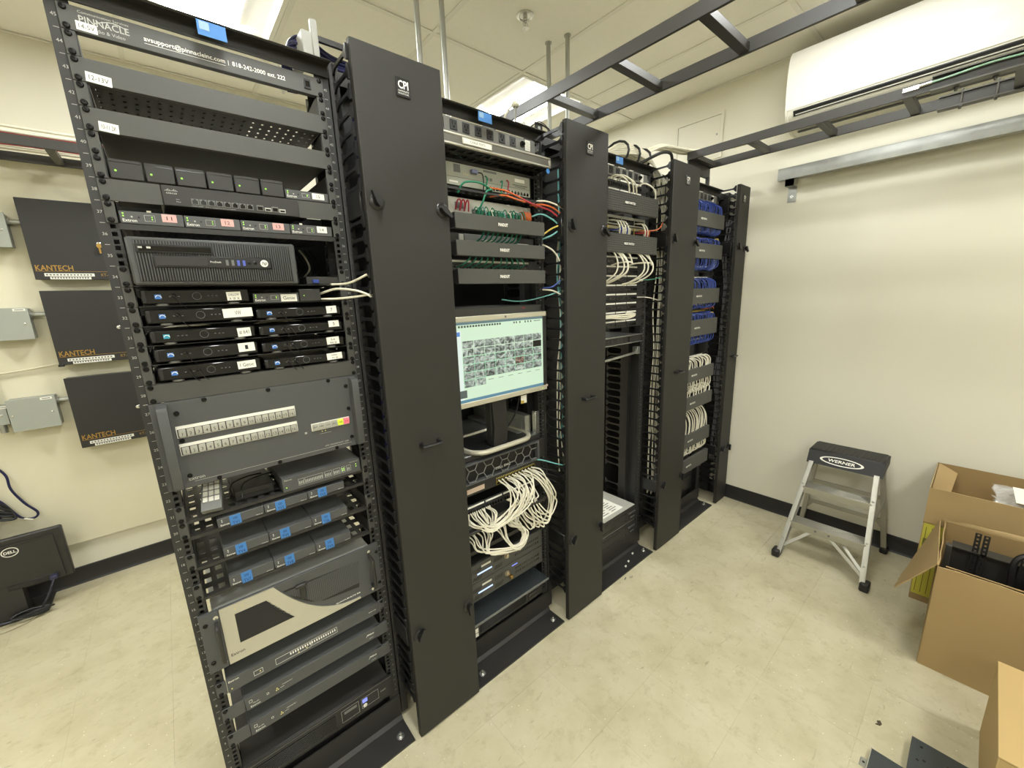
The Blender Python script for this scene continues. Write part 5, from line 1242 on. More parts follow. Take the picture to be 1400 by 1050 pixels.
for q in range(12):
    xx = X-.10+q*.012+(.12 if q > 7 else 0); m_ = [CABW, CABB, CABW, CABW][q % 4] if q < 8 else [CABW, CABR, CABW, CABO][q % 4]
    nm_ = {CABW: 'white', CABB: 'blue', CABR: 'red', CABO: 'orange'}[m_]
    cable('patch_cable', [(xx,-.012,1.895-.045*(q%2)),(xx+.006,-.05,1.888-.04*(q%2)),(xx+.012,-.068,1.855),(xx+.02,-.06,1.822)], .003, m_, nm_+' patch cord on the switches between the perforated covers'+', '+nth_(q), 'cable', nm_+' patch cords between the perforated covers', n=6)
cable('patch_cable', [(X+.16,-.012,1.865),(X+.2,-.05,1.862),(X+.25,-.07,1.872),(X+.275,-.08,1.905)], .003, CABO, 'orange patch cord leaving the switches toward the manager', 'cable')
for q, (xa_, zc) in enumerate(((-.08, 2.08), (-.045, 2.085), (-.02, 2.08), (.15, 2.075))):
    cable('patch_cable', [(X+xa_-.03,-.012,zc-.006),(X+xa_-.01,-.05,zc+.004),(X+xa_+.03,-.075,zc-.02),(X+xa_+.05,-.075,2.02),(X+xa_+.052,-.06,1.98)], .0036, CABW, 'white patch cord arching over the upper perforated cover'+', '+nth_(q), 'cable', 'white cords over the upper perforated cover')
for k in range(8):
    patch_panel(2, 36-k, ['first', 'second', 'third', 'fourth', 'fifth', 'sixth', 'seventh', 'lowest'][k]+' black patch panel counted down from the lower perforated cover', 4, z0=1.695-k*.0455, x0=-.205)
for q, (xt, xb_, d) in enumerate(((-.15,-.19,0),(-.115,-.165,.01),(-.10,-.15,.02),(-.085,-.14,.012),(-.03,-.075,.0),(.055,.02,.012),(.075,.035,.02),(.12,.085,.02),(.14,.06,.0))):
    zb_ = 1.60 if q not in (4, 8) else 1.69
    cable('patch_cable', [(X+xt,-.05,1.75),(X+xt+.015,-.075,1.735),(X+xt+.028,-.085-d,1.69),(X+xt+.018,-.08-d,1.645 if zb_ < 1.65 else 1.70),(X+xb_+.025,-.045,zb_+.008),(X+xb_,-.012,zb_-.003)], .0038, CABW, 'white cord hanging in front of the stacked patch panels'+', '+nth_(q), 'cable', 'white cords hanging before the patch panels')
for q in range(3): cable('patch_cable', [(X-.19,-.012,1.432+.006*q),(X-.13,-.05,1.436+.006*q),(X-.02,-.065,1.428+.01*q),(X+.075,-.055,1.438+.004*q),(X+.09,-.035,1.448),(X+.06,-.012,1.452)], .0042, CABW, 'thick white cord looped across the lower patch panels'+', '+nth_(q), 'cable', 'thick white cords looped on a lower panel')
cable('patch_cable', [(X+.17,-.012,1.618),(X+.22,-.05,1.618),(X+.27,-.08,1.628),(X+.31,-.08,1.632),(X+.35,-.06,1.622)], .0022, CABG, 'thin green cord stretched from the patch panels into the manager', 'cable')
cable('patch_cable', [(X+.16,-.012,1.530),(X+.21,-.04,1.527),(X+.27,-.07,1.51),(X+.32,-.08,1.485)], .0022, CABW, 'thin pale cord stretched from the patch panels into the manager', 'cable')
cable('patch_cable', [(X+.10,-.012,1.665),(X+.18,-.05,1.662),(X+.34,-.07,1.655)], .0018, CABK, 'thin black cord stretched from the patch panels into the manager', 'cable')
part_k = thing('cable_plug', 'small white plug on the green cord by the patch panels', 'plug', (X+.178, -.02, 1.612)); part(part_k, 'body', MB().cbox(X+.168, X+.188, -.028, -.016, 1.612, 1.624, .002), WHITE); part(part_k, 'boot', MB().cbox(X+.188, X+.196, -.026, -.018, 1.614, 1.622, .002), WHITE)
# slim tray and loose slide rail
t = thing('fiber_tray', 'slim black tray with silver edges below the patch panels', 'tray', (X, 0, 1.285)); y = -.006
part(t, 'case', MB().cbox(X-.22, X+.222, y, .3, 1.289, 1.331, .001), BLACK); part(t, 'silver_edge', MB().cbox(X-.22, X+.228, y-.006, y, 1.328, 1.332, .0006).cbox(X-.22, X+.228, y-.006, y, 1.288, 1.292, .0006), GALV)
part(t, 'slots', MB().box(X-.15, X-.05, y-.0006, y, 1.3, 1.32).box(X-.03, X+.0, y-.0006, y, 1.3, 1.32).box(X+.06, X+.075, y-.0006, y, 1.298, 1.322).box(X+.09, X+.11, y-.0006, y, 1.298, 1.322), GLOSS)
t = thing('slide_rail', 'loose dark slide rail hanging below the slim silver-edged tray', 'slide rail', (X, .1, 1.2)); part(t, 'rail', MB().prism([(X-.22,1.206),(X-.06,1.210),(X+.18,1.222),(X+.2,1.222),(X+.2,1.252),(X+.19,1.252),(X+.17,1.232),(X-.22,1.214)], 1, .0, .006), GALV); part(t, 'end_bracket', MB().cbox(X+.196, X+.222, -.002, .03, 1.218, 1.258, .001), GALV)
cable('tie_wrap', [(X-.09,.03,1.235),(X-.07,.02,1.215),(X-.02,.02,1.228),(X+.04,.02,1.222),(X+.10,.02,1.224)], .0035, CABK, 'black strap on the loose slide rail', 'strap')
cable('patch_cable', [(X-.02,.2,1.14),(X-.03,.19,1.10),(X+.0,.19,1.05),(X+.03,.18,1.0),(X+.02,.18,.92),(X+.03,.18,.82)], .005, CABW, 'thick white cord hanging deep inside the half-empty rack', 'cable')
# two stacked servers on the floor plate
for k, (za, zb_, lab) in enumerate(((.206, .298, 'upper of two black servers with a paper label on its silver lid'), (.112, .204, 'lower of two black servers at the bottom of the half-empty rack'))):
    y = -.012; t = thing('server', lab, 'server', (X, .1, za))
    part(t, 'chassis', MB().cbox(X-.218, X+.212, .0, .46, za, zb_-.001, .001), DARK); part(t, 'front', MB().cbox(X-.225, X+.215, y, 0, za, zb_-.006, .002), BLACK)
    part(t, 'lid', MB().cbox(X-.218, X+.212, -.008, .46, zb_-.003, zb_, .0006), LGREY)
    part(t, 'handle', MB().cbox(X+.135, X+.205, y-.006, y, za+.052, za+.062, .001).cbox(X+.150, X+.190, y-.010, y-.004, za+.028, za+.034, .001), CHAR)
    part(t, 'vent_line', MB().box(X-.2, X+.12, y-.0006, y, za+.064, za+.068).box(X-.2, X+.12, y-.0006, y, za+.02, za+.024), GLOSS)
    if k == 0:
        o = part(t, 'paper_label', MB().box(X-.14, X+.13, .02, .20, zb_, zb_+.0006), WHITE); pm = MB()
        for r in range(9):
            for c in range(3): pm.box(X-.12+c*.08, X-.055+c*.08-.012*((r+c) % 3), .035+r*.018, .041+r*.018, zb_+.0006, zb_+.0009)
        part(o, 'print', pm, MIDG)
for q, (x_, y_) in enumerate(((X+.06, -.075), (X+.14, -.05), (X+.01, -.09))):
    single('paper_scrap', MB().prism([(x_,y_),(x_+.014,y_+.004),(x_+.018,y_+.012),(x_+.004,y_+.012)], 2, .0068, .010), WHITE, ['tiny white paper scrap in the middle of the base of the half-empty rack', 'tiny white paper scrap at the right of the base of the half-empty rack', 'tiny white paper scrap at the front edge of the base of the half-empty rack'][q], 'scrap')

# ================================================================ rack 4
X = RX[3]
pdu(3, [-.19, -.138, -.086, -.034, .018, .068, .118], 'grey power strip at the top of the rack nearest the wall', .150, .172)
rows4 = [(1.922, 2.006), (1.742, 1.828), (1.473, 1.565), (1.276, 1.376), (.987, 1.068), (.803, .884), (.543, .632), (.366, .455)]
nth = ['topmost', 'second', 'third', 'fourth', 'fifth', 'sixth', 'seventh', 'lowest']
for k, (a, b) in enumerate(rows4): cover(3, a, b, nth[k]+' solid black cable cover of the rack nearest the wall', 'NEAT-PATCH', x0=-.215, x1=.196, tw=.072, tx0=-.085)
def bunch(zt, zb_, n, m_, cname, where, loopdir, x0=-.19, x1=.15, r=.0030):
    for q in range(n):
        xx = X+x0+(x1-x0)*q/(n-1); o = random.uniform(-.006, .006); d = random.uniform(0, .010)
        if loopdir < 0: pts = [(xx,-.012,zt-.012),(xx+.012+o,-.040,zt-.008+o),(xx+.026+o,-.060-d,zt-(zt-zb_)*.45),(xx+.024-2*o,-.062-d,zb_-.012)]
        else: pts = [(xx,-.012,zb_+.014),(xx+.012+o,-.040,zb_+.010+o),(xx+.026+o,-.060-d,zb_+(zt-zb_)*.5),(xx+.024-2*o,-.062-d,zt+.012)]
        cable('patch_cable', pts, r, m_, '%s patch cord %s, %s' % (cname, where, nth_(q)), 'cable', '%s patch cords %s' % (cname, where), n=5, sub=4)
patch_panel(3, 44, 'black patch panel above the topmost cover near the wall', 4, z0=2.045)
bunch(2.082, 2.006, 20, CABB, 'blue', 'falling over the topmost cover', -1)
patch_panel(3, 40, 'black patch panel just under the topmost cover near the wall', 4, z0=1.878); patch_panel(3, 39, 'pale-striped patch panel above the second cover near the wall', 4, z0=1.838, strip=CABY)
bunch(1.922, 1.880, 20, CABB, 'blue', 'rising behind the topmost cover', 1); bunch(1.872, 1.828, 20, CABB, 'blue', 'falling behind the second cover', -1)
patch_panel(3, 36, 'black patch panel just under the second cover near the wall', 4, z0=1.665); patch_panel(3, 34, 'black patch panel with a looped blue bunch near the wall', 4, z0=1.600)
bunch(1.742, 1.672, 20, CABB, 'blue', 'rising behind the second cover', 1); bunch(1.632, 1.562, 18, CABB, 'blue', 'falling behind the third cover', -1)
patch_panel(3, 30, 'black patch panel just under the third cover near the wall', 4, z0=1.430); patch_panel(3, 29, 'pale-striped patch panel above the fourth cover near the wall', 4, z0=1.388, strip=CABY)
bunch(1.473, 1.436, 20, CABB, 'blue', 'rising behind the third cover', 1); bunch(1.420, 1.376, 20, CABB, 'blue', 'falling behind the fourth cover', -1)
patch_panel(3, 26, 'black patch panel just under the fourth cover near the wall', 4, z0=1.205); patch_panel(3, 24, 'black patch panel above the fifth cover near the wall', 4, z0=1.095)
bunch(1.276, 1.210, 20, CABB, 'blue', 'rising behind the fourth cover', 1); bunch(1.135, 1.066, 13, CABW, 'white', 'falling behind the fifth cover', -1, r=.0038)
patch_panel(3, 21, 'black patch panel between the fifth and sixth covers near the wall', 4, z0=.925); bunch(.987, .885, 12, CABW, 'white', 'between the fifth and sixth covers', 1, r=.0038); bunch(.940, .885, 10, CABW, 'white', 'folded above the sixth cover', -1, r=.0036)
patch_panel(3, 15, 'black patch panel between the sixth and seventh covers near the wall', 4, z0=.735); bunch(.775, .630, 14, CABW, 'white', 'falling behind the seventh cover', -1, r=.0038)
patch_panel(3, 10, 'black patch panel between the seventh and lowest covers near the wall', 4, z0=.490); bunch(.545, .455, 14, CABW, 'white', 'between the seventh and lowest covers', 1, r=.0036)
cable('patch_cable', [(X+.14,-.02,.49),(X+.165,-.05,.478),(X+.175,-.06,.505),(X+.155,-.05,.53)], .0042, CABW, 'single white cord looped at the right above the lowest cover', 'cable')
for za, m_, lb_ in ((1.862, CABY, 'yellow cord at the right between the two upper covers near the wall'), (1.440, CABO, 'orange cord at the right under the third cover near the wall'), (1.405, CABY, 'yellow cord at the right above the fourth cover near the wall')):
    cable('patch_cable', [(X+.10,-.012,za-.006),(X+.14,-.04,za-.002),(X+.165,-.06,za+.006),(X+.18,-.06,za-.006)], .003, m_, lb_, 'cable')
t = thing('equipment_box', 'dark device at the bottom of the rack nearest the wall', 'device', (X, .1, .12)); part(t, 'case', MB().cbox(X-.2, X+.2, .02, .4, .12, .26, .003), DARK); part(t, 'front', MB().cbox(X-.1, X+.15, .012, .02, .15, .24, .002), BLACK)

# ================================================================ cables inside the managers
def vbundle(xs_, za, zb_, m_, lab, grp, r=.0034, yb=-.045):
    for q, x in enumerate(xs_):
        y0 = yb+random.uniform(-.02, .02)
        pts = []
        n = 9
        for k in range(n): pts.append((x+random.uniform(-.012,.012), y0+random.uniform(-.012,.012), za+(zb_-za)*k/(n-1)))
        cable('manager_cable', pts, r, m_, lab+', '+nth_(q), 'cable', grp, n=5, sub=4)
a = RX[1]+.262
vbundle([a+.05, a+.062, a+.075], .9, 2.05, CABT, 'teal cable running down inside the manager right of the monitor rack', 'teal cables in the manager by the monitor rack', .003)
vbundle([a+.045, a+.058, a+.07, a+.085], .75, 1.80, CABW, 'white cable running down inside the manager right of the monitor rack', 'white cables in the manager by the monitor rack', .003)
a = RX[2]+.262
vbundle([a+.035+.014*k for k in range(7)], .35, 2.14, CABW, 'white cable running down inside the manager left of the blue-corded rack', 'white cables in the manager by the blue-corded rack', .0036)
a = RX[3]+.262
vbundle([a+.11+.008*k for k in range(4)], .3, 2.0, mat('cable_grey', '#77767a', .45), 'grey cable running down inside the narrow end manager', 'grey cables in the end manager', .006, -.03)
a = RX[0]+.262
vbundle([a+.05+.02*k for k in range(4)], .3, 2.1, CABN, 'navy cable running down inside the wide manager beside the nearest rack', 'navy cables in the wide manager', .004, -.03)
# ================================================================ air conditioner
ACW = mat('ac_white_gloss', '#f1efe6', .16); ACB = mat('ac_body', '#e2dfd0', .35)
y0, y1 = -1.46, -.345
t = thing('air_conditioner', 'long white wall-mounted air conditioner on the right wall', 'air conditioner', (XR, (y0+y1)/2, 2.42))
part(t, 'body', MB().prism([(XR-.001,2.425),(XR-.10,2.425),(XR-.165,2.445),(XR-.205,2.475),(XR-.222,2.51),(XR-.215,2.775),(XR-.19,2.80),(XR-.001,2.80)], 1, y0+.006, y1-.006), ACB)
part(t, 'end_cap', MB().prism([(XR-.001,2.42),(XR-.10,2.42),(XR-.168,2.440),(XR-.210,2.472),(XR-.226,2.51),(XR-.220,2.778),(XR-.192,2.804),(XR-.001,2.804)], 1, y1-.012, y1).prism([(XR-.001,2.42),(XR-.10,2.42),(XR-.168,2.440),(XR-.210,2.472),(XR-.226,2.51),(XR-.220,2.778),(XR-.192,2.804),(XR-.001,2.804)], 1, y0, y0+.012), ACB)
fpn = [(XR-.226,2.515)]+[(XR-.226-.014*math.sin(math.pi*k/10), 2.515+.265*k/10) for k in range(1, 10)]+[(XR-.222,2.780),(XR-.20,2.806),(XR-.214,2.77),(XR-.220,2.53)]
part(t, 'front_panel', MB().prism(fpn, 1, y0+.001, y1-.001), ACW)
part(t, 'louver', MB().prism([(XR-.214,2.492),(XR-.218,2.488),(XR-.180,2.452),(XR-.115,2.430),(XR-.113,2.434),(XR-.176,2.457)], 1, y0+.05, y1-.05), ACW)
part(t, 'outlet_slot', MB().prism([(XR-.2225,2.507),(XR-.2235,2.502),(XR-.212,2.480),(XR-.208,2.482)], 1, y0+.04, y1-.04), DARK)
part(t, 'lower_gap', MB().prism([(XR-.118,2.4265),(XR-.122,2.4235),(XR-.098,2.422),(XR-.096,2.4255)], 1, y0+.04, y1-.04), DARK)
# galvanised strut on the right wall
t = thing('steel_channel', 'galvanised steel channel bracketed to the right wall under the air conditioner', 'steel channel', (XR, -1.5, 2.18))
ch = MB().box(2.787, 2.790, -2.9, -.296, 2.186, 2.251); ch.box(2.790, XR-.001, -2.9, -.296, 2.248, 2.251).box(2.790, XR-.03, -2.9, -.296, 2.186, 2.189)
part(t, 'channel', ch, GALV)
for y in (-.335, -1.9): 
    b_ = part(t, 'bracket', MB().box(XR-.004, XR-.0005, y-.045, y, 2.065, 2.248).box(2.80, XR-.004, y-.045, y, 2.150, 2.186).box(2.80, 2.81, y-.045, y, 2.150, 2.20), GALV)
    part(b_, 'bolt', MB().lathe((XR-.004, y-.022, 2.095), (-1,0,0), [(.010,0),(.010,.002),(.006,.002),(.006,.008)], 6), ZINC)
# splice clamps and earth wire on the near tray
for k, (x, lb) in enumerate(((2.295, 'left'), (2.585, 'right'))):
    s = -1 if k == 0 else 1
    t = thing('splice_clamp', 'bare steel splice clamp on the %s bar of the tray by the air conditioner' % lb, 'clamp', (x, -1.09, 2.29))
    part(t, 'plate', MB().cbox(x-.020, x+.020, -1.22, -.97, 2.3425, 2.3485, .001).cbox(x-.020, x+.020, -1.22, -.97, 2.2935, 2.2995, .001), mat('clamp_steel', '#5d5c57', .4, .5))
    for y in (-1.04, -1.14): part(t, 'bolt', MB().cyl((x-.015*s, y, 2.280), (x-.015*s, y, 2.358), .004, 8).lathe((x-.015*s,y,2.2935), (0,0,-1), [(.009,0),(.009,.007),(.005,.007),(.005,.014)], 6), MATS['clamp_steel'])
cable('earth_wire', [(2.287,-.94,2.328),(2.283,-1.02,2.330),(2.281,-1.12,2.336),(2.282,-1.22,2.333),(2.283,-1.4,2.336),(2.285,-1.6,2.33)], .0034, mat('wire_pale_green', '#9fc7ae', .4), 'green earth wire along the tray by the air conditioner', 'wire')
t = thing('cable_lug', 'shiny metal lug at the end of the green earth wire', 'lug', (2.288, -.92, 2.32)); part(t, 'tongue', MB().cbox(2.288, 2.294, -.935, -.885, 2.320, 2.336, .001), ZINC); part(t, 'barrel', MB().cyl((2.289,-.935,2.328), (2.288,-.97,2.329), .006, 10), ZINC)
# ================================================================ top of the racks
GREYP = mat('grey_bracket', '#9b9a92', .45)
t = thing('cable_guide', 'grey cable guide standing on top of the wide cable manager', 'cable guide', (.30, .12, 2.20))
part(t, 'upright', MB().cbox(.262, .280, .10, .115, 2.225, 2.335, .002), GREYP); part(t, 'arm', MB().cbox(.235, .262, .10, .30, 2.24, 2.30, .002), GREYP); part(t, 'rail', MB().cbox(.28, .62, .105, .115, 2.285, 2.30, .001), BLACK)
part(t, 'foot', MB().cbox(.262, .30, .095, .12, 2.185, 2.225, .001), BLACK)
for k in range(9):
    o = .007*k; zz = 2.245+.009*(k % 4)
    cable('navy_cable', [(.22+.003*k,.24,2.19),(.205+.002*k,.20,2.245+.006*k),(.25,.165-.004*k,zz+.028),(.34,.14+.004*(k%3),zz),(.46,.13+.005*(k%3),zz-.004),(.60,.125+.005*(k%3),zz+.002)], .004, CABN, 'navy cable bunched over the top of the wide cable manager'+', '+ORD[k]+' of bunch', 'cable', 'navy cables over the wide manager')
cable('white_cable', [(.21,.26,2.19),(.195,.22,2.25),(.225,.18,2.285),(.27,.16,2.275)], .004, CABW, 'single white cable looping behind the nearest rack top', 'cable')
t = thing('grounding_post', 'small pale round-capped post on top of the monitor rack', 'grounding post', (.955, .03, 2.17)); part(t, 'stem', MB().cyl((.958,.03,2.172), (.958,.03,2.262), .004, 8), GALV); part(t, 'cap', MB().lathe((.958,.03,2.256), (0,0,1), [(.012,0),(.016,.006),(.014,.014),(.005,.020)], 14), mat('cap_ivory', '#cfcab5', .4))
cable('earth_wire', [(.90,.03,2.175),(.905,.03,2.21),(.93,.03,2.245),(.955,.03,2.262)], .004, mat('cable_ivory', '#c7c2ae', .45), 'pale wire curving up to the round-capped post', 'wire')
t = thing('cable_clip', 'small white plastic clip on the monitor rack top edge', 'clip', (.99, .0, 2.172)); part(t, 'base', MB().cbox(.965, .995, .02, .04, 2.172, 2.205, .002), WHITE); part(t, 'hook', MB().tube(spline([(.995,.03,2.178),(1.01,.03,2.2),(1.0,.03,2.215),(.985,.03,2.205)], 4), .003, 6), WHITE)
for k in range(3): cable('thin_wire', [(1.0,.02,2.175),(1.03+.01*k,.0,2.205+.006*k),(1.07+.008*k,-.02,2.195),(1.085+.004*k,-.03,2.172)], .0016, CABK, 'thin black wire looping off the monitor rack top edge'+', '+ORD[k]+' of bunch', 'wire', 'thin wires on the monitor rack top')
t = thing('mount_bracket', 'black keyhole bracket rising above the manager beside the monitor rack', 'bracket', (1.13, .08, 2.19)); kb = MB().cbox(1.105, 1.150, .075, .08, 2.17, 2.255, .004); part(t, 'plate', kb, BLACK)
part(t, 'keyhole', MB().lathe((1.128,.0748,2.235), (0,-1,0), [(.007,0),(.007,.0006)], 14).box(1.1255, 1.1305, .0742, .0748, 2.215, 2.233).lathe((1.128,.0748,2.2), (0,-1,0), [(.004,0),(.004,.0006)], 10), GALV)
for k in range(16):
    f = k/15; yy = .06+.09*((k*7) % 16)/16; zz = 2.215+.055*((k*5) % 16)/16
    cable('white_cable', [(1.50+.10*f,yy+.06,2.15),(1.56+.10*f,yy+.03,2.205+.04*f),(1.70,yy,zz+.02),(1.80,yy-.02,zz+.03),(1.90,yy-.05,zz-.01),(1.95+.004*k,yy-.08,2.13)]+([(1.95+.012*k,-.03,1.95)] if k < 5 else []), .0048, CABW, 'white cable in the thick bunch over the half-empty rack'+', '+ORD[k]+' of bunch', 'cable', 'white cables over the half-empty rack', n=6)
for k in range(8): cable('white_cable', [(1.86,.1+.012*k,2.23),(1.95,.06+.012*k,2.29+.006*(k%3)),(2.06,.04+.012*k,2.335+.006*(k%3)),(2.20,.02+.01*k,2.345+.004*(k%3)),(2.34,-.03+.012*k,2.347+.004*(k%3)),(2.45,-.25+.01*k,2.345)], .0055, CABW, 'white cable climbing onto the tray by the air conditioner'+', '+ORD[k]+' of bunch', 'cable', 'white cables climbing onto the tray', n=6)
for k, xx in enumerate((1.70, 1.80, 1.90)):
    lp = [(xx+.004*math.sin(a), .10+.075*math.cos(a), 2.245+.058*math.sin(a)) for a in [j*math.pi/7 for j in range(15)]]
    mb = MB().tube(lp, .006, 8, cap=False); single('cable_strap', mb, CABK, ['left', 'middle', 'right'][k]+' black strap around the white bunch over the half-empty rack', 'strap')
cable('cable_strap', [(1.80,.02,2.20),(1.86,-.02,2.235),(1.93,-.03,2.262),(2.0,-.03,2.268),(2.04,-.02,2.24)], .008, CABK, 'long black strap draped from the white bunch to the manager top', 'strap')
t = thing('tray_bracket', 'black end bracket where the tray meets the row near the wall', 'bracket', (2.44, .03, 2.22)); part(t, 'plate', MB().cbox(2.30, 2.58, .02, .03, 2.235, 2.345, .003), BLACK); part(t, 'leg', MB().cbox(2.34, 2.36, .0, .02, 2.175, 2.24, .002).cbox(2.52, 2.54, .0, .02, 2.175, 2.24, .002), BLACK)
# ================================================================ stepladder
ALU = mat('aluminium', '#aeaca1', .40, .75, .08, 120, .10, 12); RUB = mat('black_rubber', '#1d1c1b', .5, 0, .1, 300)
t = thing('step_ladder', 'low aluminium stepladder with a black top, standing against the wall', 'stepladder', (2.58, -.83, 0))
def bar(mb, p0, p1, w, d, wd):
    # rectangular bar from p0 to p1, width w along wd
    p0, p1, wd = Vector(p0), Vector(p1), Vector(wd); ax = (p1-p0).normalized(); wd = (wd-ax*wd.dot(ax)).normalized(); n_ = ax.cross(wd)
    v = [p+wd*a*w/2+n_*b*d/2 for p in (p0, p1) for a, b in ((-1,-1),(1,-1),(1,1),(-1,1))]
    return mb.add(v, [(0,1,2,3),(4,5,6,7),(0,1,5,4),(1,2,6,5),(2,3,7,6),(3,0,4,7)])
fx = lambda z: 2.352+.300*z/.56
fyl = lambda z: -.622-.050*z/.56
fyr = lambda z: -1.022+.042*z/.56
for fy in (fyl, fyr):
    sgn = 1 if fy is fyl else -1
    mb = MB(); bar(mb, (fx(.02), fy(.02), .02), (fx(.535), fy(.535), .535), .004, .052, (0,1,0)); 
    for o in (-.024, .024):
        ax = (Vector((fx(.56),fy(.56),.56))-Vector((fx(.02),fy(.02),.02))).normalized(); nn = ax.cross(Vector((0,1,0))).normalized()
        q = nn*o+Vector((0,-sgn*.010,0)); bar(mb, Vector((fx(.02),fy(.02),.02))+q, Vector((fx(.535),fy(.535),.535))+q, .022, .004, (0,1,0))
    rl = part(t, 'front_rail', mb, ALU)
    for z in (.205, .40, .10): part(rl, 'rivet', MB().lathe((fx(z)-.024, fy(z)-sgn*.010, z+.013), (-1,0,.5), [(.005,0),(.005,.003),(.002,.005)], 10), ALU)
    part(t, 'foot', MB().cbox(fx(0)-.028, fx(0)+.034, fy(0)-.020, fy(0)+.020, 0, .045, .006), RUB)
    ry0, ry1 = (-.622, -.675) if fy is fyl else (-1.035, -.975)
    mb = MB(); bar(mb, (2.822, ry0, .02), (2.775, ry1, .56), .024, .030, (0,1,0)); part(t, 'rear_leg', mb, ALU)
    part(t, 'foot', MB().cbox(2.800, 2.846, ry0-.018, ry0+.018, 0, .04, .006), RUB)
    mb = MB(); bar(mb, (fx(.33)+.02, fy(.33), .30), (2.79, (ry0+ry1)/2, .335), .004, .016, (0,1,0)); part(t, 'spreader', mb, ALU)
for z in (.205, .395):
    x = fx(z); a, b = fyr(z)+.012, fyl(z)-.012
    st = part(t, 'step', MB().cbox(x-.030, x+.058, a, b, z-.003, z+.004, .001).cbox(x-.032, x-.027, a, b, z-.036, z+.004, .001).cbox(x+.054, x+.058, a, b, z-.025, z+.004, .001), ALU)
    for q in range(5): part(st, 'tread_rib', MB().cbox(x-.022+.016*q, x-.016+.016*q, a+.002, b-.002, z+.004, z+.0065, .001), ALU)
    for q in (.36, .54) if z < .3 else (): part(st, 'rivet', MB().lathe((x-.032, b-(b-a)*q, z-.014), (-1,0,0), [(.006,0),(.006,.002),(.003,.004)], 10), MIDG)
mb = MB(); bar(mb, (fx(.175), -.835, .175), (fx(.045)+.01, fyr(.045)+.012, .045), .016, .010, (0,1,0)); bar(mb, (fx(.175)+.05, -.86, .175), (fx(.06)+.03, fyr(.05)+.014, .05), .014, .010, (0,1,0))
bar(mb, (fx(.175), -.76, .175), (fx(.06), fyl(.06)-.012, .06), .016, .010, (0,1,0)); part(t, 'knee_brace', mb, ALU)
mb = MB(); bar(mb, (2.808, -.63, .20), (2.808, -1.03, .20), .022, .012, (0,0,1)); bar(mb, (2.796, -.645, .345), (2.796, -1.01, .345), .022, .012, (0,0,1)); bar(mb, (2.808, -.68, .205), (2.815, -.625, .13), .016, .008, (0,1,0)); bar(mb, (2.808, -.98, .205), (2.815, -1.03, .13), .016, .008, (0,1,0)); part(t, 'rear_brace', mb, ALU)
tx0, tx1, ty0, ty1, tz = 2.640, 2.812, -.992, -.662, .606
cap = MB().cbox(tx0, tx1, ty0, ty1, tz-.012, tz, .005); cap.prism([(tx0,tz-.006),(tx0+.004,tz-.006),(tx0-.029,tz-.080),(tx0-.034,tz-.078)], 1, ty0-.006, ty1+.006)
cap.prism([(tx0-.032,tz-.078),(tx0,tz-.006),(tx1,tz-.006),(tx1+.006,tz-.055)], 1, ty0-.006, ty0+.002).prism([(tx0-.032,tz-.078),(tx0,tz-.006),(tx1,tz-.006),(tx1+.006,tz-.055)], 1, ty1-.002, ty1+.006)
cp_ = part(t, 'top_cap', cap, RUB)
for q in range(13): part(cp_, 'grip_rib', MB().cbox(tx0+.016, tx1-.016, ty0+.02+q*.0235, ty0+.031+q*.0235, tz, tz+.002, .0008), RUB)
upv = Vector((.034, 0, .072)).normalized(); rgt = Vector((0,-1,0)); cen = Vector((tx0-.0185, (ty0+ty1)/2+.012, tz-.043)); nrm = rgt.cross(upv)
if nrm.x > 0: nrm = -nrm
el = MB(); n = 40
for k in range(n):
    a, b = 2*math.pi*k/n, 2*math.pi*(k+1)/n
    def pt(an, s): 
        w_ = .100 if s else .088; h_ = .024 if s else .019
        return cen+rgt*(w_*math.cos(an)+(0 if s else .0))+upv*(h_*math.sin(an))+nrm*.0012
    el.add([pt(a,1), pt(b,1), pt(b,0), pt(a,0)], [(0,1,2,3)])
part(cp_, 'logo_ring', el, PRINT); part(cp_, 'lettering', addtext(MB(), 'WERNER', cen-upv*.0085+nrm*.0014, .017, width=.125, right=rgt, up=upv, align='c', bold=.02, slant=.12), PRINT, smooth=False)
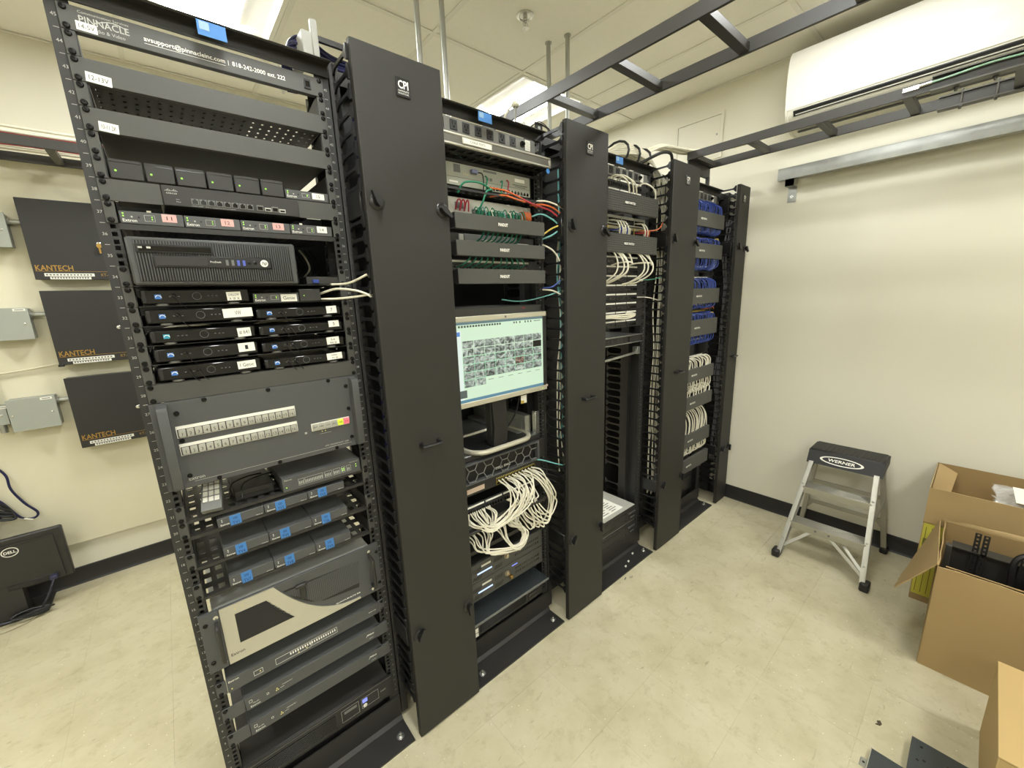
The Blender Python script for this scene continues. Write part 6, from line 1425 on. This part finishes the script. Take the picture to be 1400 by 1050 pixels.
# ================================================================ cartons
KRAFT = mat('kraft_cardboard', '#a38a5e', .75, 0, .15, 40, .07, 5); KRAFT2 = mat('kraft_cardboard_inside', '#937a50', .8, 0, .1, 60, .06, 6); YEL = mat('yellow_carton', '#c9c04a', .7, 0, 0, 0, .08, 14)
def sheet(mb, a, b, c, d, th=.005):
    a, b, c, d = map(Vector, (a, b, c, d)); n_ = (b-a).cross(d-a).normalized()*th
    return mb.add([a,b,c,d,a+n_,b+n_,c+n_,d+n_], [(0,1,2,3),(4,5,6,7),(0,1,5,4),(1,2,6,5),(2,3,7,6),(3,0,4,7)])
def crinkle(a, b, c, d, n, m_, amp, th=.004, tear=0):
    # bent cardboard sheet from hinge a-b to free edge d-c
    a, b, c, d = map(Vector, (a, b, c, d)); nn = (b-a).cross(d-a).normalized(); V = []; Fc = []; rnd = random.Random(3)
    for s in (0, 1):
        for j in range(m_+1):
            for i in range(n+1):
                u, v = i/n, j/m_; p_ = a.lerp(b, u).lerp(d.lerp(c, u), v)
                rn = random.Random(i*31+j*7); k = amp*(math.sin(3.1*u+2*v)*.6+rn.uniform(-.4,.4))*min(1, 3*v)
                if tear and j == m_: p_ = p_+(a-d).normalized()*rn.uniform(0, tear)
                V.append(p_+nn*(k+s*th))
    N_ = (n+1)*(m_+1)
    for j in range(m_):
        for i in range(n):
            q = (j*(n+1)+i, j*(n+1)+i+1, (j+1)*(n+1)+i+1, (j+1)*(n+1)+i); Fc += [q, tuple(k+N_ for k in q)]
    for i in range(n): Fc += [(i,i+1,i+1+N_,i+N_), (m_*(n+1)+i, m_*(n+1)+i+1, m_*(n+1)+i+1+N_, m_*(n+1)+i+N_)]
    for j in range(m_): Fc += [(j*(n+1),(j+1)*(n+1),(j+1)*(n+1)+N_,j*(n+1)+N_), (j*(n+1)+n,(j+1)*(n+1)+n,(j+1)*(n+1)+n+N_,j*(n+1)+n+N_)]
    return MB().add(V, Fc)
bx0, bx1, by0, by1, bh = 1.982, 2.425, -1.86, -1.253, .462
t = thing('cardboard_box', 'large open cardboard box with a torn hanging flap, full of black rack parts', 'cardboard box', ((bx0+bx1)/2, (by0+by1)/2, 0))
part(t, 'front_wall', crinkle((bx0,by1,0), (bx0,by0,0), (bx0,by0,bh), (bx0,by1,bh), 12, 8, .006, .005, .008), KRAFT)
part(t, 'back_wall', crinkle((bx1,by1,0), (bx1,by0,0), (bx1,by0,bh), (bx1,by1,bh), 8, 6, .004), KRAFT2)
part(t, 'side_wall', crinkle((bx1,by1,0), (bx0,by1,0), (bx0,by1,bh), (bx1,by1,bh), 8, 6, .004), KRAFT); part(t, 'side_wall', MB().box(bx0, bx1, by0, by0+.005, 0, bh), KRAFT); part(t, 'bottom', MB().box(bx0, bx1, by0, by1, .001, .006), KRAFT2)
part(t, 'torn_flap', crinkle((bx0+.003,by1,bh), (bx1,by1+.02,bh), (2.20,-1.148,.245), (1.985,-1.150,.288), 9, 6, .006), KRAFT)
part(t, 'upright_flap', crinkle((bx1,by1+.01,bh), (bx1,by0,bh), (bx1+.02,by0,bh+.05), (bx1+.006,by1+.01,bh+.012), 14, 4, .008, .004, .006), KRAFT)
part(t, 'inner_flap', crinkle((bx0+.004,by1-.02,bh), (bx0+.004,by1-.30,bh), (bx0+.05,by1-.29,bh-.06), (bx0+.04,by1-.03,bh-.05), 6, 3, .006, .004, .02), KRAFT2)
t = thing('rack_parts', 'black rack panel with perforated strips standing in the open cardboard box', 'rack parts', (2.25, -1.4, .01))
part(t, 'panel', MB().cbox(2.22, 2.226, -1.68, -1.275, .02, .455, .001), BLACK); part(t, 'top_fold', MB().box(2.20, 2.26, -1.68, -1.28, .450, .456), BLACK)
hl = gridlines(0, .53, 30, .45)
for k, (x, y) in enumerate(((2.205, -1.335), (2.200, -1.358), (2.195, -1.46))):
    part(t, 'perforated_strip', MB().plate((x, y, .012), (0,-1,0), (0,0,1), (1,0,0), [0, .006, .012, .018], hl if k < 2 else gridlines(0, .50, 28, .45), odd, .0015), DARK)
part(t, 'side_post', MB().cbox(2.10, 2.13, -1.28, -1.262, .02, .50, .001), BLACK)
cable('power_cord', [(2.18,-1.45,.35),(2.19,-1.445,.46),(2.20,-1.47,.505),(2.21,-1.53,.52),(2.22,-1.62,.52),(2.23,-1.7,.5),(2.2,-1.74,.42)], .010, CABK, 'thick black cord arching out of the open cardboard box', 'cord')
t = thing('plastic_case', 'smoky translucent plastic case inside the open cardboard box', 'case', (2.12, -1.58, .3)); part(t, 'case', MB().cbox(2.06, 2.17, -1.68, -1.49, .3, .43, .01), mat('smoky_plastic', '#4c4c48', .2, alpha=.8)); part(t, 'rim', MB().cbox(2.058, 2.172, -1.682, -1.488, .425, .432, .002), DARK)
y1_ = -1.178
t = thing('yellow_carton', 'yellow printed carton on the floor under the open brown box', 'carton', (2.645, -1.55, 0))
part(t, 'carton', MB().cbox(2.45, 2.842, -1.95, y1_, 0, .424, .003), KRAFT)
fc = part(t, 'yellow_print', MB().box(2.4488, 2.45, -1.95, y1_-.004, .035, .418), YEL); ll = MB()
for q in range(12): ll.box(2.4480, 2.4488, y1_-.016-q*.02, y1_-.0135-q*.02, .05, .40)
ll.box(2.4478, 2.4488, y1_-.06, y1_-.01, .28, .34); part(fc, 'printed_lines', ll, mat('olive_print', '#6e6a2c', .7))
t = thing('cardboard_box', 'open brown box with a clear bag inside, stacked on the yellow carton', 'cardboard box', (2.645, -1.56, .425))
a, b, c, d, z0, z1 = 2.448, 2.845, -1.97, -1.178, .425, .604
part(t, 'front_wall', crinkle((a,d,z0), (a,c,z0), (a,c,z1), (a,d,z1), 16, 6, .005, .004), KRAFT); part(t, 'back_wall', MB().box(b-.004, b, c, d, z0, z1+.004), KRAFT2); part(t, 'side_wall', MB().box(a, b, c, c+.004, z0, z1).box(a, b, d-.004, d, z0, z1), KRAFT); part(t, 'bottom', MB().box(a, b, c, d, z0, z0+.004), KRAFT2)
part(t, 'side_flap', crinkle((b-.005,d-.006,z1), (a+.01,d-.006,z1), (a+.06,d-.06,z1-.13), (b-.03,d-.075,z1-.03), 6, 4, .004), KRAFT)
t = thing('plastic_bag', 'crinkled clear plastic bag with a white label in the upper brown box', 'plastic bag', (2.70, -1.56, .5))
rnd = random.Random(5); V = []; nU, nV = 12, 12
for s in (0, 1):
    for j in range(nV+1):
        for i in range(nU+1):
            u, v = i/nU, j/nV; e = math.sin(math.pi*u)*math.sin(math.pi*v)
            V.append((2.52+.28*u+rnd.uniform(-.01,.01), -1.38-.40*v+rnd.uniform(-.012,.012), .545+(.055 if s else -.04)*e+rnd.uniform(-.014,.014)+.02*u))
N_ = (nU+1)*(nV+1); Fc = []
for j in range(nV):
    for i in range(nU):
        q = (j*(nU+1)+i, j*(nU+1)+i+1, (j+1)*(nU+1)+i+1, (j+1)*(nU+1)+i); Fc += [q, tuple(k+N_ for k in q)]
part(t, 'film', MB().add(V, Fc), CLEARP, smooth=False); lbp = part(t, 'paper_label', MB().add([(2.55,-1.44,.585),(2.70,-1.43,.605),(2.70,-1.70,.605),(2.55,-1.70,.585),(2.55,-1.44,.586),(2.70,-1.43,.606),(2.70,-1.70,.606),(2.55,-1.70,.586)], [(0,1,2,3),(4,5,6,7),(0,1,5,4),(1,2,6,5),(2,3,7,6),(3,0,4,7)]), WHITE)
pm = MB(); pm.add([(2.58,-1.49-.012*q,.5915+.0005) for q in (0,.6)]+[(2.64,-1.49-.012*q,.5995+.0005) for q in (.6,0)], [(0,1,2,3)])
for q in range(4): pm.add([(2.58,-1.47-.02*q,.5915),(2.58,-1.475-.02*q,.5915),(2.64,-1.475-.02*q,.5995),(2.64,-1.47-.02*q,.5995)], [(0,1,2,3)])
part(lbp, 'print', pm, MIDG)
a, b, c, d, z1 = 1.335, 1.765, -1.98, -1.428, .298
t = thing('cardboard_box', 'closed tan cardboard box at the right, nearest the camera', 'cardboard box', ((a+b)/2, (c+d)/2, 0))
KR3 = mat('tan_cardboard', '#b59a66', .72, 0, .1, 40, .05, 5)
part(t, 'carton', MB().cbox(a, b, c, d, 0, z1-.004, .003), KR3); part(t, 'top_flap', MB().cbox(a-.002, b+.001, c, (c+d)/2-.0008, z1-.004, z1, .001).cbox(a-.002, b+.001, (c+d)/2+.0008, d+.001, z1-.004, z1, .001), KR3)
part(t, 'tape', MB().box(a-.0025, a+.0005, (c+d)/2-.025, (c+d)/2+.025, z1-.05, z1+.0004), mat('clear_tape', '#b99a68', .25))
# panels lying on the floor
PNL = mat('slate_panel', '#3c4243', .4, .2, .05, 300, .06, 8)
t = thing('metal_panel', 'slate metal panel lying on the floor, the one with the silver edge', 'metal panel', (1.2, -1.3, 0)); part(t, 'sheet', MB().cbox(1.0, 1.402, -1.62, -1.192, .004, .018, .001), PNL); part(t, 'silver_edge', MB().box(1.0, 1.402, -1.192, -1.190, .003, .019), ZINC)
part(t, 'mounting_tab', MB().cbox(1.325, 1.36, -1.190, -1.172, .0, .003, .001).box(1.325, 1.36, -1.1905, -1.189, .003, .016), GALV); part(t, 'tab_hole', MB().lathe((1.343,-1.181,.003), (0,0,1), [(.004,0),(.004,.0004)], 10), DARK)
t = thing('metal_panel', 'slate metal panel with small holes, overlapping the other on the floor', 'metal panel', (1.27, -1.5, .018)); part(t, 'sheet', MB().cbox(1.02, 1.538, -1.78, -1.275, .0185, .032, .001), PNL)
hm = MB()
for (x, y) in ((1.51,-1.30),(1.49,-1.36),(1.46,-1.31),(1.45,-1.295),(1.40,-1.30),(1.47,-1.42)): hm.lathe((x,y,.032), (0,0,1), [(.004,0),(.004,.0004)], 10)
part(t, 'hole', hm, GLOSS)
# ================================================================ back wall equipment
CABX = mat('black_enclosure', '#262523', .5, 0, .08, 500, .06, 6); JB = mat('grey_enclosure', '#9a9d93', .5, 0, .05, 400, .04, 8)
for k, (za, zb_, nm) in enumerate(((1.722, 2.111, 'top'), (1.283, 1.667, 'middle'), (.820, 1.211, 'bottom'))):
    t = thing('access_enclosure', nm+' of three black wall enclosures with gold lettering', 'enclosure', (-.5, YB-.02, za), 'black enclosures with gold lettering')
    x0, x1, y = -.646, -.345, 1.9
    part(t, 'body', MB().cbox(x0+.003, x1-.003, y+.006, YB-.019, za+.003, zb_-.003, .001), mat('enclosure_grey', '#6b6a63', .5)); part(t, 'cover', MB().cbox(x0, x1, y, y+.014, za, zb_, .0015), CABX)
    tx = MB(); addtext(tx, 'KANTECH', (x0+.010, y-.0005, za+.044), .028, width=.132, bold=.012); tx.box(x0+.008, x1-.01, y-.0004, y, za+.041, za+.0425); addtext(tx, 'KT-400', (x1-.06, y-.0005, za+.018), .014, width=.05)
    part(t, 'lettering', tx, GOLD, smooth=False)
    lb1 = part(t, 'white_label', MB().box(x0+.035, x0+.215, y-.0006, y, za+.017, za+.032).box(x0+.052, x0+.20, y-.0006, y, za+.002, za+.014), WHITE)
    pm = MB()
    for r, (xa_, xb_) in enumerate(((x0+.04, x0+.21), (x0+.057, x0+.195))):
        for q in range(14): pm.box(xa_+(xb_-xa_)*q/14, xa_+(xb_-xa_)*(q+.65)/14, y-.0009, y-.0006, za+.021-.015*r, za+.028-.015*r)
    part(lb1, 'print', pm, MIDG)
    lk = part(t, 'lock', MB().lathe((-.385, y, (za+zb_)/2-.01), (0,-1,0), [(.010,0),(.010,.004),(.006,.006)], 14), ZINC)
    if k == 0: part(lk, 'key', MB().cbox(-.390, -.380, y-.022, y-.006, (za+zb_)/2-.012, (za+zb_)/2-.008, .001).lathe((-.385,y-.024,(za+zb_)/2-.022), (0,-1,0), [(.011,0),(.011,.002),(.005,.002)], 14).cbox(-.390, -.382, y-.020, y-.018, (za+zb_)/2-.06, (za+zb_)/2-.03, .0008), GOLD)
    if k == 1: part(t, 'corner_clip', MB().cbox(x0-.004, x0+.018, y-.002, y+.02, za-.008, za+.004, .001), DARK)
for k, (x0, x1, za, zb_, lab) in enumerate(((-.86, -.691, 1.875, 2.037, 'grey junction box beside the top black enclosure'), (-.87, -.701, 1.428, 1.586, 'grey junction box beside the middle black enclosure'), (-.8625, -.694, .966, 1.131, 'grey junction box beside the bottom black enclosure'), (-1.05, -.868, 1.009, 1.108, 'small grey junction box at the left edge, joined to a bigger one'))):
    t = thing('junction_box', lab, 'junction box', ((x0+x1)/2, YB-.02, za)); y = 1.9 if k < 3 else 1.915
    part(t, 'body', MB().cbox(x0+.003, x1-.003, y+.005, YB-.019, za+.003, zb_-.003, .001), mat('junction_body', '#8a8d84', .45, .2)); part(t, 'cover', MB().cbox(x0, x1, y, y+.010, za, zb_, .001), JB)
    for xx in (x0+.012, x1-.020): part(t, 'screw', MB().lathe((xx, y, (za+zb_)/2), (0,-1,0), [(.005,0),(.005,.002),(.002,.003)], 10), ZINC)
    if k in (1, 2, 3):
        xl = {1: -.750, 2: -.745, 3: -.90}[k]; o = part(t, 'paper_label', MB().box(xl, xl+.042, y-.0006, y, zb_-.016, zb_-.004), WHITE); part(o, 'print', MB().box(xl+.006, xl+.036, y-.0009, y-.0006, zb_-.012, zb_-.008), MIDG)
    if k < 3: part(t, 'nipple', MB().cyl((x1-.003,1.952,(zb_-.035)), (-.640,1.952,(zb_-.035)), .012, 12).lathe((x1-.003,1.952,zb_-.035), (1,0,0), [(.017,0),(.017,.008)], 8), GALV)
    if k == 3: part(t, 'conduit', MB().cyl((-.905,1.955,zb_-.01), (-.905,1.955,1.40), .011, 12).cyl((-.90,1.945,za+.01), (-.90,1.945,za-.045), .014, 12), GALV)
cable('wall_cable', [(-1.2,1.968,1.245),(-.95,1.968,1.255),(-.862,1.966,1.262),(-.762,1.966,1.272),(-.66,1.962,1.287),(-.60,1.965,1.29)], .005, mat('cable_cream', '#c9c2a6', .5), 'thin cream cable stapled along the backboard to the middle enclosure', 'cable')
cable('wall_cable', [(-1.3,1.968,1.60),(-1.0,1.968,1.53),(-.92,1.966,1.47),(-.898,1.966,1.42)], .005, CABW, 'thin white cable above the small junction box', 'cable')
cable('power_cord', [(-1.02,1.955,.83),(-.97,1.955,.79),(-.944,1.955,.735),(-.942,1.955,.66),(-.912,1.955,.57),(-.878,1.955,.505),(-.895,1.955,.477),(-.94,1.955,.498),(-.985,1.955,.60),(-1.03,1.955,.66)], .0055, CABN, 'dark cord hanging in a loop on the backboard', 'cord')
for k in range(5): cable('power_cord', [(-1.20,1.95-.012*k,.66-.02*k),(-1.08,1.94-.012*k,.665-.018*k),(-1.0,1.94-.01*k,.61-.02*k),(-.965+.005*k,1.945-.01*k,.555-.01*k),(-.985,1.95,.535),(-1.05,1.94,.55-.02*k),(-1.1,1.93,.48-.03*k)], .007, CABK, 'thick black cord at the left edge above the floor monitor'+', '+ORD[k]+' of bunch', 'cord', 'black cords bundled at the left edge')
cable('wall_cable', [(-1.1,1.955,.52),(-1.0,1.955,.50),(-.94,1.955,.49),(-.90,1.95,.47)], .005, CABW, 'short white cable behind the floor monitor', 'cable')
# monitor standing on the floor, its back to the viewer
t = thing('monitor', 'black monitor standing on the floor, its back with an oval logo facing out', 'monitor', (-1.04, 1.85, 0))
MBK = mat('monitor_back', '#2c2b29', .42, 0, .05, 600)
x0, x1 = -1.305, -.789; zz0, zz1 = .150, .440
part(t, 'shell', MB().cbox(x0, x1, 1.832, 1.862, zz0, zz1, .006), MBK); part(t, 'back_hump', MB().prism([(x0+.03,zz0+.012),(x1-.03,zz0+.012),(x1-.035,zz1-.03),(x0+.035,zz1-.03)], 1, 1.824, 1.834), MBK)
part(t, 'screen_face', MB().box(x0+.012, x1-.012, 1.862, 1.8635, zz0+.015, zz1-.012), GLOSS); part(t, 'top_slot', MB().box(x0+.04, x1-.04, 1.8232, 1.824, zz1-.042, zz1-.037), DARK)
lo = MB(); n = 36
for k in range(n):
    a, b = 2*math.pi*k/n, 2*math.pi*(k+1)/n; f_ = lambda an, s: (-.977+(.030 if s else .0262)*math.cos(an), 1.8228, .372+(.025 if s else .0212)*math.sin(an))
    lo.add([f_(a,1), f_(b,1), f_(b,0), f_(a,0)], [(0,1,2,3)])
part(t, 'logo_ring', lo, PRINT); part(t, 'lettering', addtext(MB(), 'DELL', (-.977, 1.8228, .364), .015, width=.042, align='c', bold=.03), PRINT, smooth=False)
part(t, 'port_panel', MB().cbox(-1.02, -.838, 1.820, 1.826, .165, .190, .001), DARK); part(t, 'video_plug', MB().cbox(-.872, -.845, 1.795, 1.824, .166, .186, .002), mat('plug_violet', '#35344f', .5))
part(t, 'stand_neck', MB().prism([(1.815,.015),(1.90,.015),(1.86,.19),(1.822,.19)], 0, -1.10, -.975), MBK); part(t, 'stand_base', MB().cbox(-1.19, -.905, 1.80, 1.985, .0, .014, .005), MBK)
cable('video_cable', [(-.858,1.80,.172),(-.875,1.775,.13),(-.90,1.77,.08),(-.93,1.78,.04),(-1.0,1.77,.025),(-1.08,1.775,.03)], .0045, mat('cable_slate', '#2d2d3a', .45), 'slate video cable dropping from the floor monitor port', 'cable')
for k in range(5): cable('video_cable', [(-.97+.03*math.cos(a)*2.4+.004*k, 1.782+.018*math.sin(a), .022+.004*k+.006*math.sin(a*2+k)) for a in [j*.6 for j in range(11)]], .0045, CABK, 'black cable coiled on the base of the floor monitor'+', '+ORD[k]+' of bunch', 'cable', 'cables coiled on the floor monitor base', sub=3)
cable('wire', [(-1.12,1.74,.004),(-1.05,1.725,.004),(-.98,1.745,.004),(-.93,1.785,.006)], .0025, mat('wire_tan', '#a59c80', .5), 'thin tan wire on the floor in front of the monitor base', 'wire')

# ================================================================ small litter on the floor
single('dry_leaf', MB().prism([(1.530,-1.184),(1.540,-1.190),(1.548,-1.186),(1.556,-1.194),(1.544,-1.200),(1.534,-1.196)], 2, 0, .003), mat('leaf_brown', '#4a4030', .8), 'tiny dark dried leaf on the floor near the metal panels', 'leaf')
for k, (x, y) in enumerate(((1.515,-.142),(1.550,-.150))):
    single('screw', MB().cyl((x,y,.004), (x+.018,y+.006*(1-2*k),.004), .0035, 8), ZINC, ['left', 'right'][k]+' of two small loose screws on the floor by the half-empty rack', 'screw')
